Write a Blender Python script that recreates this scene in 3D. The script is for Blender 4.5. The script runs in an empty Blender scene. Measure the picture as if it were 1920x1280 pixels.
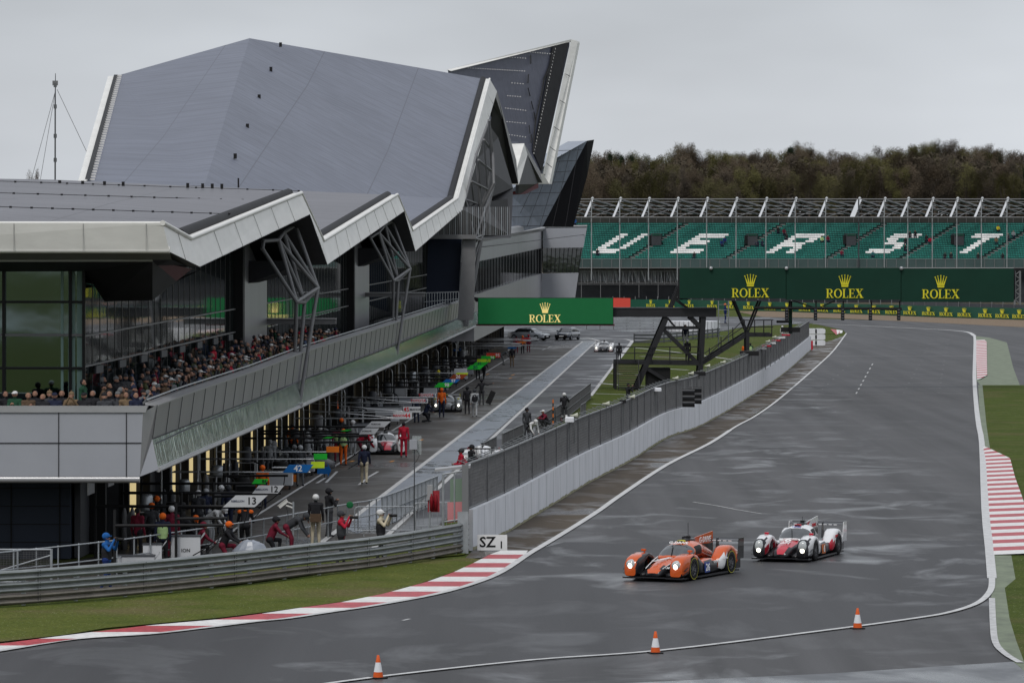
import bpy, bmesh, math, random
from mathutils import Vector, Matrix
from mathutils.geometry import tessellate_polygon
random.seed(11)
S = bpy.context.scene
C = S.collection
R = math.radians
# ---------------------------------------------------------------- camera
F = 8200.0; HC = 10.4; HY = 465.0          # focal length in photo pixels, eye height, horizon row
cd = bpy.data.cameras.new('camera'); cam = bpy.data.objects.new('camera', cd); C.objects.link(cam)
cam.location = (0, 0, HC); cam.rotation_euler = (R(90), 0, 0)
cd.sensor_width = 36; cd.lens = 36*F/1920; cd.shift_y = -(640-HY)/1920
cd.clip_start = 1; cd.clip_end = 6000
S.camera = cam
# ---------------------------------------------------------------- sky, light, exposure
SUN_EL, SUN_AZ = 52, 200                    # sun azimuth clockwise from +Y
w = bpy.data.worlds.new('World'); S.world = w; w.use_nodes = True
nt = w.node_tree; nt.nodes.clear()
N = nt.nodes.new
out = N('ShaderNodeOutputWorld'); bg = N('ShaderNodeBackground'); bg.inputs[1].default_value = 0.1
sky = N('ShaderNodeTexSky'); sky.sky_type = 'NISHITA'; sky.sun_disc = False
sky.sun_elevation = R(SUN_EL); sky.sun_rotation = R(SUN_AZ); sky.dust_density = 4; sky.air_density = 1.5
tc = N('ShaderNodeTexCoord'); sep = N('ShaderNodeSeparateXYZ'); nt.links.new(tc.outputs['Generated'], sep.inputs[0])
rp = N('ShaderNodeValToRGB'); nt.links.new(sep.outputs[2], rp.inputs[0])
cr = rp.color_ramp; cr.elements[0].position = 0.0; cr.elements[0].color = (.57, .60, .64, 1)
cr.elements[1].position = 1.0; cr.elements[1].color = (.78, .81, .87, 1)
e = cr.elements.new(.03); e.color = (.59, .62, .66, 1)
e = cr.elements.new(.07); e.color = (.55, .585, .63, 1)
e = cr.elements.new(.35); e.color = (.68, .72, .78, 1)
mp = N('ShaderNodeMapping'); mp.inputs['Scale'].default_value = (5, 5, 16); nt.links.new(tc.outputs['Generated'], mp.inputs[0])
nz = N('ShaderNodeTexNoise'); nz.inputs['Scale'].default_value = 1.1; nz.inputs['Detail'].default_value = 4; nt.links.new(mp.outputs[0], nz.inputs[0])
nr = N('ShaderNodeMapRange'); nr.inputs[1].default_value = .3; nr.inputs[2].default_value = .7; nr.inputs[3].default_value = 9.0; nr.inputs[4].default_value = 12.6
nt.links.new(nz.outputs[0], nr.inputs[0])
vm = N('ShaderNodeVectorMath'); vm.operation = 'SCALE'; nt.links.new(rp.outputs[0], vm.inputs[0]); nt.links.new(nr.outputs[0], vm.inputs['Scale'])
mx = N('ShaderNodeMixRGB'); mx.inputs[0].default_value = .94; nt.links.new(sky.outputs[0], mx.inputs[1]); nt.links.new(vm.outputs[0], mx.inputs[2])
nt.links.new(mx.outputs[0], bg.inputs[0]); nt.links.new(bg.outputs[0], out.inputs[0])
sd = bpy.data.lights.new('sun', 'SUN'); sd.energy = 1.5; sd.angle = R(14); sd.color = (1, .97, .92)
sun = bpy.data.objects.new('sun', sd); C.objects.link(sun)
sun.rotation_euler = (R(90-SUN_EL), 0, R(180-SUN_AZ))
S.view_settings.view_transform = 'Standard'; S.view_settings.look = 'None'; S.view_settings.exposure = 0.0; S.view_settings.gamma = 1
S.cycles.use_denoising = True; S.cycles.max_bounces = 5; S.cycles.diffuse_bounces = 2; S.cycles.glossy_bounces = 3
S.cycles.transparent_max_bounces = 6; S.cycles.caustics_reflective = False; S.cycles.caustics_refractive = False
S.cycles.sample_clamp_indirect = 4
# ---------------------------------------------------------------- photo pixel -> world
def Pt(px, py, Y): return Vector(((px-960)*Y/F, Y, HC-(py-HY)*Y/F))
def G(px, py, z=0.0):
    Y = F*(HC-z)/(py-HY); return Vector(((px-960)*Y/F, Y, z))
MB_ = 0.0394                                # heading of the pit straight (dx/dy)
def Dc(px, c): return c/((px-960)/F-MB_)    # distance at which plan line c crosses pixel column px
def E(px, py, c): return Pt(px, py, Dc(px, c))
def BP(D, c, z): return Vector((MB_*D+c, D, z))
AX = Vector((MB_, 1, 0)).normalized(); NX = Vector((1, -MB_, 0)).normalized()
BYAW = -math.atan(MB_)
# ---------------------------------------------------------------- materials
_m = {}
def mat(name, col, rough=.6, metal=0., var=0., scale=.5, bump=0., bscale=8., coat=0., emit=0., spec=.2, rvar=0., stretch=(1, 1, 1), alpha=1., trans=0.):
    if name in _m: return _m[name]
    m = bpy.data.materials.new(name); m.use_nodes = True; t = m.node_tree; b = t.nodes['Principled BSDF']
    c4 = (col[0], col[1], col[2], 1)
    b.inputs['Base Color'].default_value = c4; b.inputs['Roughness'].default_value = rough; b.inputs['Metallic'].default_value = metal
    b.inputs['Specular IOR Level'].default_value = spec; b.inputs['Coat Weight'].default_value = coat
    if alpha < 1: b.inputs['Alpha'].default_value = alpha
    if trans: b.inputs['Transmission Weight'].default_value = trans
    if emit: b.inputs['Emission Color'].default_value = c4; b.inputs['Emission Strength'].default_value = emit
    if var or bump or rvar:
        tc = t.nodes.new('ShaderNodeTexCoord'); mp = t.nodes.new('ShaderNodeMapping'); mp.inputs['Scale'].default_value = stretch
        t.links.new(tc.outputs['Object'], mp.inputs[0])
    if var or rvar:
        n = t.nodes.new('ShaderNodeTexNoise'); n.inputs['Scale'].default_value = scale; n.inputs['Detail'].default_value = 6; n.inputs['Roughness'].default_value = .65
        t.links.new(mp.outputs[0], n.inputs[0])
    if var:
        r = t.nodes.new('ShaderNodeValToRGB'); t.links.new(n.outputs[0], r.inputs[0])
        r.color_ramp.elements[0].position = .28; r.color_ramp.elements[1].position = .72
        r.color_ramp.elements[0].color = (*[max(0, x*(1-var)) for x in col], 1); r.color_ramp.elements[1].color = (*[min(1, x*(1+var)) for x in col], 1)
        t.links.new(r.outputs[0], b.inputs['Base Color'])
    if rvar:
        r = t.nodes.new('ShaderNodeMapRange'); r.inputs[1].default_value = .3; r.inputs[2].default_value = .7
        r.inputs[3].default_value = max(.02, rough-rvar); r.inputs[4].default_value = min(1, rough+rvar); t.links.new(n.outputs[0], r.inputs[0]); t.links.new(r.outputs[0], b.inputs['Roughness'])
    if bump:
        n2 = t.nodes.new('ShaderNodeTexNoise'); n2.inputs['Scale'].default_value = bscale; n2.inputs['Detail'].default_value = 3; t.links.new(mp.outputs[0], n2.inputs[0])
        bn = t.nodes.new('ShaderNodeBump'); bn.inputs['Strength'].default_value = 1; bn.inputs['Distance'].default_value = bump
        t.links.new(n2.outputs[0], bn.inputs['Height']); t.links.new(bn.outputs[0], b.inputs['Normal'])
    _m[name] = m; return m
# ---------------------------------------------------------------- mesh collector
class MB:
    def __init__(s): s.v = []; s.f = []; s.mi = []; s.sm = []; s.mats = []
    def m(s, mt):
        if mt not in s.mats: s.mats.append(mt)
        return s.mats.index(mt)
    def add(s, vs, fs, mt, smooth=False):
        o = len(s.v); s.v += [Vector(v) for v in vs]; i = s.m(mt)
        for f in fs: s.f.append([o+k for k in f]); s.mi.append(i); s.sm.append(smooth)
    def hexa(s, p, mt):  # 8 points: bottom ring 0-3, top ring 4-7
        s.add(p, [(0, 3, 2, 1), (4, 5, 6, 7), (0, 1, 5, 4), (1, 2, 6, 5), (2, 3, 7, 6), (3, 0, 4, 7)], mt)
    def box(s, a, b, mt, M=None):
        x0, y0, z0 = a; x1, y1, z1 = b
        p = [Vector(q) for q in ((x0, y0, z0), (x1, y0, z0), (x1, y1, z0), (x0, y1, z0), (x0, y0, z1), (x1, y0, z1), (x1, y1, z1), (x0, y1, z1))]
        if M: p = [M @ q for q in p]
        s.hexa(p, mt)
    def bbox(s, c, size, mt, M=None):
        s.box([c[i]-size[i]/2 for i in range(3)], [c[i]+size[i]/2 for i in range(3)], mt, M)
    def quad(s, a, b, c, d, mt): s.add([a, b, c, d], [(0, 1, 2, 3)], mt)
    def slab(s, pts, off, mt, mt2=None):  # polygon extruded by vector off
        n = len(pts); pts = [Vector(p) for p in pts]; off = Vector(off)
        tri = tessellate_polygon([pts])
        s.add(pts, [tuple(t) for t in tri], mt); s.add([p+off for p in pts], [tuple(reversed(t)) for t in tri], mt2 or mt)
        s.add(pts+[p+off for p in pts], [(i, (i+1) % n, n+(i+1) % n, n+i) for i in range(n)], mt2 or mt)
    def tube(s, a, b, r, mt, n=6, r2=None):
        a = Vector(a); b = Vector(b); d = (b-a)
        if d.length < 1e-6: return
        d.normalize(); u = d.orthogonal().normalized(); v = d.cross(u); r2 = r if r2 is None else r2
        vs = [a+(u*math.cos(t)+v*math.sin(t))*r for t in [2*math.pi*k/n for k in range(n)]]+[b+(u*math.cos(t)+v*math.sin(t))*r2 for t in [2*math.pi*k/n for k in range(n)]]
        s.add(vs, [(k, (k+1) % n, n+(k+1) % n, n+k) for k in range(n)], mt, n > 6)
        s.add(vs, [tuple(range(n-1, -1, -1)), tuple(range(n, 2*n))], mt)
    def path(s, pts, r, mt, n=6):
        for a, b in zip(pts, pts[1:]): s.tube(a, b, r, mt, n)
    def ball(s, c, r, mt, n=8, sc=(1, 1, 1)):
        vs = []; fs = []; h = n//2
        for i in range(h+1):
            for j in range(n):
                t = math.pi*i/h; p = 2*math.pi*j/n
                vs.append((c[0]+r*sc[0]*math.sin(t)*math.cos(p), c[1]+r*sc[1]*math.sin(t)*math.sin(p), c[2]+r*sc[2]*math.cos(t)))
        for i in range(h):
            for j in range(n): fs.append((i*n+j, (i+1)*n+j, (i+1)*n+(j+1) % n, i*n+(j+1) % n))
        s.add(vs, fs, mt, True)
    def lathe(s, prof, mt, c=(0, 0, 0), n=16, axis='z', smooth=True):
        vs = []; m = len(prof)
        for r, z in prof:
            for j in range(n):
                t = 2*math.pi*j/n; x, y = r*math.cos(t), r*math.sin(t)
                p = (x, y, z) if axis == 'z' else (z, x, y)
                vs.append((c[0]+p[0], c[1]+p[1], c[2]+p[2]))
        s.add(vs, [(i*n+j, i*n+(j+1) % n, (i+1)*n+(j+1) % n, (i+1)*n+j) for i in range(m-1) for j in range(n)], mt, smooth)
    def rings(s, rings, mt, cap=True, smooth=True, pick=None):
        n = len(rings[0]); o = len(s.v); vs = [Vector(p) for r in rings for p in r]
        fs = {}
        def put(f):
            c = sum((vs[k] for k in f), Vector())/len(f); mm = pick(c) if pick else mt
            if mm is not None: fs.setdefault(mm, []).append(f)
        for i in range(len(rings)-1):
            for j in range(n): put((i*n+j, i*n+(j+1) % n, (i+1)*n+(j+1) % n, (i+1)*n+j))
        if cap: put(tuple(range(n-1, -1, -1))); put(tuple((len(rings)-1)*n+k for k in range(n)))
        for mm, ff in fs.items(): s.add(vs, ff, mm, smooth)
    def build(s, name, parent=None, world=False, **kw):
        me = bpy.data.meshes.new(name); used = sorted({k for f in s.f for k in f}); mp = {k: i for i, k in enumerate(used)}
        vs = [s.v[k] for k in used]
        org = Vector((0, 0, 0))
        if parent is None and vs and 'loc' in kw: org = Vector(kw.pop('loc'))
        elif world and parent is not None: org = wloc(parent)
        kw.pop('loc', None)
        me.from_pydata([v-org for v in vs], [], [[mp[k] for k in f] for f in s.f])
        for mt in s.mats: me.materials.append(mt)
        me.polygons.foreach_set('material_index', s.mi); me.polygons.foreach_set('use_smooth', s.sm)
        me.validate(); me.update()
        o = bpy.data.objects.new(name, me); C.objects.link(o)
        if parent is not None: o.parent = parent
        elif org.length: o.location = org
        for k, v in kw.items(): o[k] = v
        return o
def wloc(o):
    v = Vector(o.location)
    while o.parent: o = o.parent; v += o.location
    return v
def tag(o, label, cat, group=None, kind=None):
    o['label'] = label; o['category'] = cat
    if group: o['group'] = group
    if kind: o['kind'] = kind
    return o
def thing(name, label, cat, loc=(0, 0, 0), rz=0, group=None):
    o = bpy.data.objects.new(name, None); C.objects.link(o); o.empty_display_size = .3
    o.location = loc; o.rotation_euler = (0, 0, rz); return tag(o, label, cat, group)
def dup(root, loc, rz, label, group=None, name=None):
    r = root.copy(); C.objects.link(r); r.location = loc; r.rotation_euler = (0, 0, rz)
    if label: r['label'] = label
    if group: r['group'] = group
    for ch in list(root.children):
        c = ch.copy(); C.objects.link(c); c.parent = r
        for g in ch.children:
            d = g.copy(); C.objects.link(d); d.parent = c
    return r
def setm(o, i, m):
    if i < len(o.material_slots): o.material_slots[i].link = 'OBJECT'; o.material_slots[i].material = m
def struct(o): o['kind'] = 'structure'; return o
def gsheet(name, px, z, mt, world=False):
    pts = [G(*p) if not world else Vector((*p, 0)) for p in px]
    b = MB(); pp = [Vector((p.x, p.y, z)) for p in pts]; tri = tessellate_polygon([pp])
    fs = []
    for t in tri:
        a, c, d = [pp[i] for i in t]
        fs.append(tuple(t) if (c-a).cross(d-a).z > 0 else tuple(reversed(t)))
    b.add(pp, fs, mt); return struct(b.build(name))
def smooth_pts(pts, n=4):
    out = []
    for i in range(len(pts)-1):
        p0 = pts[max(i-1, 0)]; p1 = pts[i]; p2 = pts[i+1]; p3 = pts[min(i+2, len(pts)-1)]
        for k in range(n):
            t = k/n
            out.append(.5*((2*p1)+(p2-p0)*t+(2*p0-5*p1+4*p2-p3)*t*t+(3*p1-p0-3*p2+p3)*t**3))
    return out+[pts[-1]]
def ribbon(b, pts, wd, z, mt, dash=None, wl=None, wr=None):
    """flat strip along ground points; wl/wr: widths to the left/right"""
    wl = wd/2 if wl is None else wl; wr = wd/2 if wr is None else wr
    L = []; Rr = []
    for i, p in enumerate(pts):
        d = (pts[min(i+1, len(pts)-1)]-pts[max(i-1, 0)]); d.z = 0; d.normalize(); nrm = Vector((-d.y, d.x, 0))
        L.append(Vector((p.x, p.y, z))+nrm*wl); Rr.append(Vector((p.x, p.y, z))-nrm*wr)
    for i in range(len(pts)-1):
        mm = mt[i % len(mt)] if isinstance(mt, list) else mt
        if dash and (i//dash) % 2: continue
        b.add([Rr[i], Rr[i+1], L[i+1], L[i]], [(0, 1, 2, 3)], mm)
def resample(pts, step):
    out = [pts[0].copy()]; acc = 0; prev = pts[0]
    for p in pts[1:]:
        while (p-prev).length + acc >= step:
            t = (step-acc)/(p-prev).length; prev = prev.lerp(p, t); out.append(prev.copy()); acc = 0
        acc += (p-prev).length; prev = p
    return out
def split_parts(o, name, cap=100):
    """turn every loose piece of a part into a part of its own"""
    bm = bmesh.new(); bm.from_mesh(o.data); bmesh.ops.remove_doubles(bm, verts=bm.verts, dist=1e-4); bm.verts.ensure_lookup_table(); seen = set(); isl = []
    for v in bm.verts:
        if v.index in seen: continue
        st = [v]; seen.add(v.index); cur = []
        while st:
            q = st.pop(); cur.append(q)
            for e_ in q.link_edges:
                w_ = e_.other_vert(q)
                if w_.index not in seen: seen.add(w_.index); st.append(w_)
        isl.append(cur)
    if not 1 < len(isl) <= cap: bm.free(); return
    for cur in isl:
        ids = {v.index: i for i, v in enumerate(cur)}; fs = []; seenf = set()
        for v in cur:
            for f in v.link_faces:
                if f.index not in seenf: seenf.add(f.index); fs.append(f)
        c = sum((v.co for v in cur), Vector())/len(cur)
        me = bpy.data.meshes.new(name); me.from_pydata([v.co-c for v in cur], [], [[ids[v.index] for v in f.verts] for f in fs])
        for m_ in o.data.materials: me.materials.append(m_)
        me.polygons.foreach_set('material_index', [f.material_index for f in fs]); me.polygons.foreach_set('use_smooth', [f.smooth for f in fs]); me.update()
        n = bpy.data.objects.new(name, me); C.objects.link(n); n.parent = o.parent; n.location = o.location+c
    bm.free(); bpy.data.objects.remove(o)
# lettering -------------------------------------------------------------
def text(s, size, mt, M, parent=None, ext=.004, name='lettering', align='CENTER', sx=1.0, world=False, shear=0., bold=.018):
    cu = bpy.data.curves.new('t', 'FONT'); cu.body = s; cu.size = size; cu.extrude = ext; cu.align_x = align; cu.align_y = 'CENTER'; cu.resolution_u = 2; cu.shear = shear; cu.offset = bold*size
    ob = bpy.data.objects.new('t', cu); C.objects.link(ob); bpy.context.view_layer.update()
    me = bpy.data.meshes.new_from_object(ob); bpy.data.objects.remove(ob); bpy.data.curves.remove(cu)
    me.name = name; me.transform(Matrix.Diagonal((sx, 1, 1, 1)))
    if world and parent is not None: M = Matrix.Translation(-wloc(parent)) @ M
    me.transform(M); me.materials.clear(); me.materials.append(mt)
    o = bpy.data.objects.new(name, me); C.objects.link(o)
    if parent is not None: o.parent = parent
    return o
def front(loc, yaw=0, tilt=0):   # matrix: text plane XY -> vertical plane facing -Y, turned by yaw
    return Matrix.Translation(loc) @ Matrix.Rotation(yaw, 4, 'Z') @ Matrix.Rotation(R(90)+tilt, 4, 'X')
def flatface(b, polys, M, mt, ext=.03):
    for p in polys: b.slab([M @ Vector((x, y, 0)) for x, y in p], (M.to_3x3() @ Vector((0, 0, 1)))*ext, mt)
def serif_glyph(ch):  # unit-height serif capitals as polygon lists, returns (polys, width)
    s = .055; t = .17
    if ch == 'R': return [[(.0, 0), (.42, 0), (.42, s), (.0, s)], [(.1, s), (.27, s), (.27, 1-s), (.1, 1-s)], [(0, 1-s), (.5, 1-s), (.5, 1), (0, 1)],
        [(.27, .47), (.45, .47), (.45, .53), (.27, .53)], [(.45, .47), (.62, .52), (.7, .62), (.72, .75), (.68, .88), (.6, .96), (.5, 1), (.5, 1-s), (.53, .86), (.55, .75), (.53, .62), (.45, .53)],
        [(.36, .47), (.5, .47), (.74, .06), (.82, s), (.85, 0), (.62, 0)]], .88
    if ch == 'O':
        o = []; n = 20
        for k in range(n):
            a = 2*math.pi*k/n; a2 = 2*math.pi*(k+1)/n
            o.append([(.45+.45*math.cos(a), .5+.51*math.sin(a)), (.45+.45*math.cos(a2), .5+.51*math.sin(a2)), (.45+.27*math.cos(a2), .5+.44*math.sin(a2)), (.45+.27*math.cos(a), .5+.44*math.sin(a))])
        return o, .93
    if ch == 'L': return [[(0, 0), (.62, 0), (.62, s), (0, s)], [(.1, s), (.27, s), (.27, 1-s), (.1, 1-s)], [(0, 1-s), (.38, 1-s), (.38, 1), (0, 1)], [(.56, s), (.62, s), (.66, .28), (.61, .28)]], .7
    if ch == 'E': return [[(0, 0), (.66, 0), (.66, s), (0, s)], [(.1, s), (.27, s), (.27, 1-s), (.1, 1-s)], [(0, 1-s), (.64, 1-s), (.64, 1), (0, 1)], [(.6, s), (.66, s), (.7, .26), (.65, .26)],
        [(.58, 1-s), (.64, 1-s), (.64, .76), (.59, .76)], [(.27, .475), (.47, .475), (.47, .535), (.27, .535)], [(.47, .38), (.52, .38), (.52, .64), (.47, .64)]], .75
    if ch == 'X': return [[(0, 0), (.3, 0), (.3, s), (0, s)], [(.48, 0), (.9, 0), (.9, s), (.48, s)], [(.02, 1-s), (.42, 1-s), (.42, 1), (.02, 1)], [(.54, 1-s), (.86, 1-s), (.86, 1), (.54, 1)],
        [(.1, 1-s), (.32, 1-s), (.82, s), (.6, s)], [(.1, s), (.17, s), (.46, .46), (.42, .53)], [(.75, 1-s), (.68, 1-s), (.43, .57), (.47, .5)]], .92
def crown(h):  # five-pointed coronet, local units, base centre (0,0)
    P = [[(-.3*h, 0), (.3*h, 0), (.27*h, .1*h), (-.27*h, .1*h)], [(-.22*h, -.05*h), (.22*h, -.05*h), (.3*h, 0), (-.3*h, 0)]]
    for k, a in enumerate((-26, -13, 0, 13, 26)):
        a = R(a); L = (.80, .88, .92, .88, .80)[k]*h; bx = (-.2, -.1, 0, .1, .2)[k]*h; tx = bx+math.sin(a)*L*.75; ty = L
        P.append([(bx-.07*h, .08*h), (bx+.07*h, .08*h), (tx+.015*h, ty), (tx-.015*h, ty)])
        P.append([(tx+.055*h*math.cos(q), ty+.055*h*math.sin(q)) for q in [2*math.pi*j/8 for j in range(8)]])
    return P
def rolex(M, hh, mt, parent, world=True, ext=.03, sub=True):
    """wordmark + coronet: hh = letter height; M origin at the centre of the word"""
    gs = [serif_glyph(c) for c in 'ROLEX']; tot = sum(g[1] for g in gs)*hh
    b = MB(); x = -tot/2
    for polys, wd in gs:
        flatface(b, [[(x+px*hh, (py-.5)*hh) for px, py in p] for p in polys], M, mt, ext); x += wd*hh
    a = b.build('wordmark', parent, world)
    b = MB(); flatface(b, [[(px, py+hh*.78) for px, py in p] for p in crown(hh*1.35)], M, mt, ext)
    b.build('crown_emblem', parent, world)
# ================================================================ setting
asph = mat('asphalt', (.062, .061, .064), .55)
def wet_asphalt(name, dry, wet, th0, th1, sc, rwet=.22, rdry=.62, spd=.25, rub=.0, mask=False):
    m = mat(name, dry, .6); t = m.node_tree; b = t.nodes['Principled BSDF']; N = t.nodes.new; L = t.links.new
    tc = N('ShaderNodeTexCoord')
    def noise(scale, det, scl=(1, 1, 1), dist=0., rg=.6):
        mp = N('ShaderNodeMapping'); mp.inputs['Scale'].default_value = scl; mp.inputs['Rotation'].default_value = (0, 0, R(2)); L(tc.outputs['Object'], mp.inputs[0])
        n = N('ShaderNodeTexNoise'); n.inputs['Scale'].default_value = scale; n.inputs['Detail'].default_value = det; n.inputs['Roughness'].default_value = rg; n.inputs['Distortion'].default_value = dist; L(mp.outputs[0], n.inputs[0]); return n.outputs[0]
    def rng(s, a, b_, c, d):
        r = N('ShaderNodeMapRange'); r.inputs[1].default_value = a; r.inputs[2].default_value = b_; r.inputs[3].default_value = c; r.inputs[4].default_value = d; L(s, r.inputs[0]); return r.outputs[0]
    def mul(a, b_):
        x = N('ShaderNodeMath'); x.operation = 'MULTIPLY'; L(a, x.inputs[0])
        if isinstance(b_, float): x.inputs[1].default_value = b_
        else: L(b_, x.inputs[1])
        return x.outputs[0]
    n1 = noise(sc, 5, (1, .6, 1), .6, .55); nbig = noise(.045, 2)
    wetm = rng(n1, th0, th1, 0, 1); wetm = mul(wetm, rng(nbig, .42, .58, .25, 1))
    if mask:   # the damp film survives on the inside of the straight, cars have dried the outside
        sx = N('ShaderNodeSeparateXYZ'); L(tc.outputs['Object'], sx.inputs[0]); u = N('ShaderNodeMath'); u.operation = 'MULTIPLY_ADD'; u.inputs[1].default_value = -MB_; L(sx.outputs[1], u.inputs[0]); L(sx.outputs[0], u.inputs[2])
        wetm = mul(wetm, rng(u.outputs[0], 8.5, 12.5, 1, .12))
    grain = rng(noise(16, 4), .3, .7, .72, 1.28); big = rng(noise(.07, 3, (1, .4, 1)), .3, .7, .88, 1.12); lane = rng(noise(.55, 4, (1, .025, 1)), .35, .65, 1-rub, 1+rub*.5)
    f = mul(mul(grain, big), lane)
    c1 = N('ShaderNodeMixRGB'); c1.inputs[1].default_value = (*dry, 1); c1.inputs[2].default_value = (*wet, 1); L(wetm, c1.inputs[0])
    vm = N('ShaderNodeVectorMath'); vm.operation = 'SCALE'; L(c1.outputs[0], vm.inputs[0]); L(f, vm.inputs['Scale']); L(vm.outputs[0], b.inputs['Base Color'])
    L(rng(wetm, 0, 1, rdry, rwet), b.inputs['Roughness']); L(rng(wetm, 0, 1, spd, .7), b.inputs['Specular IOR Level'])
    bn = N('ShaderNodeBump'); bn.inputs['Distance'].default_value = .004; bn.inputs['Strength'].default_value = .5; L(noise(22, 3), bn.inputs['Height']); L(bn.outputs[0], b.inputs['Normal'])
    return m
def grass_mat(name, c1, c2, c3):
    m = mat(name, c1, .95, spec=.05); t = m.node_tree; b = t.nodes['Principled BSDF']; N = t.nodes.new; L = t.links.new; tc = N('ShaderNodeTexCoord')
    def noise(sc, det, rg=.65):
        n = N('ShaderNodeTexNoise'); n.inputs['Scale'].default_value = sc; n.inputs['Detail'].default_value = det; n.inputs['Roughness'].default_value = rg; L(tc.outputs['Object'], n.inputs[0]); return n.outputs[0]
    def ramp(s, a, b_, ca, cb):
        r = N('ShaderNodeValToRGB'); r.color_ramp.elements[0].position = a; r.color_ramp.elements[1].position = b_; r.color_ramp.elements[0].color = (*ca, 1); r.color_ramp.elements[1].color = (*cb, 1); L(s, r.inputs[0]); return r.outputs[0]
    base = ramp(noise(.5, 8), .34, .66, c1, c2); x = N('ShaderNodeMixRGB'); L(ramp(noise(.17, 6), .5, .66, (0, 0, 0), (1, 1, 1)), x.inputs[0]); L(base, x.inputs[1]); x.inputs[2].default_value = (*c3, 1)
    y = N('ShaderNodeMixRGB'); y.blend_type = 'MULTIPLY'; y.inputs[0].default_value = 1; L(x.outputs[0], y.inputs[1]); L(ramp(noise(9, 6, .8), .3, .7, (.45, .45, .45), (1.5, 1.5, 1.5)), y.inputs[2])
    z = N('ShaderNodeMixRGB'); L(ramp(noise(13, 1), .735, .75, (0, 0, 0), (1, 1, 1)), z.inputs[0]); L(y.outputs[0], z.inputs[1]); z.inputs[2].default_value = (.4, .4, .3, 1); L(z.outputs[0], b.inputs['Base Color'])
    bn = N('ShaderNodeBump'); bn.inputs['Distance'].default_value = .04; L(noise(12, 4), bn.inputs['Height']); L(bn.outputs[0], b.inputs['Normal']); return m
m_track = wet_asphalt('track_asphalt', (.052, .051, .053), (.042, .042, .045), .50, .80, .34, .14, .60, .18, .34, True)
m_wetline = wet_asphalt('wet_asphalt', (.036, .038, .045), (.028, .03, .036), .38, .56, .35, .13, .42, .4, .1)
m_pit = wet_asphalt('pit_asphalt', (.047, .041, .035), (.026, .022, .019), .44, .60, .3, .24, .58, .15, .25)
m_strip = wet_asphalt('painted_blue_strip', (.12, .14, .175), (.03, .035, .045), .48, .56, 1.1, .16, .38, .5, .1)
m_verge = wet_asphalt('dusty_asphalt', (.066, .052, .038), (.032, .025, .02), .46, .60, .45, .2, .7, .1, .2)
m_dark = wet_asphalt('dark_asphalt', (.032, .032, .037), (.024, .024, .028), .46, .62, .25, .2, .52, .2, .2)
m_grass = grass_mat('grass', (.044, .062, .012), (.070, .092, .020), (.085, .082, .032))
m_mown = grass_mat('mown_grass', (.062, .082, .016), (.100, .112, .027), (.115, .100, .045))
m_gravel = mat('gravel', (.17, .125, .085), .9, var=.3, scale=3, bump=.03, bscale=25, spec=.2)
m_astro = mat('worn_green_paint', (.12, .145, .09), .6, var=.4, scale=1.3, spec=.3, stretch=(1, .6, 1))
m_white = mat('white_line_paint', (.46, .46, .46), .5, var=.25, scale=3)
m_wline2 = mat('worn_white_paint', (.40, .40, .40), .5, var=.35, scale=4)
m_red = mat('kerb_red', (.34, .035, .045), .45, var=.35, scale=4)
m_kwhite = mat('kerb_white', (.60, .59, .58), .5, var=.16, scale=4)
m_orange_p = mat('orange_paint', (.6, .25, .03), .5)
m_soil = mat('bare_earth', (.09, .08, .06), .95, var=.4, scale=.5)
# ground: one sheet to the horizon
b = MB(); b.add([(-2500, -2600, -.03), (2500, -2600, -.03), (2500, 5000, -.03), (-2500, 5000, -.03)], [(0, 1, 2, 3)], m_grass); struct(b.build('ground'))
LW = [(-120, 1240), (0, 1220), (140, 1200), (275, 1190), (375, 1179), (480, 1166), (540, 1158), (620, 1146), (702, 1134), (815, 1112), (890, 1089), (940, 1067), (990, 1035), (1020, 1016), (1060, 990), (1110, 954), (1165, 917), (1250, 862), (1330, 805), (1400, 765), (1440, 736), (1500, 698), (1540, 676), (1565, 652), (1587, 625)]
# measured: left edge line of the track
LW = [(-120, 1240), (0, 1221), (140, 1199), (275, 1190), (375, 1179), (480, 1166), (540, 1160), (620, 1148), (702, 1136), (815, 1115), (890, 1094), (940, 1073), (990, 1040), (1020, 1022), (1060, 998), (1120, 960), (1165, 928), (1250, 872), (1330, 832), (1380, 800), (1420, 778), (1470, 741), (1540, 680), (1565, 655), (1587, 625)]
LWp = [G(*p) for p in LW]
RW = [(1587, 622), (1580, 618), (1522, 607)]
FARL = [(1522, 607), (1600, 610), (1690, 614.5), (1760, 618), (1800, 621), (1818, 624), (1827, 630)]
RR = [(1827, 630), (1828, 642), (1827, 705), (1830, 755), (1835, 797), (1841, 831), (1847, 952), (1855, 1030), (1860, 1085), (1857, 1108), (1833, 1131), (1779, 1149), (1708, 1161), (1560, 1181), (1240, 1220), (1000, 1238), (740, 1266), (560, 1290)]
track = [p for p in LW]+[(1580, 618), (1522, 606), (1430, 594), (1700, 602), (1930, 614), (2300, 640), (2300, 1240), (2400, 1600), (-400, 1600), (-400, 1270)]
gsheet('track', track, 0.0, m_track)
gsheet('gravel_trap', [(1380, 584), (1440, 583.5), (1600, 589), (1760, 595), (1930, 600), (2100, 606), (2100, 622), (1920, 613.5), (1700, 602.5), (1560, 596.5), (1430, 594.2)], .012, m_gravel)
gsheet('service_road', [(1050, 592), (1440, 594), (1522, 606), (1400, 612), (1346, 622), (1250, 634), (1190, 640), (1140, 652), (1090, 645), (950, 650), (900, 630), (900, 592)], .004, m_dark)
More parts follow.
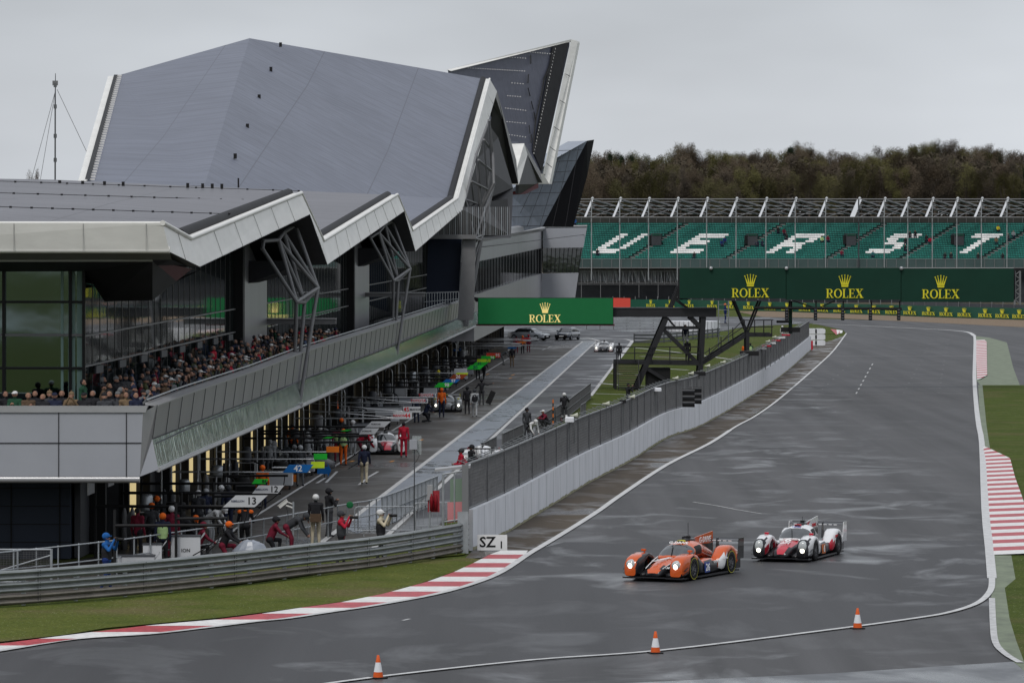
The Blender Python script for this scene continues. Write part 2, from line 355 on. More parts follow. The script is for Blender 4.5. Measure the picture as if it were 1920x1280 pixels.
# pit lane
gsheet('pit_lane', [(895, 612), (1085, 600), (1215, 598), (1215, 612), (1187, 640), (1150, 688), (1108, 742), (1000, 830), (905, 905), (820, 990), (790, 1022), (600, 1050), (230, 1110), (60, 1125), (-300, 1150), (-300, 1055), (100, 1060), (190, 1040)], .002, m_pit)
gsheet('pit_fast_lane', [(1119, 641), (1187, 637), (1150, 686), (1108, 742), (1003, 826), (925, 897), (815, 990), (779, 1018), (746, 1000), (830, 905), (911, 825)], .008, m_dark)
A0, A1 = G(1092, 641), G(716, 930); B0, B1 = G(1117, 641), G(752, 987)
gsheet('painted_strip', [(1092, 641), (1119, 641), (911, 825), (830, 898), (746, 977), (670, 1000), (640, 990), (716, 930), (807, 860)], .012, m_strip)
b = MB()
for a, c, wd in ((A0, G(590, 1027), .22), (B0, G(700, 1028), .2)): ribbon(b, [a, c], wd, .018, m_wline2)
ribbon(b, [G(956, 670), G(880, 717), G(770, 786), G(632, 871), G(475, 970), G(380, 1032)], .13, .014, m_white)
ribbon(b, [G(1085, 640.5), G(1122, 640.5)], .5, .02, m_wline2)
for q in [((611, 905), (632, 884)), ((594, 906), (610, 896)), ((690, 895), (709, 884)), ((673, 909), (690, 896))]: ribbon(b, [G(*q[0]), G(*q[1])], .13, .016, m_white)
for q in [((600, 908.5), (674, 909.5)), ((632, 894.5), (690, 895.5))]: ribbon(b, [G(*q[0]), G(*q[1])], .1, .0155, m_wline2)
for x, y in ((660, 865), (735, 865), (957, 709), (962, 703), (848+66, 702), (790, 825), (1022-2, 655), (1030, 651)):
    ribbon(b, [G(x-3, y+1.2), G(x+3, y-1.2)], .15, .02, m_orange_p if x < 1000 else m_white)
ribbon(b, [G(1150, 686), G(1108, 742)], .25, .02, m_wline2); ribbon(b, [G(1187, 638), G(1150, 686)], .4, .021, m_wline2)
struct(b.build('pit_lane_lines'))
b = MB(); ribbon(b, smooth_pts([G(1070, 633), G(1100, 634), G(1122, 639), G(1124, 645)], 4), .35, .02, m_wline2)
ribbon(b, smooth_pts([G(1130, 636), G(1170, 636), G(1186, 640)], 4), .35, .02, m_wline2); struct(b.build('road_edge_lines'))
# infield grass + paths
gsheet('infield_grass', [(1190, 640), (1260, 634), (1350, 622), (1420, 613), (1510, 609), (1521, 650), (1400, 745), (1300, 812), (1200, 862), (1100, 912), (1020, 955), (905, 1015), (890, 1000), (905, 905), (1003, 828), (1108, 742), (1150, 686)], .006, m_grass)
b = MB()
for q in ([(1121, 718), (1160, 722), (1230, 724)], [(1115, 738), (1180, 740)], [(1108, 757), (1170, 760)], [(1190, 652), (1240, 657), (1330, 668), (1385, 676)], [(1142, 700), (1200, 703)], [(1200, 668), (1290, 672)], [(1230, 690), (1290, 694)]): ribbon(b, [G(*p) for p in q], .35, .02, m_wline2)
struct(b.build('concrete_strips'))
# dusty verge between the wall and the line
WB = [(880, 1036), (885, 1032), (950, 999), (1020, 957), (1090, 918), (1220, 842), (1320, 796), (1415, 740), (1475, 690), (1521, 656)]
WB = [(886, 1032), (950, 999), (1020, 957), (1100, 908), (1180, 866), (1250, 822), (1320, 796), (1415, 739.5), (1475, 697), (1521, 656)]
gsheet('wall_verge', WB+[(1525, 645), (1560, 638), (1587, 627), (1565, 655), (1540, 680), (1470, 741), (1380, 800), (1330, 832), (1250, 872), (1165, 928), (1060, 998), (1000, 1036), (985, 1032), (905, 1045), (870, 1048)], .009, m_verge)
gsheet('apex_grass', [(1520, 624), (1522, 615), (1548, 615), (1580, 622), (1570, 626), (1530, 627)], .016, m_grass)
# left grass triangle in front of the barrier
KIN = [(-120, 1226), (0, 1203), (120, 1190), (200, 1177), (300, 1168), (420, 1157), (540, 1142), (640, 1128), (702, 1118), (790, 1093), (850, 1072), (880, 1060), (905, 1048)]
gsheet('grass_bank', KIN+[(870, 1046), (760, 1058), (577, 1084), (437, 1102), (190, 1128), (0, 1140), (-200, 1156)], .012, m_mown)
gsheet('trackside_strip', [(-120, 1150), (0, 1134), (437, 1096), (577, 1078), (760, 1050), (870, 1040), (880, 1032), (779, 1018), (600, 1046), (230, 1106), (-120, 1140)], .016, m_mown)
# kerbs (striped along the track)
def kerb(name, outer, inner, mats, step, z=.022, h=.05):
    o = resample(smooth_pts([G(*p) for p in outer], 5), step); i = resample(smooth_pts([G(*p) for p in inner], 5), step)
    n = max(len(o), len(i)); fo = [o[min(int(k*(len(o)-1)/(n-1)+.5), len(o)-1)] for k in range(n)]; fi = [i[min(int(k*(len(i)-1)/(n-1)+.5), len(i)-1)] for k in range(n)]
    b = MB()
    for k in range(n-1):
        zz = Vector((0, 0, z)); zh = Vector((0, 0, z+h))
        b.add([fo[k]+zz, fo[k+1]+zz, fi[k+1]+zh, fi[k]+zh], [(0, 1, 2, 3)], mats[k % len(mats)])
        b.add([fi[k]+zh, fi[k+1]+zh, fi[k+1], fi[k]], [(0, 1, 2, 3)], mats[k % len(mats)])
    return struct(b.build(name))
def band_kerb(name, outer, inner, D0, D1, step):   # stripes whose ends run square to the straight
    def xa(tab, y):
        for (x0, y0), (x1, y1) in zip(tab, tab[1:]):
            if min(y0, y1) <= y <= max(y0, y1): return x0+(x1-x0)*(y-y0)/(y1-y0)
        return tab[0][0]+(y-tab[0][1])*(tab[1][0]-tab[0][0])/(tab[1][1]-tab[0][1]) if y > tab[0][1] else tab[-1][0]
    b = MB(); n = int((D0-D1)/step)
    for k in range(n):
        mt = m_red if k % 2 else m_kwhite
        for q in range(2):
            ya, yb = [HY+F*HC/(D0-step*(k+(q+e_)/2)) for e_ in (0, 1)]
            P = [G(xa(inner, ya), ya, .11), G(xa(outer, ya), ya, .03), G(xa(outer, yb), yb, .03), G(xa(inner, yb), yb, .11)]
            b.add(P, [(0, 3, 2, 1)], mt); b.add([P[0], P[3], P[3]-Vector((0, 0, .11)), P[0]-Vector((0, 0, .11))], [(0, 1, 2, 3)], mt)
    return struct(b.build(name))
band_kerb('kerb', [(-130, 1238), (0, 1217), (140, 1197), (275, 1187.5), (375, 1176), (480, 1163), (540, 1157), (620, 1145), (702, 1133), (815, 1112), (890, 1091), (935, 1071), (985, 1039), (990, 1031)],
     [(-230, 1238), (-60, 1212), (0, 1206), (60, 1198), (172, 1184), (290, 1170), (400, 1161), (480, 1151), (560, 1139), (640, 1128), (720, 1112), (800, 1090), (850, 1072), (885, 1056), (920, 1038), (940, 1031)], 150.6, 110.5, 2.0)
kerb('kerb', [(1568, 628), (1575, 625), (1584, 624)], [(1557, 618), (1570, 619), (1583, 621)], [m_red, m_kwhite], 3, z=.03)
def straight_kerb(name, L0, L1, Rp, n):  # stripes square to the straight; Rp: right outline (px,py)
    b = MB()
    for k in range(n):
        y0 = 1/((1-k/n)*1/(L0[1]-HY)+(k/n)/(L1[1]-HY))+HY; y1 = 1/((1-(k+1)/n)*1/(L0[1]-HY)+((k+1)/n)/(L1[1]-HY))+HY
        def lx(y): t = (y-L0[1])/(L1[1]-L0[1]); return L0[0]+(L1[0]-L0[0])*t
        def rx(y):
            for (xa, ya), (xb, yb) in zip(Rp, Rp[1:]):
                if ya <= y <= yb: return xa+(xb-xa)*(y-ya)/(yb-ya)
            return Rp[-1][0] if y > Rp[-1][1] else Rp[0][0]
        mt = m_kwhite if k % 2 == 0 else m_red
        a, c, d, e_ = G(lx(y0), y0), G(rx(y0), y0), G(rx(y1), y1), G(lx(y1), y1)
        for p in (c, d): p.z = .09
        for p in (a, e_): p.z = .03
        b.add([a, e_, d, c], [(0, 1, 2, 3)], mt)
    return struct(b.build(name))
straight_kerb('kerb', (1843, 839), (1858, 1041), [(1846, 839), (1872, 851), (1894, 862), (1903, 897), (1915, 930), (1930, 975), (1940, 1041)], 43)
straight_kerb('kerb', (1829, 638), (1832, 712), [(1846, 638), (1850, 642), (1851, 705), (1838, 712)], 43)
gsheet('painted_verge', [(1829, 630), (1855, 633), (1888, 642), (1900, 690), (1912, 722), (1838, 722), (1830, 712)], .012, m_astro)
gsheet('painted_verge', [(1834, 722), (1842, 722), (1850, 800), (1856, 840), (1843, 841), (1838, 800)], .012, m_astro)
gsheet('painted_verge', [(1857, 1038), (1896, 1040), (1904, 1085), (1884, 1102), (1893, 1160), (1905, 1200), (1920, 1240), (1925, 1262), (1900, 1240), (1880, 1225), (1863, 1200), (1858, 1124), (1862, 1090)], .012, m_astro)
gsheet('grass_verge', [(1841, 722), (1980, 722), (2300, 800), (2300, 1060), (1940, 1040), (1930, 975), (1903, 897), (1894, 862), (1856, 842), (1848, 800)], .010, m_grass)
gsheet('grass_verge', [(1896, 1040), (2300, 1060), (2300, 1262), (1925, 1262), (1905, 1200), (1893, 1160), (1884, 1102), (1904, 1085)], .010, m_grass)
b = MB()
Lsm = smooth_pts(LWp, 4); ribbon(b, Lsm[:76], .24, .034, m_white); ribbon(b, Lsm[75:], .17, .034, m_white)
ribbon(b, smooth_pts([G(*p) for p in FARL], 4), .5, .03, m_white)
RRp = [G(*p) for p in RR]; ribbon(b, smooth_pts(RRp[:9], 3), .30, .034, m_white); ribbon(b, smooth_pts(RRp[8:], 5), .2, .0345, m_white)
ribbon(b, smooth_pts([G(1860, 1122), G(1862, 1170), G(1867, 1206), G(1886, 1227), G(1913, 1243)], 4), .18, .03, m_wline2)
struct(b.build('track_edge_lines'))
# grid markings on the straight
b = MB()
def hline(y, x0, x1, wd=.12, mt=m_wline2): ribbon(b, [G(x0, y), G(x1, y)], wd, .012, mt)
for k, y in enumerate((637, 645, 653, 661, 676, 684, 692, 701, 709, 718, 727, 736)):
    xl = 1745-k*2.2-(y-637)*.28; xr = 1780-(y-637)*.18
    hline(y, xl, xl+4, .3); hline(y, xr-4, xr, .3); hline(y, xl, xr, .06)
    xl = 1640-(y-637)*1.1
    if k > 3: hline(y+2, xl, xl+3, .3)
hline(667, 1560, 1826, .22); hline(738, 1560, 1828, .08)
ribbon(b, [G(1300, 941), G(1345, 948), G(1380, 955), G(1428, 963)], .09, .012, m_wline2)
ribbon(b, [G(755, 1163), G(768, 1160)], .1, .012, m_wline2)
[ribbon(b, [G(1605+k*4.2, 738-k*7.6), G(1607+k*4.2, 735-k*7.6)], .1, .012, m_wline2) for k in range(8)]
struct(b.build('grid_markings'))
m_newer = wet_asphalt('newer_asphalt', (.043, .043, .046), (.034, .034, .037), .52, .74, .3, .14, .6, .16, .18, True)
gsheet('track_resurfaced_patch', [(1058, 1016), (1850, 1013), (1857, 1060), (1858, 1106), (1833, 1130), (1779, 1148), (1560, 1180), (1240, 1219), (740, 1265), (560, 1292), (-300, 1400), (-300, 1262), (0, 1225), (275, 1194), (480, 1170), (702, 1140), (890, 1098), (990, 1045), (1020, 1026)], .004, m_newer)
gsheet('wet_asphalt_corner', [(-500, 1400), (1100, 1284), (1560, 1262), (1918, 1239), (2300, 1225), (2300, 1500), (-500, 1700)], .010, m_wetline)

m_pale = wet_asphalt('pale_runoff_asphalt', (.20, .21, .22), (.15, .16, .17), .4, .6, .05, .3, .6)
gsheet('asphalt_runoff', [(-150, -395), (20, -395), (60, -300), (60, -235), (-150, -235), (-230, -300)], .004, m_pale, world=True)
gsheet('grass_island', [(-62+7*math.cos(a), -318+38*math.sin(a)) for a in [2*math.pi*k/20 for k in range(20)]], .02, m_mown, world=True)
# ================================================================ pit building
def seam_metal(name, col, rough, seam, axis_yaw=0., metal=.0, bump=.012, cross=0, dark=.75, wr=.02):
    """sheet roofing: seams every `seam` metres across, optional cross joints"""
    m = mat(name, col, rough, metal, var=.10, scale=.12, stretch=(1, 1, 1)); t = m.node_tree; b = t.nodes['Principled BSDF']; N = t.nodes.new; L = t.links.new
    ramp = [n for n in t.nodes if n.type == 'VALTORGB'][0]
    tc = [n for n in t.nodes if n.type == 'TEX_COORD'][0]
    mp = N('ShaderNodeMapping'); mp.inputs['Rotation'].default_value = (0, 0, axis_yaw); L(tc.outputs['Object'], mp.inputs[0])
    sx = N('ShaderNodeSeparateXYZ'); L(mp.outputs[0], sx.inputs[0])
    def lines(sock, per, wd):
        a = N('ShaderNodeMath'); a.operation = 'FRACT'; d = N('ShaderNodeMath'); d.operation = 'DIVIDE'; d.inputs[1].default_value = per; L(sock, d.inputs[0]); L(d.outputs[0], a.inputs[0])
        g = N('ShaderNodeMath'); g.operation = 'LESS_THAN'; g.inputs[1].default_value = wd*.6; L(a.outputs[0], g.inputs[0]); return g.outputs[0]
    s1 = lines(sx.outputs[1], seam, .07)
    mixs = s1
    if cross:
        s2 = lines(sx.outputs[0], cross, .015); mm = N('ShaderNodeMath'); mm.operation = 'MAXIMUM'; L(s1, mm.inputs[0]); L(s2, mm.inputs[1]); mixs = mm.outputs[0]
    # fine streaks along the sheets
    st = N('ShaderNodeMapping'); st.inputs['Scale'].default_value = (.15, 3.0, 1.2); L(mp.outputs[0], st.inputs[0])
    nn = N('ShaderNodeTexNoise'); nn.inputs['Scale'].default_value = 1.2; nn.inputs['Detail'].default_value = 5; L(st.outputs[0], nn.inputs[0])
    rr = N('ShaderNodeValToRGB'); rr.color_ramp.elements[0].position = .3; rr.color_ramp.elements[1].position = .7; rr.color_ramp.elements[0].color = (.86, .86, .86, 1); rr.color_ramp.elements[1].color = (1.12, 1.12, 1.12, 1); L(nn.outputs[0], rr.inputs[0])
    m1 = N('ShaderNodeMixRGB'); m1.blend_type = 'MULTIPLY'; m1.inputs[0].default_value = 1; L(ramp.outputs[0], m1.inputs[1]); L(rr.outputs[0], m1.inputs[2])
    m2 = N('ShaderNodeMixRGB'); m2.blend_type = 'MIX'; L(mixs, m2.inputs[0]); L(m1.outputs[0], m2.inputs[1]); m2.inputs[2].default_value = (*[x*dark for x in col], 1); L(m2.outputs[0], b.inputs['Base Color'])
    bn = N('ShaderNodeBump'); bn.inputs['Distance'].default_value = bump; L(nn.outputs[0], bn.inputs['Height']); L(bn.outputs[0], b.inputs['Normal'])
    return m
m_roof_lo = seam_metal('roof_membrane_low', (.130, .129, .143), .5, 4.6, BYAW*-1, cross=9, dark=.72)
m_roof_hi = seam_metal('roof_membrane_high', (.135, .146, .182), .55, 2.4, BYAW*-1, cross=7, dark=.66)
m_roof_sp = seam_metal('roof_membrane_spire', (.085, .09, .12), .5, 1.1, BYAW*-1, cross=6, dark=.85)
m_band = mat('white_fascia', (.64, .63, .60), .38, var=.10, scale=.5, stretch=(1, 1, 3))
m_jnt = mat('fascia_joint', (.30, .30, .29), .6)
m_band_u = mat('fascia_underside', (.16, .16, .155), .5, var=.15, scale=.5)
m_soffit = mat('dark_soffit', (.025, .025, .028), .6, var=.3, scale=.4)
m_gutter = mat('gutter_lining', (.016, .016, .018), .7, var=.3, scale=2)
m_panel = mat('grey_panel', (.30, .31, .34), .42, metal=.0, var=.05, scale=.6, bump=.0015, bscale=60)
m_seam = mat('panel_joint', (.03, .03, .034), .6)
m_panel2 = mat('brushed_panel', (.38, .38, .40), .32, metal=.75, var=.10, scale=.5, bump=.004, bscale=2.0, stretch=(1, 1, .1))
m_shiny = mat('polished_panel_reflection_tint', (.55, .70, .60), .12, metal=.9, var=.5, scale=2.6, bump=.03, bscale=3.2, stretch=(1, 1, .09))  # green tint and streaks paint reflections into the metal colour
m_trim = mat('parapet_cap', (.36, .36, .37), .3, metal=.4, var=.1)
m_glass = mat('curtain_glass', (.012, .018, .018), .03, var=0, bump=.004, bscale=.5, spec=1.0, coat=.4)
m_glassf = mat('curtain_glass_front', (.20, .25, .25), .03, metal=1, bump=.004, bscale=.3)
m_fin = mat('black_mullion', (.008, .008, .009), .4)
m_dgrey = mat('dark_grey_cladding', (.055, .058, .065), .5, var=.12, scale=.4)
m_blue = mat('blue_black_cladding', (.012, .018, .036), .55, var=.15, scale=.3)
m_navy = mat('navy_wall_panel', (.026, .034, .052), .5, var=.08)
m_steel = mat('painted_steel', (.16, .16, .165), .45, var=.1, scale=2)
m_galv = mat('galvanised_steel', (.36, .38, .40), .38, metal=.55, var=.15, scale=3)
m_strip_l = mat('lit_garage_edge', (1.0, .80, .40), .5, emit=.55)  # lit interior edge of a garage, its brightness given as emission
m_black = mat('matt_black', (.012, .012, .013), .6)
m_shut = mat('garage_shutter', (.055, .057, .062), .5, var=.1, scale=.8)
m_teal = mat('green_curtain', (.20, .30, .27), .5)
m_redun = mat('dark_red_lining', (.09, .018, .022), .5)
BG = thing('pit_building', 'long grey pit building with jagged white roof edge and crowded balcony above the garages', 'building', (-17, 145, 0))
def bp(b, n, **k): return b.build(n, BG, True, **k)
# ---- roof outline points (px,py,D) on the pit side edge
def RE(px, py, D): return Pt(px, py, D)
cE = -17.0
T = {}
T['0'] = RE(305, 418, 142); T['1'] = RE(357, 447, 152)
for k, (x, y) in {'2': (565, 362), '3': (606, 451), '4': (745, 365), '5': (773, 432), '6': (858, 372), '7': (918, 148)}.items(): T[k] = E(x, y, cE)
Bm = {}
Bm['0'] = RE(318, 472, 142.2); Bm['1'] = RE(375, 500, 152.5)
for k, (x, y) in {'2': (581, 402), '3': (614, 496), '4': (758, 396), '5': (779, 471), '6': (867, 394), '7': (932, 172)}.items():
    p = E(x, y, cE+.35); Bm[k] = p
# low roof 1
def inw(p, dist, dz=0): return p-NX*dist+Vector((0, 0, dz))
def roofslab(name, polys, mt, th=.35):
    b = MB()
    for pts in polys:
        pts = [Vector(p) for p in pts]; tri = tessellate_polygon([pts])
        for t in tri:
            a, c, d = [pts[i] for i in t]
            if (c-a).cross(d-a).z < 0: a, c, d = a, d, c
            b.add([a, c, d, a-Vector((0, 0, th)), c-Vector((0, 0, th)), d-Vector((0, 0, th))], [(0, 1, 2)], mt)
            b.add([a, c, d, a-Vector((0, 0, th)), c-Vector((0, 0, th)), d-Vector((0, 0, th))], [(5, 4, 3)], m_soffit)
    return bp(b, name)
g = .55
T0i, T1i, T2i = T['0']-NX*g, T['1']-NX*g, T['2']-NX*g
L0 = RE(-420, 417, 142); L1 = RE(-420, 336, 194); T2L = RE(-5, 338, 194)
roofslab('roof', [[RE(-420, 418.5, 142.7), RE(300, 420, 142.7), T['1']-NX*.9+Vector((0, 0, .05)), T2i-NX*.2, T2L, L1]], m_roof_lo)
roofslab('roof', [[T2i-NX*.2, T2L, L1, inw(L1, -1, -3)+AX*14, T['3']-NX*14, T['3']-NX*g]], m_roof_lo)
T4L = RE(100, 337, 259)
roofslab('roof', [[T['3']-NX*.7, T['4']-NX*.7, T4L, RE(-300, 330, 259), RE(-300, 420, 206)]], m_roof_lo)
roofslab('roof', [[T['4']-NX*.7, T4L, RE(100, 360, 272), T['5']-NX*.7]], m_roof_lo)
# high roof
FB = RE(383, 349, 286); AP = RE(468, 72, 352); LB = RE(163, 342, 286); LT = RE(217, 143, 340)
off = NX*.75
roofslab('roof', [[FB, T['5']-off, T['6']-off], [FB, T['6']-off, T['7']-off*.8, AP], [LB, FB, AP, LT]], m_roof_hi)
roofslab('roof', [[T['4']-NX*14+Vector((0, 0, -.3)), FB+Vector((0, 0, -1.0)), LB+Vector((0, 0, -1.0)), RE(120, 360, 262)]], m_roof_lo)
# back slope of the high roof and sides so that it is solid from elsewhere
roofslab('roof', [[AP, T['7']-off*.8, inw(T['7'], 1, -9)+AX*40, inw(T['7'], 26, -9)+AX*40, LT]], m_roof_hi)
b = MB(); b.slab([LB, LT, LT-Vector((0, 0, 1.4)), LB-Vector((0, 0, 1.4))], (-.6, 0, 0), m_band, m_band)
b.slab([LB+Vector((.2, -.3, .2)), LT+Vector((.2, -.3, .1)), LT+Vector((-.1, -.35, .1)), LB+Vector((-.1, -.35, .2))], (0, .15, 0), m_black); bp(b, 'roof_edge')
b = MB(); m_snow = m_band
for k in range(46):
    p = LB.lerp(LT, (k+.5)/46)+Vector((.35, -.35, .1)); b.bbox(p, (.35, .08, .12), m_kwhite)
bp(b, 'roof_clips', kind='stuff')
# small vents on the high roof and along the low ridge
b = MB()
for x, y, D in ((526, 86, 352), (508, 132, 342), (486, 184, 328), (464, 239, 314), (441, 295, 300)): b.box((-.11, -.1, -.1), (.11, .1, .26), m_black, Matrix.Translation(Pt(x, y, D)))
for x in (155, 196, 231, 352, 380, 398, 416, 112): b.box((-.06, -.1, -.1), (.06, .1, .12), m_black, Matrix.Translation(Pt(x, 344+(x-150)*.022, 194)))
b.tube(Pt(447, 352, 194), Pt(447, 334, 194), .04, m_black)
split_parts(bp(b, 'roof_vents'), 'roof_vent')
# rails / safety lines on roof 1
b = MB()
for (x0, y0, D0), (x1, y1, D1) in (((-20, 362, 173), (495, 377, 186)), ((-20, 388, 157), (430, 402, 168)), ((-20, 340, 192), (560, 359, 193.5))):
    a, c = Pt(x0, y0-1, D0), Pt(x1, y1-1, D1); b.tube(a, c, .016, m_black, 4)
    for k in range(13): p = a.lerp(c, k/12); b.bbox(p, (.09, .1, .07), m_black)
bp(b, 'roof_safety_lines')
b = MB()   # dark gutter rolls just inside the white band
def gut(a, c, r=.24): b.tube(a-NX*.58-Vector((0, 0, .03)), c-NX*.58-Vector((0, 0, .03)), r, m_gutter, 8)
gut(T['1']+AX*1.5+Vector((0, 0, .15)), T['2']); gut(T['3'], T['4']); gut(T['5'], T['6'], .26); gut(T['6'], T['7'], .26)
bp(b, 'gutter_roll')
# white band (thick box section following the zig-zag)
def band(keys, inner=.5, mt=m_band, und=m_band_u):
    for a, c in zip(keys, keys[1:]):
        ta, tb, ba, bb = T[a], T[c], Bm[a], Bm[c]
        rising = tb.z > ta.z
        p = [ba, bb, bb-NX*inner, ba-NX*inner, ta, tb, tb-NX*inner, ta-NX*inner]
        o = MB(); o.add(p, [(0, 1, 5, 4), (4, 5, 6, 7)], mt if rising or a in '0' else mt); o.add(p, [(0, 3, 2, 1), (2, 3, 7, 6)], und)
        # rounded lip
        o.tube(ta, tb, .09, mt, 8)
        # panel joints on the face
        n = max(2, int((tb-ta).length/6.5))
        for k in range(1, n):
            t = k/n; q0 = ta.lerp(tb, t)+NX*.012; q1 = ba.lerp(bb, t)+NX*.012; o.tube(q0, q1, .012, m_jnt, 4)
        bp(o, 'roof_edge')
band('01'); band('123'); band('345'); band('567')
# front gable band
o = MB(); fl, fr = RE(-420, 418, 142), T['0']; bl, br = RE(-420, 471, 142.1), Bm['0']
ul, ur = RE(-420, 489, 143.2), RE(322, 487, 143.2)
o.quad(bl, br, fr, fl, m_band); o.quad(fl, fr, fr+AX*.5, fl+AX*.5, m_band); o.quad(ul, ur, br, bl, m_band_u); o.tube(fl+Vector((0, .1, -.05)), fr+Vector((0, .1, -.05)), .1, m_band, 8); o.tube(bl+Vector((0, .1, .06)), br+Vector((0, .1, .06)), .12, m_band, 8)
o.tube(ul, RE(286, 488, 143.2), .05, m_trim, 6)
for x in (26, 156, 274): o.tube(RE(x, 419, 141.98), RE(x, 470, 142.08), .012, m_jnt, 4)
bp(o, 'roof_edge')
# soffits
o = MB()
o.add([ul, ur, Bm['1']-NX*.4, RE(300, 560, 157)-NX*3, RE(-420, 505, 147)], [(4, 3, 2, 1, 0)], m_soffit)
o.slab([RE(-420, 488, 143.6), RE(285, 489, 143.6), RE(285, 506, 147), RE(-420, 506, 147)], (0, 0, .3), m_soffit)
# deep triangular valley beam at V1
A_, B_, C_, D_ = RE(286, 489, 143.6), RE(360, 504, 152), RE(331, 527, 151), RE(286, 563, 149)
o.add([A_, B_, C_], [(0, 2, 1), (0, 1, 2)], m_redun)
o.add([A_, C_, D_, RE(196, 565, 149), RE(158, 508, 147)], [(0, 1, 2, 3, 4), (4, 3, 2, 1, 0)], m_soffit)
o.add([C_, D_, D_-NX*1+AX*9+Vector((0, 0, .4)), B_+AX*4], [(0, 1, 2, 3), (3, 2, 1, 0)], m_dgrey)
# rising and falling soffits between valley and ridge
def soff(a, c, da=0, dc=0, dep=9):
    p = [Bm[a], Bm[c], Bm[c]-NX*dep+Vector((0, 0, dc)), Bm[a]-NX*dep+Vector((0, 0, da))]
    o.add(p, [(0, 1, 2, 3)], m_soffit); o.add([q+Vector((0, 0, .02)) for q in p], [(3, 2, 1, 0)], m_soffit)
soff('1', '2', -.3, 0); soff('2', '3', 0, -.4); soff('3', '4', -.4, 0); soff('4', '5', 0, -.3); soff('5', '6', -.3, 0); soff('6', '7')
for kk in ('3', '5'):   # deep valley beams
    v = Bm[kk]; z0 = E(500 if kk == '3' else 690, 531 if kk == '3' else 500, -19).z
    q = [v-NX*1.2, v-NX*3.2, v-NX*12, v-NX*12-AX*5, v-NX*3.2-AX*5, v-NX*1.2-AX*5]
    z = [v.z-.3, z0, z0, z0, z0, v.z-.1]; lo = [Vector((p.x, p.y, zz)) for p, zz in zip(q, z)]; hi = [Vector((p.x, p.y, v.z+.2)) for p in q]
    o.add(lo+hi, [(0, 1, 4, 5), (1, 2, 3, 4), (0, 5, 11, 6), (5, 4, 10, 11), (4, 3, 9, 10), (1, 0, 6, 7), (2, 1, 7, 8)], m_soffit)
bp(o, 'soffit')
# --- far ridge, small ridge and spire
def P3(x, y, D): return Pt(x, y, D)
o = MB()
D8, D9, D10 = 408, 420, 436
P7t, P7b = T['7'], Bm['7']
# descending wall of the tallest ridge (dark inner face) then its bottom
p8 = P3(972, 345, D8)
o.add([P7b, p8, P3(958, 345, D8), P3(918, 235, 392)], [(0, 1, 2, 3), (3, 2, 1, 0)], m_soffit)
o.slab([P7t, P7b, p8, P3(968, 300, D8)], (-1.0, .1, 0), m_band_u, m_band_u)
o.add([P3(918, 235, 392), P3(960, 345, D8), P3(930, 370, D8), P3(893, 395, 392)], [(0, 1, 2, 3), (3, 2, 1, 0)], m_soffit)
bp(o, 'ridge_underside')
o = MB()
s0, s1 = P3(958, 265, 412), P3(970, 345, 412)
a0, a1, a2 = P3(966, 327, 414), P3(983, 269, 420), P3(989, 290, 421)
a3 = P3(973, 346, 414)
o.slab([a0, a1, a2, a3], (-1.2, .3, 0), m_band)
a4, a5 = P3(1018, 345, 432), P3(1014, 325, 432)
o.slab([a1, P3(1013, 322, 432), P3(1017, 343, 432), a2], (-1.2, .2, 0), m_band_u)
o.slab([a2, P3(1010, 345, 432), P3(985, 362, 430), P3(972, 363, 424), a3], (-.3, .3, 0), m_dgrey, m_soffit)
o.slab([P3(953, 362, 424), P3(1009, 344, 430), P3(1010, 352, 430), P3(985, 364, 427), P3(953, 366, 424)], (0, .4, 0), m_redun, m_dgrey)
bp(o, 'roof_edge')
o = MB(); o.slab([P3(952, 265, 424), P3(972, 266, 424), P3(966, 300, 424), P3(952, 310, 424)], (0, .8, -.2), m_roof_hi); bp(o, 'roof')
# spire roof + white rim
st, sl, sb, sr = P3(1068, 80, 446), P3(840, 132, 420), P3(1014, 326, 434), P3(1000, 330, 430)
o = MB(); o.slab([sl, st, sb, P3(930, 330, 425), P3(850, 200, 420)], (0, 1.0, -.3), m_roof_sp); bp(o, 'roof')
o = MB(); o.slab([P3(1071, 74, 446), P3(1082, 77, 447), P3(1083, 80, 447), P3(1030, 345, 435), P3(1016, 345, 434.5), P3(1008, 326, 434), P3(1018, 326, 434)], (.25, 1.2, 0), m_band)
o.slab([P3(838, 131, 420), P3(1071, 74, 446), P3(1071, 78, 446), P3(846, 133.5, 420)], (0, 1.2, 0), m_band)
o.slab([P3(960, 327, 432), P3(1018, 326, 434), P3(1030, 345, 435), P3(1010, 345, 434)], (0, 1, 0), m_band)
for t in (.25, .45, .65, .8, .92): a = P3(1073, 78, 446).lerp(P3(1020, 326, 434), t); c = P3(1082, 82, 446).lerp(P3(1031, 335, 434), t); o.tube(a-Vector((0, .05, 0)), c-Vector((0, .05, 0)), .04, m_seam, 4)
bp(o, 'roof_edge')
o = MB()  # clips and loose sheets on the spire
def onsp(x, y): # point on the spire plane
    n = (st-sl).cross(sb-sl); d = Pt(x, y, 1)-Vector((0, 0, HC)); o_ = Vector((0, 0, HC)); t = (sl-o_).dot(n)/d.dot(n); return o_+d*t-Vector((0, .25, 0))
for (x0, x1, y0, y1) in ((878, 988, 128, 134), (956, 990, 108, 110), (990, 1040, 98, 102), (960, 986, 156, 158), (952, 980, 180, 182), (948, 990, 203, 208), (946, 990, 228, 232), (950, 990, 252, 258)):
    n = int((x1-x0)/4.5)
    for k in range(n): t = k/n; o.bbox(onsp(x0+(x1-x0)*t, y0+(y1-y0)*t), (.12, .06, .08), m_kwhite)
for k in range(34):
    t = k/33; o.bbox(onsp(1041-40*t, 92+195*t+random.uniform(-1, 1)), (.10, .06, .14), m_kwhite)
bp(o, 'roof_clips', kind='stuff')
o = MB()
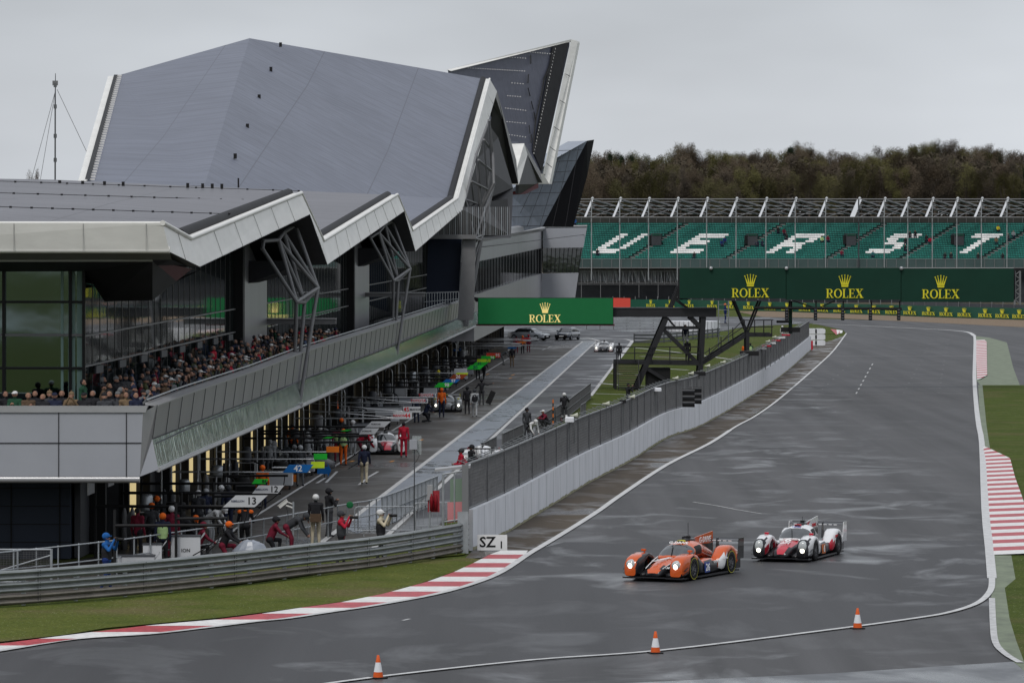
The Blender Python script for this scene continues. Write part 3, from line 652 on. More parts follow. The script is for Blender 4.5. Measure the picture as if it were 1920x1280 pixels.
rp = [(1038, 90), (1033, 118), (1026, 135), (1020, 150), (1016, 175), (1010, 200), (1005, 222), (1002, 250), (1000, 285)]
for a, c in zip(rp, rp[1:]): o.tube(onsp(*a), onsp(*c), .10, m_black, 4)
o.add([onsp(1036, 86), onsp(1066, 80), onsp(1016, 322), onsp(1000, 285)], [(0, 3, 2, 1)], m_gutter)
for x, y in ((995, 104), (991, 140), (990, 165), (996, 190), (1001, 210), (992, 235), (997, 252)): o.tube(onsp(x, y), onsp(x+random.uniform(-3, 4), y+16), .07, m_black, 4)
bp(o, 'torn_roof_sheet')
# dark fin + tiled facade at the far end
m_tile = seam_metal('blue_grey_tiles', (.20, .225, .27), .3, 400, 0, dark=.4)
o = MB(); o.slab([P3(1101, 264, 462), P3(1114, 262, 464), P3(1101, 330, 463), P3(1075, 425, 462), P3(1016, 425, 460)], (0, 3, 0), mat('fin_black', (.008, .008, .010), .6, spec=.08)); bp(o, 'fin')
o = MB(); o.slab([P3(1038, 299, 458), P3(1101, 264, 462), P3(1017, 425, 460), P3(950, 440, 456), P3(952, 360, 456)], (-2, 3, 0), m_tile)
for y in (281, 301, 321, 341, 361, 385, 405, 423):
    x0 = 1038 if y > 299 else 1038+(299-y)*1.8; x0 = max(952, 1040-(max(0, y-330))*3); x1 = 1101-(y-264)*.52
    if x1 > x0: o.tube(P3(x0, y+2, 456), P3(x1, y, 459.6), .035, m_seam, 4)
for k in range(9):
    a = P3(1085-k*16, 275+k*7, 457.5); c = P3(1060-k*24, 425, 457.5); o.tube(a, c, .03, m_seam, 4)
bp(o, 'tiled_facade')
# far block: grey bands with glazing strip
o = MB()
cK = -17.2
def K(x, y): return E(x, y, cK)
top = [K(889, 448), K(1018, 427)]; bot = [K(889, 492), K(1018, 465)]
Kf = lambda x, y: Pt(x, y, 527)
o.slab([top[0], top[1], bot[1], bot[0]], (-3, 0, 0), m_panel2)
o.slab([Kf(1018, 427), Kf(1101, 424), Kf(1094, 464), Kf(1018, 465)], (0, 4, 0), m_panel)
o.slab([K(889, 553), K(1018, 512), K(1018, 575), K(889, 640)], (-3, 0, 0), m_panel2)
o.slab([Kf(1015, 513), Kf(1085, 511), Kf(1076, 575), Kf(1015, 575)], (0, 4, 0), m_panel)
o.tube(K(889, 444), K(1020, 425), .5, m_trim, 6); o.tube(Kf(1018, 425), Kf(1101, 424), .12, m_trim, 6)
o.tube(K(889, 465), Kf(1095, 440), .04, m_seam, 4); o.tube(Kf(1014, 465), Kf(1010, 575), .25, m_black, 6)
o.slab([K(889, 440), K(1018, 425), K(1018, 590), K(889, 640)], (-9, 0, 0), m_dgrey) if 0 else None
bp(o, 'end_block_cladding')
o = MB()
o.slab([K(889, 492)-NX*.3, K(1018, 465)-NX*.3, K(1018, 512)-NX*.3, K(889, 553)-NX*.3], (-2, 0, 0), m_glass)
o.slab([Kf(1018, 465)+Vector((0, .4, 0)), Kf(1093, 464)+Vector((0, .4, 0)), Kf(1085, 511)+Vector((0, .4, 0)), Kf(1018, 512)+Vector((0, .4, 0))], (0, 3, 0), m_glass)
bp(o, 'end_block_glazing')
o = MB()
for k in range(46):
    x = 896+k*2.7; t = (x-889)/129; o.tube(K(x, 491-27*t), K(x, 552-41*t), .05, m_fin if k % 2 else m_steel, 4)
for k in range(9): x = 1026+k*8; o.tube(Kf(x, 465), Kf(x-6*(x-1018)/75, 511), .06, m_fin, 4)
split_parts(bp(o, 'end_block_mullions'), 'mullion')
# ---- balcony front (front face + side fascia)
zb = lambda D: 3.03+(D-140)*.0042
# side: three strips
def side_pts(x0, x1, n, fn, c):
    return [E(x0+(x1-x0)*k/n, fn(x0+(x1-x0)*k/n), c) for k in range(n+1)]
def interp(tab):
    def f(x):
        for (a, ya), (c, yc) in zip(tab, tab[1:]):
            if x <= c or (c, yc) == tab[-1]: return ya+(yc-ya)*(x-a)/(c-a)
    return f
f_top = interp([(272, 766), (300, 757), (350, 737), (480, 694), (575, 657), (700, 618), (872, 562), (900, 553)])
f_seam = interp([(268, 829), (480, 747), (520, 730), (729, 652), (880, 589), (900, 582)])
f_bot = interp([(262, 895), (400, 835), (480, 800), (700, 699), (890, 612), (960, 580)])
STEP = (356-140.95)/60
def vstrip(o, n, f0, c0, f1, c1, mt):
    A = []; Bq = []
    for k in range(n+1):
        D = 140.95+STEP*k; x = 960+F*(MB_+c0/D); xx = 960+F*(MB_+c1/D); A.append(E(x, f0(x), c0)); Bq.append(E(xx, f1(xx), c1))
    for k in range(n): o.quad(Bq[k], Bq[k+1], A[k+1], A[k], mt)
    return A, Bq
cT, cS, cB = -17.0, -17.15, -16.95
o = MB(); A, Bq = vstrip(o, 60, f_top, cT, f_seam, cS, m_panel2); bp(o, 'balcony_parapet')
o2 = MB(); _, Cq = vstrip(o2, 72, f_seam, cS, f_bot, cB, m_shiny); bp(o2, 'balcony_fascia')
o = MB()
for k in range(0, 61):
    o.tube(A[k]+NX*.015, Bq[k]+NX*.015, .012, m_seam, 4)
for k in range(60):
    a, c = A[k], A[k+1]
    o.hexa([a+NX*.04-Vector((0, 0, .05)), c+NX*.04-Vector((0, 0, .05)), c-NX*.38, a-NX*.38, a+NX*.04, c+NX*.04, c-NX*.38+Vector((0, 0, .08)), a-NX*.38+Vector((0, 0, .08))], m_trim)
    o.tube(Bq[k]+NX*.02, Bq[k+1]+NX*.02, .022, m_seam, 4); o.tube(Cq[k], Cq[k+1], .09, m_trim, 6)
bp(o, 'parapet_trim')
# balcony slab underside / deck
o = MB()
for k in range(60):
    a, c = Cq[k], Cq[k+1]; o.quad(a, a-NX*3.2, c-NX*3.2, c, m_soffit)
    da = A[k]-Vector((0, 0, 1.25)); dc = A[k+1]-Vector((0, 0, 1.25))
    for q_ in (da, dc):
        if q_.y < 141.3: q_ += AX*(141.3-q_.y)
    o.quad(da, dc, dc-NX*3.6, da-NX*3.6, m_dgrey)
bp(o, 'balcony_deck')
# front face
FD = 140.6
def FP(x, y, d=0.): return Pt(x, y, FD+d)
o = MB()
o.slab([FP(-420, 773), FP(268, 773), FP(262, 893), FP(-420, 893)], (0, .3, 0), m_panel)
bp(o, 'balcony_front')
o = MB()
o.slab([FP(-420, 761, -.05), FP(277, 761, -.05), FP(273, 773, -.05), FP(-420, 773, -.05)], (0, .45, 0), m_trim)
o.add([FP(268, 773), FP(277, 770), Bq[0], A[0], Cq[0], FP(262, 893)], [(0, 3, 2, 4, 5)], m_panel2)
o.tube(FP(-420, 898, .1), FP(262, 898, .1), .12, m_trim, 8)
for x, y0, y1 in ((110, 773, 893), (237, 773, 893)): o.tube(FP(x, y0, -.01), FP(x, y1, -.01), .02, m_seam, 4)
o.tube(FP(-420, 830.5, -.01), FP(265, 830, -.01), .02, m_seam, 4)
bp(o, 'front_panel_joints')
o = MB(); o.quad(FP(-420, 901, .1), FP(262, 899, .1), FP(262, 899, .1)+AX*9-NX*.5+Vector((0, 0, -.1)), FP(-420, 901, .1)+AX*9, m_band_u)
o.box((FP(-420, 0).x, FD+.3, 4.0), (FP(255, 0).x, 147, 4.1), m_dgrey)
bp(o, 'balcony_underside')
# ground floor: dark blue wall at left + garage wall
o = MB(); wl = Pt(-420, 903, 146.5); wr = Pt(132, 903, 146.5)
o.box((wl.x, 146.5, 0), (wr.x, 150, 3.1), m_navy)
for z in (.55, 1.15, 1.75, 2.35): o.box((wl.x, 146.47, z), (wr.x+.003, 146.5, z+.025), m_black)
for x in (111, 20): q = Pt(x, 0, 146.5).x; o.box((q, 146.46, 0), (q+.04, 146.49, 3.1), m_black)
bp(o, 'ground_floor_wall')
cW = -20.3
n_b = 54; D0 = 149.2; pitch = 6.22
MG = lambda D, c, z: BP(D, c, z)
for k in range(n_b):
    Da = D0+k*pitch; Db = Da+pitch; zt = zb(Da)+.25
    o = MB(); o2 = MB(); o3 = MB()
    o.hexa([MG(Da, cW, 0), MG(Da, cW+.55, 0), MG(Da+.35, cW+.55, 0), MG(Da+.35, cW, 0), MG(Da, cW, zt), MG(Da, cW+.55, zt), MG(Da+.35, cW+.55, zt), MG(Da+.35, cW, zt)], m_black)
    o.hexa([MG(Da+.36, cW, 0), MG(Da+.36, cW+.35, 0), MG(Da+1.1, cW+.35, 0), MG(Da+1.1, cW, 0), MG(Da+.36, cW, zt), MG(Da+.36, cW+.35, zt), MG(Da+1.1, cW+.35, zt), MG(Da+1.1, cW, zt)], m_dgrey)
    lit = random.random() < .8
    # door opening: recessed dark bay, shutter half up
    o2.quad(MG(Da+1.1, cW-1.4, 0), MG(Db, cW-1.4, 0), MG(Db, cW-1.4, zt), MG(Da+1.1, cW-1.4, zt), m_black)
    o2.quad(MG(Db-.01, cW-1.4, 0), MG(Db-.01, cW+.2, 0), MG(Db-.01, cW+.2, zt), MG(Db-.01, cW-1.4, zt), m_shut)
    h = random.choice([.2, .5, .9, 1.2]) if lit else zt
    o2.hexa([MG(Da+1.1, cW-.1, zt-h), MG(Da+1.1, cW, zt-h), MG(Db, cW, zt-h), MG(Db, cW-.1, zt-h), MG(Da+1.1, cW-.1, zt), MG(Da+1.1, cW, zt), MG(Db, cW, zt), MG(Db, cW-.1, zt)], m_shut)
    # hanging pale canopy box under the soffit
    o3.hexa([MG(Da+2, cW+.3, zt-.55), MG(Da+2, cW+1.3, zt-.55), MG(Da+3.6, cW+1.3, zt-.55), MG(Da+3.6, cW+.3, zt-.55), MG(Da+2, cW+.3, zt-.2), MG(Da+2, cW+1.3, zt-.2), MG(Da+3.6, cW+1.3, zt-.2), MG(Da+3.6, cW+.3, zt-.2)], m_panel2)
    bp(o, 'garage_pillar'); bp(o2, 'garage_door'); bp(o3, 'canopy_heater')
    if lit and k > 0:
        s_ = MB(); hh = random.uniform(.3, .8); s_.hexa([MG(Db-.62, cW-.18, hh), MG(Db-.62, cW+.1, hh), MG(Db-.5, cW+.1, hh), MG(Db-.5, cW-.18, hh), MG(Db-.62, cW-.18, 2.85), MG(Db-.62, cW+.1, 2.85), MG(Db-.5, cW+.1, 2.85), MG(Db-.5, cW-.18, 2.85)], m_strip_l)
        bp(s_, 'lit_edge_strip')

# white name plates over the doors
o = MB()
for k in (0, 1):
    Da = D0-4.0+k*5; o.box((-.02, 0, 0), (.02, 1.5, .7), m_panel2, Matrix.Translation(BP(Da, cW+.5, 2.2)) @ Matrix.Rotation(BYAW, 4, 'Z'))
o.hexa([MG(147, cW-.2, 0), MG(147, cW, 0), MG(149.2, cW, 0), MG(149.2, cW-.2, 0), MG(147, cW-.2, 3.1), MG(147, cW, 3.1), MG(149.2, cW, 3.1), MG(149.2, cW-.2, 3.1)], m_dgrey)
bp(o, 'garage_wall_end')
# building mass behind
o = MB(); Dn = 535
o.hexa([BP(148, -22.3, 0), BP(Dn, -22.3, 0), BP(Dn, -44, 0), BP(148, -60, 0), BP(148, -22.3, 8.2), BP(Dn, -22.3, 9.5), BP(Dn, -44, 9.5), BP(148, -60, 8.2)], m_soffit)
o.hexa([BP(285, -22.5, 9), BP(420, -22.5, 9), BP(420, -44, 9), BP(285, -44, 9), BP(285, -22.5, 12.6), BP(420, -22.5, 14.5), BP(420, -44, 14.5), BP(285, -44, 12.6)], m_soffit); bp(o, 'core')
# glass walls
cG = -20.2
o = MB()
def gz(D, z): return z+(D-147)*.0045
o.quad(BP(147, cG, 4), BP(345, cG, 4.4), BP(345, cG, 14.2), BP(147, cG, 9.2), m_glass)
gp = bp(o, 'side_glazing')
o = MB()
for k in range(100):
    D = 147.2+k*1.96
    if 197 < D < 207 or 262 < D < 275: continue
    zt_ = 9.8+max(0, (D-160)*.02); o.hexa([BP(D, cG, 4), BP(D, cG+.014, 4), BP(D+.10, cG+.014, 4), BP(D+.10, cG, 4), BP(D, cG, zt_), BP(D, cG+.014, zt_), BP(D+.10, cG+.014, zt_), BP(D+.09, cG, zt_)], m_fin)
split_parts(bp(o, 'side_mullions'), 'mullion')
o = MB()
for z in (6.39, 7.42): o.hexa([BP(147, cG, z), BP(147, cG+.07, z), BP(345, cG+.07, gz(345, z)), BP(345, cG, gz(345, z)), BP(147, cG, z+.05), BP(147, cG+.07, z+.05), BP(345, cG+.07, gz(345, z)+.05), BP(345, cG, gz(345, z)+.05)], m_steel)
for k in range(10): D = 150+k*6.2; o.box((0, -.9, -.28), (.06, .9, -.02), m_dgrey, Matrix.Translation(BP(D, cG+.1, gz(D, 6.39))) @ Matrix.Rotation(BYAW, 4, 'Z'))
split_parts(bp(o, 'side_transoms'), 'transom')
o = MB()
for Da, Db in ((197, 208), (263, 275.5), (345, 372)):
    o.hexa([BP(Da, cG-.1, 4), BP(Da, cG+.35, 4), BP(Db, cG+.35, 4), BP(Db, cG-.1, 4), BP(Da, cG-.1, 12.5), BP(Da, cG+.35, 12.5), BP(Db, cG+.35, 12.5), BP(Db, cG-.1, 12.5)], m_panel2 if Da < 300 else m_dgrey)
    o.hexa([BP(Da-.8, cG-.1, 4), BP(Da-.8, cG+.4, 4), BP(Da, cG+.4, 4), BP(Da, cG-.1, 4), BP(Da-.8, cG-.1, 12.5), BP(Da-.8, cG+.4, 12.5), BP(Da, cG+.4, 12.5), BP(Da, cG-.1, 12.5)], m_black)
split_parts(bp(o, 'solid_wall_panels'), 'wall_panel')
# front glazing
gx = BP(147, cG, 0).x; lx = Pt(-420, 0, 147).x
o = MB(); o.quad(Vector((lx, 147.03, 4)), Vector((gx, 147.03, 4)), Vector((gx, 147.03, 9.75)), Vector((lx, 147.03, 9.75)), m_glassf); bp(o, 'front_glazing')
o = MB()
for x in (7, 132, 157): q = Pt(x, 0, 146.9).x; o.box((q-.05, 146.85, 4), (q+.05, 147, 9.75), m_fin)
for y in (566, 628, 690): z = Pt(0, y, 146.9).z; o.box((lx, 146.86, z-.04), (gx, 146.99, z+.04), m_steel if y == 628 else m_fin)
split_parts(bp(o, 'front_mullions'), 'mullion')
o = MB()
for x0, x1 in ((114, 119), (128, 131), (134, 141), (144, 155)): a, c = Pt(x0, 0, 147).x, Pt(x1, 0, 147).x; o.box((a, 147.0, 4), (c, 147.02, 9.7), m_teal)
split_parts(bp(o, 'interior_curtain'), 'curtain')
# blue-black recess and its frame beyond the second column, with stair rails
o = MB()
o.slab([Pt(803, 443, 318), Pt(866, 443, 318), Pt(860, 562, 318), Pt(798, 585, 318)], (0, 2, 0), m_blue)
o.slab([Pt(868, 447, 317), Pt(892, 447, 317), Pt(888, 600, 317), Pt(858, 600, 317), ], (0, 1, 0), m_steel)
o.slab([Pt(803, 440, 316.5), Pt(892, 440, 316.5), Pt(892, 448, 316.5), Pt(803, 448, 316.5)], (0, 1, 0), m_steel)
bp(o, 'recess')
o = MB()   # louvred dark glazing under the high eave
o.slab([Pt(790, 440, 322), Pt(866, 392, 330), Pt(905, 380, 342), Pt(952, 372, 350), Pt(955, 440, 350), Pt(895, 445, 340), Pt(800, 443, 322)], (0, 1, 0), m_soffit)
o.slab([Pt(790, 446, 352), Pt(852, 398, 352), Pt(893, 300, 366), Pt(916, 232, 378), Pt(934, 258, 392), Pt(962, 352, 392), Pt(958, 446, 352)], (0, 1, 0), m_soffit)
for k in range(44):
    x = 800+k*3.6; y0 = 442-(x-800)*.75 if x < 868 else 388; o.tube(Pt(x, max(y0, 366 if x > 940 else 380), 321), Pt(x, 441, 321), .035, m_steel if k % 3 else m_galv, 4)
split_parts(bp(o, 'upper_louvres'), 'louvre')
o = MB()
for (D, x1, y) in ((208, 630, 603), (272, 797, 553)):
    a = BP(D, cG, 0); z = Pt(0, y, D).z; xr = (x1-960)*D/F
    o.box((a.x, D, z-.12), (xr, D+.5, z+.12), m_steel); o.box((a.x, D-.1, z+.12), (xr, D+.7, z+.17), m_trim)
split_parts(bp(o, 'balcony_beams'), 'balcony_beam')
o = MB()
for k in range(14):
    x = 795+k*5; o.tube(Pt(x, 588-k*1.7, 306), Pt(x, 549-k*.1, 306), .03, m_galv, 4)
o.tube(Pt(795, 549, 306), Pt(860, 547, 306), .04, m_galv, 4); o.tube(Pt(795, 566, 306), Pt(860, 560, 306), .03, m_galv, 4)
bp(o, 'stair_rail')
# branching steel columns
def truss(nodes, legs, tops, links, r):
    t = MB()
    for a, c in legs+tops+links: t.tube(a, c, r, m_steel, 8)
    for n in nodes: t.ball(n, r*1.25, m_steel, 8)
    bp(t, 'branching_column')
def tr(foot, nod, top, extra, D, r=.085):
    f = [Pt(x, y, D) for x, y in foot]; n = [Pt(x, y, D+d) for x, y, d in nod]; t = [Pt(x, y, D+d) for x, y, d in top]
    legs = [(f[i], n[i]) for i in range(len(nod))]
    rods = []
    for i, j in extra: rods.append((n[i], t[j]))
    ring = [(n[i], n[(i+1) % len(n)]) for i in range(len(n))]+[(t[i], t[i+1]) for i in range(len(t)-1)]
    truss(n+t, legs, rods, ring, r)
tr([(550, 754), (556, 754), (562, 752)], [(556, 566, -1), (571, 567, 1), (596, 540, 2)], [(492, 466, -2), (494, 452, -1.5), (522, 450, 0), (532, 436, 1.5), (554, 422, 3)], [(0, 0), (0, 2), (1, 2), (1, 3), (2, 2), (2, 3), (2, 4)], 194)
tr([(735, 673), (739, 674), (743, 671)], [(738, 526, -1), (747, 526, 1), (769, 504, 2)], [(694, 446, -2), (710, 436, -1), (722, 422, 1), (736, 415, 3)], [(0, 0), (0, 1), (1, 1), (1, 2), (2, 1), (2, 2), (2, 3)], 260)
tr([(868, 612), (872, 612), (876, 611)], [(890, 447, -2), (901, 450, 1), (905, 440, 2)], [(872, 374, -4), (893, 290, 0), (917, 226, 2), (926, 345, 4)], [(0, 0), (1, 0), (0, 3), (1, 3), (2, 3), (2, 1)], 338, .10)
t = MB()
lad = [(872, 374), (884, 340), (897, 300), (907, 262), (917, 226)]; lad2 = [(893, 410), (903, 385), (914, 355), (921, 320), (924, 285)]
for (a, c), (d, e_) in zip(zip(lad, lad[1:]), zip(lad2, lad2[1:])):
    t.tube(Pt(*a, 337), Pt(*e_, 340), .1, m_steel, 6); t.tube(Pt(*d, 340), Pt(*e_, 340), .1, m_steel, 6); t.tube(Pt(*c, 337), Pt(*d, 340), .08, m_steel, 6)
for a, c in ((( 873, 374), (893, 410)), ((917, 226), (924, 285)), ((926, 345), (893, 410)), ((926, 345), (924, 285)), ((874, 560), (890, 447)), ((884, 500), (900, 450))): t.tube(Pt(*a, 338), Pt(*c, 339), .1, m_steel, 6)
bp(t, 'column_bracing')
t = MB()
for x, y, D in ((540, 758, 193), (727, 677, 259)): t.bbox(Pt(x+6, y, D), (1.0, 1.2, .14), m_trim)
split_parts(bp(t, 'column_shoes'), 'column_shoe')
# handrail behind the parapet
t = MB()
for k in range(0, 60): t.tube(A[k]-NX*.3+Vector((0, 0, .18)), A[k+1]-NX*.3+Vector((0, 0, .18)), .03, m_galv, 5)
bp(t, 'balcony_handrail')
# mast with guy wires
o = MB(); mz = Pt(103, 337, 330); top = Pt(104, 138, 330)
m_mast = mat('mast_grey', (.11, .115, .12), .5)
ms = thing('radio_mast', 'tall thin guyed radio mast standing behind the pit building roof', 'mast', (mz.x, 330, 0))
o.tube((mz.x, 330, 0), Pt(103.5, 200, 330), .08, m_mast, 6, .06); o.tube(Pt(103.5, 200, 330), top, .06, m_dgrey, 6, .025); o.build('pole', ms, True)
o = MB()
for y in (160, 200, 255, 300): o.bbox(Pt(103.5, y, 330), (.22, .22, .3), m_mast)
o.bbox(Pt(103.5, 156, 330), (.4, .2, .35), m_steel); split_parts(o.build('fittings', ms, True), 'fitting')
for a, c in (((104, 170), (62, 325)), ((104, 170), (76, 335)), ((107, 168), (165, 290))):
    o = MB(); o.tube(Pt(*a, 330), Pt(*a, 330)+(Pt(*c, 332)-Pt(*a, 330))*2.6, .022, m_steel, 4); o.build('guy_wire', ms, True)
# ================================================================ pit wall, fences, barriers
m_conc = mat('whitewashed_concrete', (.64, .65, .68), .75, var=.13, scale=1.4, bump=.003, stretch=(1, 1, .3))
m_moss = mat('mossy_wall_foot', (.27, .26, .17), .9, var=.35, scale=2)
m_fence = mat('fence_wire', (.16, .16, .165), .55, metal=.3, var=.25, scale=3)
m_post = mat('fence_post', (.20, .205, .21), .45, metal=.5)
m_armco = mat('armco_steel', (.22, .235, .235), .45, metal=.5, var=.22, scale=1.5, stretch=(1, 1, 3))
m_armlow = mat('dirty_armco_steel', (.17, .155, .135), .6, metal=.35, var=.25, scale=1.5)
WBp = resample(smooth_pts([G(*p) for p in WB], 6), 1.0)
pw = thing('pit_wall', 'long whitewashed concrete pit wall with grey wire fence on top beside the straight', 'wall', WBp[0])
def extr(path, h0, h1, th, mt, side=1, b=None):
    b = b or MB()
    for i in range(len(path)-1):
        a, c = path[i], path[i+1]; d = (c-a).normalized(); n = Vector((-d.y, d.x, 0))*th*side
        z0, z1 = Vector((0, 0, h0)), Vector((0, 0, h1))
        b.quad(a+z0, c+z0, c+z1, a+z1, mt); b.quad(c+n+z0, a+n+z0, a+n+z1, c+n+z1, mt); b.quad(a+z1, c+z1, c+n+z1, a+n+z1, mt)
    a, c = path[0], path[1]; d = (c-a).normalized(); n = Vector((-d.y, d.x, 0))*th*side
    b.quad(a+n+Vector((0, 0, h0)), a+Vector((0, 0, h0)), a+Vector((0, 0, h1)), a+n+Vector((0, 0, h1)), mt)
    return b
b = extr(WBp, 0, 1.41, .35, m_conc); b.build('concrete_wall', pw, True)
b = MB()
for i in range(0, len(WBp)-1, 3):
    a = WBp[i]; d = (WBp[i+1]-a).normalized(); n = Vector((d.y, -d.x, 0)); b.hexa([a+n*.002, a+n*.008, a+n*.008+d*.03, a+n*.002+d*.03]+[p+Vector((0, 0, 1.40)) for p in (a+n*.002, a+n*.008, a+n*.008+d*.03, a+n*.002+d*.03)], mat('wall_joint', (.50, .51, .53), .8))
b.build('wall_joints', pw, True)
b = MB()
for i in range(len(WBp)-1):
    a, c = WBp[i], WBp[i+1]; d = (c-a).normalized(); n = Vector((d.y, -d.x, 0))*.006; h = .07+.07*random.random(); h2 = .07+.07*random.random()
    b.quad(a+n, c+n, c+n+Vector((0, 0, h)), a+n+Vector((0, 0, h2)), m_moss)
b.build('moss_line', pw, True)
# fence wires: vertical bars + rails + posts
def back(path, off):
    out = []
    for i, a in enumerate(path):
        d = (path[min(i+1, len(path)-1)]-path[max(0, i-1)]).normalized(); out.append(a+Vector((-d.y, d.x, 0))*off)
    return out
fp = back(WBp, .18); b = MB(); fine = resample(fp, .085)
for i, p in enumerate(fine[:-1]):
    d = (fine[i+1]-p).normalized(); n = Vector((-d.y, d.x, 0)); q = [p, p+n*.012, p+n*.012+d*.03, p+d*.03]
    tp = 2.98+.012*math.sin(i*.9); b.add([v+Vector((0, 0, 1.38)) for v in q]+[v+Vector((0, 0, tp)) for v in q], [(0, 1, 5, 4), (1, 2, 6, 5), (2, 3, 7, 6), (3, 0, 4, 7)], m_fence)
for z in [1.5+.12*k for k in range(13)]:
    for i in range(0, len(fp)-2, 2): b.tube(fp[i]+Vector((0, 0, z)), fp[min(i+2, len(fp)-1)]+Vector((0, 0, z)), .008, m_fence, 3)
b.build('fence_mesh', pw, True)
b = MB()
for z, r in ((1.46, .03), (2.98, .035)):
    for i in range(0, len(fp)-2, 2): b.tube(fp[i]+Vector((0, 0, z)), fp[min(i+2, len(fp)-1)]+Vector((0, 0, z)), r, m_post, 5)
b.build('fence_rail', pw, True)
for i in range(0, len(fp)-1, 5):
    b = MB(); d = (fp[i+1]-fp[i]).normalized(); n = Vector((-d.y, d.x, 0)); p = fp[i]
    q = [p-n*.05, p+n*.05, p+n*.05+d*.06, p-n*.05+d*.06]; b.hexa([v+Vector((0, 0, .9)) for v in q]+[v+Vector((0, 0, 3.02)) for v in q], m_fence); b.build('fence_post', pw, True)
    if len(pw.children) > 90: break
b = MB()
for i in range(0, len(fp)-1, 2):
    p = fp[i]; b.tube(p+Vector((0, 0, 2.98)), p+Vector((-.35, .05, 3.12)), .018, m_post, 4)
for k in range(3):
    for i in range(0, len(fp)-4, 4): b.tube(fp[i]+Vector((-.1*k-.05, 0, 3.01+.04*k)), fp[i+4]+Vector((-.1*k-.05, 0, 3.0+.04*k)), .014, m_galv, 3)
b.build('fence_top_wires', pw, True)
e0 = G(881, 1037); b = MB(); b.box((-.12, -.08, 0), (.10, .08, 3.02), m_post, Matrix.Translation(e0+Vector((-.15, .15, 0)))); b.build('end_post', pw, True)
b = MB(); b.box((-.42, -.05, 0), (-.05, .12, 1.42), m_galv, Matrix.Translation(e0)); b.build('end_cap', pw, True)
# countdown boards hung on the wall
def black_board(px, y0, y1, D, wpx, label):
    t = thing('countdown_board', label, 'display board', Pt(px, y1, D), 0, 'black slatted boards hung on the pit wall fence')
    s = D/F; w_, h = wpx*s, (y1-y0)*s
    b = MB(); b.box((-w_/2, 0, 0), (w_/2, .16, h), m_black); b.build('housing', t)
    for k in range(3):
        b = MB(); z = h*(k+.55)/3; b.box((-w_/2*.96, -.08, z), (w_/2*.96, 0, z+h*.08), m_dgrey); b.box((-w_/2, -.1, z+h*.08), (w_/2, 0, z+h*.12), m_steel); b.build('louvre', t)
    b = MB(); b.tube((-w_*.3, .1, h), (-w_*.3, .1, h+.4), .03, m_post); b.tube((w_*.3, .1, h), (w_*.3, .1, h+.4), .03, m_post); b.build('bracket', t)
black_board(1291, 729, 763, 238, 23, 'nearest black slatted display board on the pit wall fence, in front of its twin')
black_board(1304, 725, 757, 243, 23, 'black slatted display board half hidden behind the nearest one on the pit wall')
black_board(1434, 672, 695, 340, 16, 'small black slatted display board on the fence farther along the pit wall')
black_board(1450, 663, 681, 352, 11, 'farthest and narrowest black board on the pit wall fence')
# ---- armco barrier
AB = [(-60, 1142), (0, 1137), (72, 1132), (270, 1115), (440, 1097), (577, 1080), (689, 1067), (771, 1054), (876, 1035)]
ABp = smooth_pts([G(*p) for p in AB], 8)
ar = thing('crash_barrier', 'three-rail galvanised crash barrier curving along the grass in front of the photographers', 'barrier', ABp[0])
prof = [(.0, .0), (.05, .03), (.08, .07), (.05, .11), (.01, .14), (.0, .155), (.01, .17), (.05, .20), (.08, .24), (.05, .28), (.0, .31)]
for z0, mt in ((.03, m_armlow), (.38, m_armco), (.73, m_armco)):
    b = MB(); rg = []
    for i, p in enumerate(ABp):
        d = (ABp[min(i+1, len(ABp)-1)]-ABp[max(0, i-1)]).normalized(); n = Vector((d.y, -d.x, 0))
        rg.append([p+n*x+Vector((0, 0, z0+z)) for x, z in prof]+[p-n*.01+Vector((0, 0, z0+z)) for x, z in reversed(prof)])
    b.rings(rg, mt, True, False); b.build('rail', ar, True)
pp = resample(ABp, 2.05)
for i, p in enumerate(pp):
    b = MB(); b.box((-.06, .06, 0), (.06, .2, .98), m_galv, Matrix.Translation(p)); b.build('post', ar, True)
for x, y in ((72, 1132), (270, 1115), (440, 1097), (577, 1080), (689, 1067), (771, 1054)):
    b = MB(); p = G(x, y)
    for z0 in (.03, .38, .73):
        for k in range(4):
            for dx in (-.07, .07): b.ball(p+Vector((dx, -.095 if k in (1, 2) else -.07, z0+.05+.07*k)), .014, m_black, 6)
    b.tube(p+Vector((0, -.09, .05)), p+Vector((0, -.09, 1.0)), .01, m_seam, 4); b.build('splice_bolts', ar, True)
# ---- tubular handrail
HR = [(0, 1035), (130, 1022), (234, 1010), (352, 994), (442, 981), (540, 965), (654, 944), (715, 932), (821, 892)]
HRg = [G(x, (y-49.2)/.8942) for x, y in [(-60, 1041)]+HR]
hp = smooth_pts(HRg, 6)
hr = thing('handrail', 'long tubular steel handrail behind the crash barrier along the pit lane', 'railing', hp[0])
b = MB()
for z in (1.1, .55): b.path([p+Vector((0, 0, z)) for p in hp], .024, m_galv, 6)
b.build('rails', hr, True)
dense0 = G(672, 989).y
for i, p in enumerate(resample(hp, 1.15)):
    b = MB(); b.tube(p, p+Vector((0, 0, 1.1)), .026, m_galv, 6); b.ball(p+Vector((0, 0, 1.1)), .04, m_galv, 6); b.build('post', hr, True)
b = MB(); b.path([p+Vector((0, .02, .12)) for p in hp if p.y > dense0-1], .02, m_galv, 5)
for p in resample([q for q in hp if q.y > dense0-.5], .16): b.tube(p+Vector((0, .02, .12)), p+Vector((0, .02, 1.08)), .012, m_galv, 4)
b.build('pickets', hr, True)
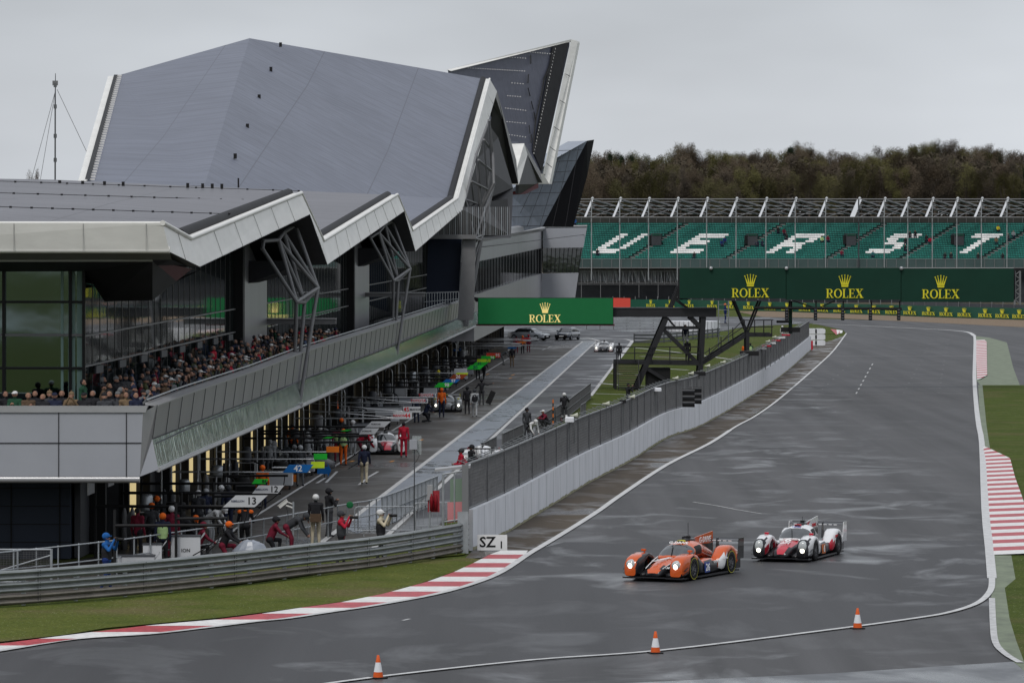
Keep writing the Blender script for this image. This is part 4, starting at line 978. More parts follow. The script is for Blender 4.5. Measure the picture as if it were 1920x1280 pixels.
# ---- mesh gate panel at far left
gt = thing('mesh_gate', 'low galvanised mesh gate with diagonal brace at the left edge by the navy wall', 'gate', G(50, 1100))
b = MB(); x0, x1 = G(-40, 1100).x, G(104, 1092).x; Y = G(50, 1098).y
for z in (.12, 1.12): b.tube((x0, Y, z), (x1, Y, z), .03, m_galv)
for x in (x0, G(30, 1100).x, G(94, 1100).x, x1): b.tube((x, Y, 0), (x, Y, 1.14), .035, m_galv)
b.tube((x0, Y, .3), (G(94, 1100).x, Y, .95), .025, m_galv); b.build('frame', gt, True)
b = MB()
for k in range(46): x = x0+(x1-x0)*k/46; b.tube((x, Y, .12), (x, Y, 1.1), .006, m_fence, 3)
for k in range(18): z = .15+.055*k; b.tube((x0, Y, z), (x1, Y, z), .006, m_fence, 3)
b.build('wire_mesh', gt, True)
# ---- crowd control barriers
def crowd_barrier(p, w_, yaw, label):
    t = thing('crowd_barrier', label, 'barrier', p, yaw, 'loose crowd control barriers')
    b = MB(); h = 1.05; r = .12
    pts = [Vector((-w_/2, 0, .2)), Vector((-w_/2, 0, h-r)), Vector((-w_/2+r*.3, 0, h-r*.3)), Vector((-w_/2+r, 0, h)), Vector((w_/2-r, 0, h)), Vector((w_/2-r*.3, 0, h-r*.3)), Vector((w_/2, 0, h-r)), Vector((w_/2, 0, .2)), Vector((-w_/2, 0, .2))]
    b.path(pts, .022, m_galv, 6); b.build('frame', t)
    b = MB()
    for k in range(1, 10): x = -w_/2+w_*k/10; b.tube((x, 0, .2), (x, 0, h), .009, m_galv, 4)
    b.build('bars', t)
    for s in (-1, 1):
        b = MB(); b.tube((s*w_*.35, -.28, 0), (s*w_*.35, .28, 0), .02, m_galv); b.tube((s*w_*.35, 0, 0), (s*w_*.35, 0, .2), .02, m_galv); b.build('foot', t)
crowd_barrier(G(722, 1004), 2.2, R(4), 'loose crowd control barrier standing behind the crouching photographer in the white helmet')
crowd_barrier(G(820, 996), 1.7, R(4), 'loose crowd control barrier next to the pink and white gate panel')
# ---- gate enclosure by the wall end
ge = thing('gate_enclosure', 'steel framed gate with pink panel and small canopy at the end of the pit wall', 'gate', G(856, 1015))
b = MB(); s = 1/53.
def Gq(x, y, D=149.5): return Pt(x, y, D)
for x, y0, y1 in ((831, 889, 1000), (874, 882, 1000), (852, 886, 978)): b.tube(Gq(x, y1), Gq(x, y0), .045 if x != 852 else .03, m_galv)
b.tube(Gq(831, 889), Gq(876, 881), .03, m_galv); b.tube(Gq(831, 978), Gq(874, 972), .03, m_galv); b.build('frame', ge, True)
b = MB(); b.slab([Gq(815, 880), Gq(882, 872), Gq(882, 877), Gq(815, 884)], (0, 1.2, 0), m_trim); b.build('canopy', ge, True)
b = MB(); b.slab([Gq(839, 941), Gq(872, 940), Gq(872, 975), Gq(839, 980)], (0, .04, 0), mat('pink_board', (.50, .20, .21), .6)); b.build('pink_panel', ge, True)
b = MB(); b.slab([Gq(844, 898), Gq(872, 896), Gq(872, 939), Gq(844, 941)], (0, .04, 0), mat('pale_green_board', (.16, .22, .17), .6)); b.build('green_panel', ge, True)
t = thing('junction_box', 'tall pale grey electrical box on a post by the picket railing', 'box', Gq(806, 990)); b = MB(); b.slab([Gq(801, 909), Gq(811, 909), Gq(811, 937), Gq(801, 937)], (0, .2, 0), m_trim); b.tube(Gq(806, 937)+Vector((0, .1, 0)), Gq(806, 992)+Vector((0, .1, 0)), .03, m_galv); b.build('cabinet', t, True)
t = thing('fire_extinguisher', 'pair of red fire extinguishers hanging on a stand by the gate', 'fire extinguisher', Gq(813, 985)); 
for x in (809, 817): b = MB(); p = Gq(x, 957); b.lathe([(0, 0), (.06, 0), (.06, .45), (.03, .52), (.03, .58), (0, .58)], mat('red_enamel', (.20, .008, .015), .4), p, 10); b.build('cylinder', t, True)
b = MB(); b.box((-.2, .09, -.05), (.2, .11, .68), m_red, Matrix.Translation(Gq(813, 957))); b.build('backboard', t, True)
# ---- SZ1 board
t = thing('safety_zone_sign', 'white SZ1 board standing on the tarmac at the foot of the pit wall end', 'sign', G(923, 1033))
Y = G(923, 1033).y; b = MB(); a, c = Pt(895, 1002, Y), Pt(951, 1031, Y); b.box((a.x, Y-.03, c.z), (c.x, Y+.03, a.z), mat('sign_white', (.72, .72, .72), .5)); b.build('board', t, True)
b = MB(); b.tube((a.x+.1, Y+.05, 0), (a.x+.1, Y+.05, .5), .02, m_post); b.tube((c.x-.1, Y+.05, 0), (c.x-.1, Y+.05, .5), .02, m_post); b.build('legs', t, True)
m_ink = mat('black_ink', (.01, .01, .01), .6)
text('SZ', .50, m_ink, front(Pt(914, 1016.5, Y-.036)), t, world=True, name='lettering'); text('1', .34, m_ink, front(Pt(940, 1021.5, Y-.036)), t, world=True, name='lettering')
# ---- cones
m_cone = mat('cone_orange', (.55, .085, .012), .45, var=.1, scale=8); m_conew = mat('cone_reflective', (.62, .63, .65), .35)
def cone(p, label):
    t = thing('traffic_cone', label, 'traffic cone', p, random.random(), 'traffic cones on the white line')
    b = MB(); b.box((-.17, -.17, 0), (.17, .17, .035), m_black); b.build('base', t)
    b = MB(); b.lathe([(.125, .035), (.105, .16)], m_cone, n=20); b.lathe([(.062, .39), (.03, .56), (.022, .565), (.0, .56)], m_cone, n=20); b.build('cone_body', t)
    b = MB(); b.lathe([(.106, .16), (.063, .39)], m_conew, n=20); b.build('reflective_band', t)
    return t
cone(G(709, 1271), 'orange and white traffic cone nearest the camera, at the lower middle of the track')
cone(G(1229, 1224), 'orange and white traffic cone on the line below the orange race car')
cone(G(1608, 1178), 'orange and white traffic cone on the line farthest right')
# ---- overhead gantry
gy = 322.
GS = thing('track_gantry', 'black steel gantry bridging pit lane and track with stairs and platforms', 'gantry', (Pt(1260, 730, gy).x, gy, 0))
m_gan = mat('gantry_steel', (.022, .022, .025), .5, var=.2, scale=1)
def gb(name, pts, r, dy=0, mt=None, part=True, two=True):
    for (x0, y0), (x1, y1) in pts:
        a, c = Pt(x0, y0, gy+dy), Pt(x1, y1, gy+dy); d = (c-a).normalized(); u = Vector((0, 1, 0)); v = d.cross(u).normalized()*r
        for off in ((0, 3.0) if two else (0,)):
            b = MB(); o = u*off; b.hexa([a-v+o-u*r, a+v+o-u*r, a+v+o+u*r, a-v+o+u*r, c-v+o-u*r, c+v+o-u*r, c+v+o+u*r, c-v+o+u*r], mt or m_gan); b.build(name, GS, True)
b = MB(); a, c = Pt(1120, 577, gy), Pt(1343, 594, gy); b.box((a.x, gy-.3, c.z), (c.x, gy+3.3, a.z), m_gan); b.box((a.x, gy-.36, a.z-.05), (c.x, gy-.3, a.z+.03), m_dgrey); b.build('beam', GS, True)
gb('column', [((1250, 594), (1192, 731))], .19); gb('column', [((1319, 594), (1311, 735))], .19)
gb('brace', [((1294, 594), (1315, 614))], .16); gb('brace', [((1246, 619), (1306, 678))], .13); gb('brace', [((1245, 615), (1316, 615))], .09)
gb('brace', [((1253, 597), (1266, 612))], .05); gb('brace', [((1212, 690), (1257, 718))], .12)
gb('platform_beam', [((1152, 679), (1312, 681))], .15); gb('brace', [((1316, 681), (1398, 628))], .15); gb('platform_beam', [((1396, 628), (1448, 628))], .13)
gb('column', [((1154, 680), (1154, 729))], .1); gb('brace', [((1377, 564), (1402, 624))], .07); gb('brace', [((1426, 564), (1402, 624))], .07); gb('brace', [((1274, 537), (1258, 578))], .12); gb('brace', [((1266, 560), (1290, 578))], .08)
gb('column', [((1402, 622), (1402, 700))], .12)
b = MB()
for q in (((1152, 650), (1312, 650)), ((1152, 662), (1312, 662)), ((1318, 676), (1395, 598)), ((1318, 664), (1395, 612)), ((1392, 600), (1450, 600)), ((1392, 613), (1450, 613))): b.tube(Pt(*q[0], gy-.3), Pt(*q[1], gy-.3), .035, m_gan)
for x in (1156, 1190, 1222, 1256, 1290, 1312): b.tube(Pt(x, 650, gy-.3), Pt(x, 679, gy-.3), .04, m_gan)
for x in (1396, 1415, 1432, 1447): b.tube(Pt(x, 600, gy-.3), Pt(x, 628, gy-.3), .04, m_gan)
for x, y0, y1 in ((1330, 652, 672), (1352, 632, 658), (1374, 614, 644)): b.tube(Pt(x, y0, gy-.3), Pt(x, y1, gy-.3), .04, m_gan)
b.build('railing', GS, True)
b = MB(); a, c = Pt(1152, 677, gy), Pt(1318, 681, gy); b.box((a.x, gy, c.z), (c.x, gy+3, c.z+.06), m_gan); b.build('platform', GS, True)
b = MB()
for k in range(12):
    z = 1.9-.155*k; y = gy-2.4+.2*(12-k)*0; b.box((Pt(1158, 0, gy).x, gy-.4-.18*k, z), (Pt(1195, 0, gy).x, gy-.4-.18*k+.22, z+.05), m_gan)
for x in (1157, 1196): b.hexa([Vector((Pt(x, 0, gy).x+dx, yy, zz)) for zz_, (zz, yy) in enumerate([(0, 0)]*0)]+[Pt(x, 680, gy)+Vector((0, -.4, 0)), Pt(x, 680, gy)+Vector((.06, -.4, 0)), Vector((Pt(x, 0, gy).x+.06, gy-2.6, .02)), Vector((Pt(x, 0, gy).x, gy-2.6, .02)), Pt(x, 680, gy)+Vector((0, -.4, .25)), Pt(x, 680, gy)+Vector((.06, -.4, .25)), Vector((Pt(x, 0, gy).x+.06, gy-2.6, .27)), Vector((Pt(x, 0, gy).x, gy-2.6, .27))], m_gan)
b.build('stairs', GS, True)
b = MB(); a, c = Pt(1212, 690, gy+.2), Pt(1257, 730, gy+.2); b.box((a.x, gy+.2, 0), (c.x, gy+2.8, a.z), m_black); b.build('equipment_cabin', GS, True)
# digital board over the pit lane
m_led = mat('led_green', (.006, .080, .026), .6, var=.06, scale=3, emit=0); _m['led_green'].node_tree.nodes['Principled BSDF'].inputs['Emission Color'].default_value = (.006, .085, .026, 1); _m['led_green'].node_tree.nodes['Principled BSDF'].inputs['Emission Strength'].default_value = .45
m_banner = mat('banner_green', (.005, .032, .020), .75, var=.14, scale=.3, bump=.02, bscale=.6)
m_gold = mat('gold_lettering', (.80, .62, .16), .5); m_goldled = mat('gold_led', (.85, .68, .25), .5, emit=.35)
m_yel = mat('yellow_lettering', (.62, .56, .03), .5)
t = thing('led_board', 'wide bright green screen with a gold crown hanging over the pit lane', 'screen', Pt(1023, 608, gy-.8))
b = MB(); a, c = Pt(896, 558, gy-1), Pt(1150, 608, gy-1); b.box((a.x, gy-.95, c.z), (c.x, gy-.3, a.z), m_black); b.box((a.x-.15, gy-.9, c.z-.1), (c.x+.1, gy-.3, c.z), m_redun); b.build('housing', t, True)
b = MB(); b.box((a.x+.03, gy-1, c.z+.03), (c.x-.03, gy-.95, a.z-.03), m_led); b.build('screen', t, True)
rolex(front(Pt(1022, 597, gy-1.0)), .56, m_goldled, t)
b = MB(); b.hexa([Pt(884, 556, gy), Pt(896, 558, gy), Pt(896, 566, gy), Pt(893, 566, gy)]+[p+Vector((0, 1, 0)) for p in (Pt(884, 556, gy), Pt(896, 558, gy), Pt(896, 566, gy), Pt(893, 566, gy))], m_black); b.build('bracket', t, True)
# big green banner over the track
t = thing('bridge_banner', 'dark green bridge banner with three gold crowns spanning the track', 'banner', Pt(1590, 560, gy-1))
for k, (x0, x1, y0, y1) in enumerate(((1274.5, 1473.5, 502, 559.5), (1474.5, 1689, 502, 562), (1690, 1901, 503, 566))):
    b = MB(); a, c = Pt(x0, y0, gy-1.2), Pt(x1, y1, gy-1.2); b.box((a.x, gy-1.2, c.z), (c.x, gy-.4, a.z), m_banner)
    if k == 2: b.box((a.x, gy-1.22, a.z), (c.x, gy-.4, a.z+.04), m_trim)
    pn = b.build('banner_panel', t, True)
for x, y in ((1407, 549), (1584, 550), (1764, 551)): rolex(front(Pt(x, y, gy-1.21)), .66, m_yel, t)
b = MB()
for x, y in ((1333, 503), (1474.5, 503), (1690, 503)): b.ball(Pt(x, y, gy-1.35), .14, m_trim, 8)
split_parts(b.build('floodlight', t, True), 'floodlight')
b = MB(); b.box((Pt(1275, 0, gy).x, gy-.3, Pt(0, 557, gy).z), (Pt(1900, 0, gy).x, gy+2.6, Pt(0, 552, gy).z), m_gan)
for x in (1276, 1899): b.box((Pt(x, 0, gy).x-.15, gy-.3, Pt(0, 562, gy).z), (Pt(x, 0, gy).x+.15, gy+.3, Pt(0, 503, gy).z), m_gan)
b.build('bridge_frame', t, True)
t = thing('lattice_tower', 'grey lattice tower standing behind the green hoarding at the right edge', 'tower', (Pt(1908, 0, 760).x, 760, 0))
b = MB(); xs = [Pt(x, 0, 760).x for x in (1903, 1913)]; zt = Pt(0, 508, 760).z
for x in xs:
    for y in (760, 761): b.tube((x, y, 0), (x, y, zt), .14, m_steel)
n = 9
for k in range(n): b.tube((xs[k % 2], 760, zt*k/n), (xs[1-k % 2], 760, zt*(k+1)/n), .08, m_steel)
b.build('frame', t, True)
# start lights hung below the banner
t = thing('start_lights', 'row of five black start light boxes hanging on a rail below the banner', 'traffic lights', Pt(1565, 600, gy-.9))
b = MB(); b.tube(Pt(1415, 577, gy-.9), Pt(1691, 579, gy-.9), .1, m_black, 8)
for x in (1482, 1530, 1581, 1634, 1687): b.tube(Pt(x, 564, gy-.9), Pt(x, 578, gy-.9), .05, m_black)
b.tube(Pt(1487, 564, gy-.9), Pt(1528, 577, gy-.9), .04, m_black); b.tube(Pt(1565, 564, gy-.9), Pt(1535, 577, gy-.9), .04, m_black); b.build('rail', t, True)
for x in (1475, 1529, 1580, 1632, 1685):
    b = MB(); a = Pt(x, 577, gy-.95); z1 = Pt(x, 600, gy).z; b.box((a.x-.12, gy-1.1, z1), (a.x+.12, gy-.8, a.z), m_black)
    for k in range(4): b.lathe([(.0, -.01), (.07, -.01), (.09, .1), (.09, .0)], m_dgrey, (a.x, gy-1.1, z1+.12+.2*k), 8)
    b.build('lamp_box', t, True)
t = thing('signal_post', 'dark green signal post rising from the pit wall end to the banner', 'post', Pt(1482, 622, gy+2)); b = MB(); b.tube(Pt(1482, 625, gy), Pt(1482, 564, gy), .14, mat('post_green', (.008, .03, .02), .5)); b.bbox(Pt(1482, 618, gy), (1.4, .4, .35), m_black); b.build('post', t, True)
b = MB(); b.bbox(Pt(1470, 603, gy), (1.1, .2, .18), m_black); b.build('sign_bar', t, True)
# ================================================================ far background
def gline(pts): return [G(*p) for p in pts]
# hoardings round the outside of the corner
HB = [(1140, 576), (1300, 578), (1440, 582.5), (1560, 587), (1700, 592), (1800, 596), (1925, 600), (2080, 604)]
m_hoard = mat('hoarding_green', (.012, .075, .048), .55, var=.1, scale=.1); m_hred = mat('hoarding_red', (.62, .07, .05), .55)
hs = thing('advertising_hoarding', 'long low green hoarding with repeated gold crowns round the far corner', 'hoarding', G(1500, 590))
def hz(x): return interp([(1140, 15), (1440, 17), (1700, 20), (1925, 22), (2080, 24)])(x)
f_hb = interp(HB)
xs = [1182]+list(range(1210, 2080, 30))
for k, (x0, x1) in enumerate(zip(xs, xs[1:])):
    a, c = G(x0, f_hb(x0)), G(x1, f_hb(x1)); h = hz((x0+x1)/2)*a.y/F
    b = MB(); b.slab([a, c, c+Vector((0, 0, h)), a+Vector((0, 0, h))], (0, .25, 0), m_hoard); b.build('panel', hs, True)
a, c = G(1146, 576), G(1182, 576.5); b = MB(); b.slab([a, c, c+Vector((0, 0, 1.65)), a+Vector((0, 0, 1.65))], (0, .3, 0), m_hred); b.build('red_panel', hs, True)
xs2 = [1220, 1256, 1292, 1335, 1370, 1403, 1443, 1475, 1508, 1541, 1573, 1605, 1638, 1671, 1705, 1740, 1773, 1807, 1846, 1878, 1910, 1945]
for x in xs2:
    b = MB(); p = G(x, f_hb(x)); s = p.y/F; hh = 5.4*s*(1+.25*(x-1200)/700); pr = G(x+8, f_hb(x+8)); pl = G(x-8, f_hb(x-8)); yw = math.atan2(pr.y-pl.y, pr.x-pl.x); M_ = front(p+Vector((0, -.9, hz(x)*s*.30)), yw)
    gs = [serif_glyph(c_) for c_ in 'ROLEX']; tot = sum(g_[1] for g_ in gs)*hh; xx = -tot/2
    for polys, wd in gs: wx = .72/max(.3, math.cos(yw)); flatface(b, [[((xx+px*hh)*wx, (py-.5)*hh) for px, py in q] for q in polys], M_, m_yel, .05); xx += wd*hh
    flatface(b, [[(px*wx, py+hh*.7) for px, py in q] for q in crown(hh*1.3)], M_, m_yel, .05)
    b.build('wordmark', hs, True)
# catch fence posts behind the hoarding
t = thing('catch_fence', 'tall catch fence with thin grey posts behind the green hoarding', 'fence', G(1500, 585)+Vector((0, 4, 0)))
b = MB()
for x in range(1150, 2090, 21):
    p = G(x, f_hb(x))+Vector((0, 3, 0)); s = p.y/F; b.tube(p, p+Vector((0, 0, (f_hb(x)-556)*s if x < 1690 else 34*s)), .08, m_steel, 4)
split_parts(b.build('posts', t, True), 'post')
b = MB()
for x in range(1690, 2080, 30):
    a, c = G(x, f_hb(x))+Vector((0, 3, 0)), G(x+30, f_hb(x+30))+Vector((0, 3, 0)); s = a.y/F; b.slab([a, c, c+Vector((0, 0, 28*s)), a+Vector((0, 0, 28*s))], (0, .1, 0), m_dgrey)
b.build('dark_backing', t, True)
# dark embankment under and behind the stand
b = MB(); Ye = 790
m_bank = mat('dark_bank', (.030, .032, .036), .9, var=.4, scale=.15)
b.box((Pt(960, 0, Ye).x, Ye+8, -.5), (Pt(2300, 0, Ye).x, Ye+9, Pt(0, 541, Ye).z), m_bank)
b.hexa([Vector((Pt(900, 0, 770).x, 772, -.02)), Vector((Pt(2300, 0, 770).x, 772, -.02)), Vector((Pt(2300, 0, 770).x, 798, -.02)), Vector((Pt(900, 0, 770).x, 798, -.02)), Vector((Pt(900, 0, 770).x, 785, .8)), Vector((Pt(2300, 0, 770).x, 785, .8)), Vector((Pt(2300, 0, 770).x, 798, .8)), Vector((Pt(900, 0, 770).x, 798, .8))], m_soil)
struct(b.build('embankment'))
# light road barriers round the pit exit loop
t = thing('exit_barrier', 'pale banded crash barrier round the far end of the pit lane', 'barrier', G(1180, 622))
for y0, y1 in ((597, 600), (602, 605), (607, 610.5), (612.5, 616)):
    b = MB(); Y = 545; pts = [Pt(1090, y0+1, Y+20), Pt(1180, y0, Y), Pt(1250, y0-1, Y)]; h = (y1-y0)*Y/F
    for a, c in zip(pts, pts[1:]): b.slab([a, c, c-Vector((0, 0, h)), a-Vector((0, 0, h))], (0, .2, 0), m_galv)
    b.build('rail', t, True)
b = MB()
for x in (1100, 1125, 1150, 1175, 1200, 1225, 1248): b.tube(Pt(x, 596, 548), Pt(x, 618, 548), .08, m_steel, 4)
b.build('posts', t, True)
t = thing('tyre_wall', 'curved white wall sweeping round at the pit exit beneath the gantry', 'wall', G(1300, 626))
b = MB(); ring = []
for k in range(19):
    a = math.pi*(k/18)*1.0; ring.append(Vector((Pt(1300, 0, 545).x+3.1*math.cos(a)*1.0, 548-6*math.sin(a)*.6, 0)))
extr(ring, 0, 1.25, .4, m_conc, 1, b); b.build('wall_face', t, True)
b = MB(); b.slab([q+Vector((0, 0, 1.25)) for q in ring], (0, 0, .04), m_conc); b.build('wall_top', t, True)
# dark slatted infield barrier
def slat_fence(name, pts, h, n, mt, label, cat='barrier', posts=3.0):
    t = thing(name, label, cat, pts[0])
    for k in range(n):
        b = MB(); z = h*(k+.25)/n
        for a, c in zip(pts, pts[1:]): b.slab([a+Vector((0, 0, z)), c+Vector((0, 0, z)), c+Vector((0, 0, z+h*.55/n)), a+Vector((0, 0, z+h*.55/n))], (0, .08, 0), mt)
        b.build('rail', t, True)
    b = MB()
    for p in resample(pts, posts): b.box((-.06, .08, 0), (.06, .2, h), mt, Matrix.Translation(p))
    b.build('posts', t, True); return t
m_dk = mat('weathered_steel', (.085, .09, .095), .5, metal=.3, var=.2, scale=.6)
slat_fence('infield_barrier', gline([(1189, 644), (1230, 644), (1276, 640), (1350, 632)]), 1.1, 3, m_dk, 'dark three-rail barrier round the infield grass under the gantry')
# lane-side railing panels
def rail_panel(x0, y0, x1, y1, label, h=1.05, gap=.12):
    a, c = G(x0, y0), G(x1, y1); t = thing('railing_panel', label, 'railing', a, 0, 'grey railing panels beside the pit lane'); b = MB()
    for z in (.06, h*.5, h): b.tube(a+Vector((0, 0, z)), c+Vector((0, 0, z)), .025, m_post)
    for p in (a, c, a.lerp(c, .5)): b.tube(p, p+Vector((0, 0, h+.03)), .035, m_post)
    b.build('frame', t, True); b = MB(); n = int((c-a).length/gap)
    for k in range(n): p = a.lerp(c, k/n); b.bbox(p+Vector((0, 0, h/2)), (.02, .06, h), m_fence)
    b.build('bars', t, True)
rail_panel(1065, 782, 1107, 747, 'farthest grey railing panel between pit lane and infield grass')
rail_panel(1042, 797, 1065, 782, 'grey railing panel behind the marshal in red and white trousers')
rail_panel(1005, 818, 1040, 797, 'grey railing panel behind the marshals crouching at the wall')
rail_panel(942, 852, 981, 832, 'grey railing panel left of the crouching marshals')
rail_panel(905, 872, 930, 858, 'short grey railing panel beside the man in the red jacket')
rail_panel(1089, 792, 1098, 786, 'short stub of grey railing on the infield grass')
# scaffolding under the stand
# ---------------- grandstand
D0s = 782.; sl = 1.62
st_ = thing('grandstand', 'far grandstand with green seats, white seat letters and an open steel roof frame', 'grandstand', Pt(1500, 560, D0s))
def SP(i, xp):  # row i, unslanted pixel column
    D = D0s+i*1.0; py = 487-4.1*i; return Pt(xp+(487-py)*sl, py, D)
m_seat = mat('green_seat', (.012, .135, .108), .55, var=.4, scale=1.5); m_seatw = mat('white_seat', (.80, .79, .77), .55); m_tread = mat('terrace_shade', (.012, .035, .032), .8)  # treads coloured extra dark to stand for shade between the seats
glyph = {'U': lambda c, r: (c < 4 or c > 10) and r > 1 or r < 2 and 1 <= c <= 12,
 'E': lambda c, r: c < 4 or r < 2 or r > 6 or (r in (4, 5) and c < 11),
 'R': lambda c, r: c < 4 or r > 6 and c < 14 or (c > 10 and r > 4) or (r in (3, 4) and c < 13) or (c > 9 and c < 14 and r < 3),
 'S': lambda c, r: r < 2 and c < 13 or r > 6 or (r in (3, 4, 5) and 2 < c < 14) and (abs(c-(15-3*(r-1))) > 30 or r == 4 or (r == 5 and c < 7) or (r == 3 and c > 9)) or (r == 2 and c > 10) or (r == 6 and c < 6),
 'T': lambda c, r: r > 6 or (6 < c < 11)}
wh = {}
for ch, x0 in (('U', 1088), ('E', 1238), ('R', 1418), ('S', 1602), ('T', 1755)):
    for j in range(-20, 380):
        c = int((1000+j*3.1-x0)//3.6)
        if not 0 <= c < 15: continue
        for r in range(9):
            if glyph[ch](c, r): wh[(r+3, j)] = 1
def seat_mb(b, p, mt):
    if mt is m_seatw:
        b.add([p+Vector(v) for v in ((-.14, 0, 0), (.14, 0, 0), (.14, .3, 0), (-.14, .3, 0), (-.14, .24, .36), (.14, .24, .36), (.14, .34, .36), (-.14, .34, .36), (-.14, 0, .08), (.14, 0, .08))], [(8, 9, 5, 4), (0, 1, 9, 8), (4, 5, 6, 7), (8, 4, 0), (1, 5, 9)], mt); return
    b.add([p+Vector(v) for v in ((-.11, 0, 0), (.11, 0, 0), (.11, .3, 0), (-.11, .3, 0), (-.11, .28, .30), (.11, .28, .30), (.11, .36, .30), (-.11, .36, .30), (-.11, 0, .05), (.11, 0, .05))],
          [(8, 9, 5, 4), (0, 1, 9, 8), (4, 5, 6, 7), (8, 4, 0), (1, 5, 9)], mt)
seats = MB(); nw = 0; proto = None
aisles = [1180, 1362, 1551, 1690, 1841, 2010]
def is_aisle(xp): return any(-8.5 < xp-a < 4.4 for a in aisles)  # wide left gap: dark tread there stands for the aisle shadow
for i in range(17):
    for j in range(-20, 380):
        xp = 1000+j*3.1
        if is_aisle(xp) or (i > 12 and False): continue
        p = SP(i, xp)
        if 960+F*p.x/p.y < 1060 or 960+F*p.x/p.y > 2050: continue
        if any(abs((960+F*p.x/p.y)-v) < 11 and 6 < i < 12 for v in (1231, 1411, 1596, 1798)): continue
        if (i, j) in wh and nw < 100:
            if proto is None: b = MB(); seat_mb(b, Vector((0, 0, 0)), m_seatw); proto = b.build('seat', st_); proto['label'] = 'white seat'; o = proto
            else: o = proto.copy(); C.objects.link(o)
            o.parent = st_; o.location = p-Vector(st_.location); nw += 1
        else: seat_mb(seats, p, m_seatw if (i, j) in wh else m_seat)
seats.build('seats', st_, True, kind='stuff')
b = MB()
for i in range(17):
    l, r_ = SP(i, 1000), SP(i, 2060); l2, r2 = SP(i+1, 1000), SP(i+1, 2060)
    z = l.z-.02; b.quad(Vector((l.x-12, l.y, z)), Vector((r_.x+12, r_.y, z)), Vector((r_.x+12, r2.y, z)), Vector((l.x-12, r2.y, z)), m_tread)
    b.quad(Vector((l.x-12, r2.y, z)), Vector((r_.x+12, r2.y, z)), Vector((r_.x+12, r2.y, l2.z-.02)), Vector((l.x-12, r2.y, l2.z-.02)), m_tread)
b.build('terrace', st_, True)
b = MB(); m_stair = mat('stair_concrete', (.26, .25, .245), .8, var=.2)
for a_ in aisles[:5]:
    for i in range(17): p = SP(i, a_); b.bbox(p+Vector((0, .3, .02)), (.85, .5, .16), m_stair)
split_parts(b.build('aisle_steps', st_, True), 'aisle_step')
for v in (1231, 1411, 1596, 1798):
    b = MB(); a, c = Pt(v-9, 438, D0s+6), Pt(v+9, 460, D0s+6); b.box((a.x, D0s+6, c.z), (c.x, D0s+12, a.z), m_dgrey); b.box((a.x+.1, D0s+5.9, a.z-.35), (c.x-.1, D0s+6, a.z-.1), m_hoard); b.bbox(Vector((a.x-.3, D0s+6.5, (a.z+c.z)/2)), (.5, .8, 1.6), m_black); b.build('exit_doorway', st_, True)
b = MB(); m_glz = mat('green_grey_panel', (.055, .085, .085), .4, var=.2, scale=.12)
a, c = Pt(1050, 486, D0s-1), Pt(2060, 503, D0s-1); b.box((a.x, D0s-1, c.z), (c.x, D0s-.7, a.z), m_glz); b.build('front_parapet', st_, True)
b = MB()
for k in range(54): x = 1055+k*18.4; b.tube(Pt(x, 485, D0s-1.05), Pt(x, 502, D0s-1.05), .06, m_steel, 4)
b.tube(Pt(1050, 485.5, D0s-1), Pt(2060, 485.5, D0s-1), .06, m_steel, 4); b.tube(Pt(1050, 502, D0s-1), Pt(2060, 502, D0s-1), .1, m_steel, 4)
split_parts(b.build('parapet_posts', st_, True), 'parapet_post')
b = MB(); a, c = Pt(1040, 409, D0s+18), Pt(2080, 419, D0s+18); b.box((a.x, D0s+18, c.z), (c.x, D0s+18.2, a.z), mat('back_screen', (.04, .042, .038), .8, var=.3, scale=.2)); b.build('back_screen', st_, True)
b = MB()
for k in range(58): x = 1055+k*17.6; b.tube(Pt(x, 408, D0s+17.8), Pt(x, 419, D0s+17.8), .05, m_steel, 4)
split_parts(b.build('back_posts', st_, True), 'back_post')
m_wst = mat('white_steel', (.50, .51, .53), .45); m_col = mat('column_grey', (.27, .28, .29), .5)
cols = [1109, 1162, 1216, 1270, 1325, 1380, 1436, 1491, 1548, 1658, 1702, 1748, 1794, 1840, 1888, 1936]
for x in cols:
    b = MB(); b.tube(Pt(x, 373, D0s-1.2), Pt(x, 502 if x > 1280 else 525, D0s-1.2), .095, m_col, 6); b.build('column', st_, True)
b = MB(); b.tube(Pt(1610, 374, D0s-1.2), Pt(1610, 502, D0s-1.2), .13, m_dgrey, 6); b.build('column', st_, True)
m_wst = mat('white_steel', (.50, .51, .53), .45)
roofx = [1058]+cols[:9]+[1610]+cols[9:]
for x in roofx:
    b = MB(); a, c = Pt(x-12, 407, D0s-2), Pt(x+2, 373, D0s+2); wd = .19 if x != 1610 else .42
    u = Vector((wd, 0, 0)); o = Vector((0, .4, 0)); b.hexa([a-u, a+u, a+u+o, a-u+o, c-u, c+u, c+u+o, c-u+o], m_wst); b.ball(c+Vector((0, 0, .1)), .28, m_wst, 6)
    b.build('roof_rafter', st_, True)
b = MB()
for y, D, r in ((373.5, 2, .11), (378.5, 6, .09), (386, 9, .09), (392, 12, .10), (401, 15, .10), (407.5, -2, .12)): b.tube(Pt(1040, y, D0s+D), Pt(2080, y, D0s+D), r, m_steel, 5)
b.build('roof_purlin', st_, True)
b = MB()
for x, x2 in zip(roofx, roofx[1:]):
    b.tube(Pt(x, 374, D0s+2), Pt(x2+4, 390, D0s+14), .22, m_steel, 5); b.tube(Pt(x-6, 389, D0s+6), Pt(x2-2, 405, D0s+16), .2, m_steel, 5)
    b.tube(Pt(x+2, 407, D0s-1), Pt(x2-12, 391, D0s+8), .07, m_steel, 5); b.tube(Pt(x, 382, D0s+5), Pt(x2, 398, D0s+15), .12, m_galv, 5)
b.build('roof_brace', st_, True)
b = MB()  # scaffolding below the stand
xs = list(range(1090, 1282, 12))
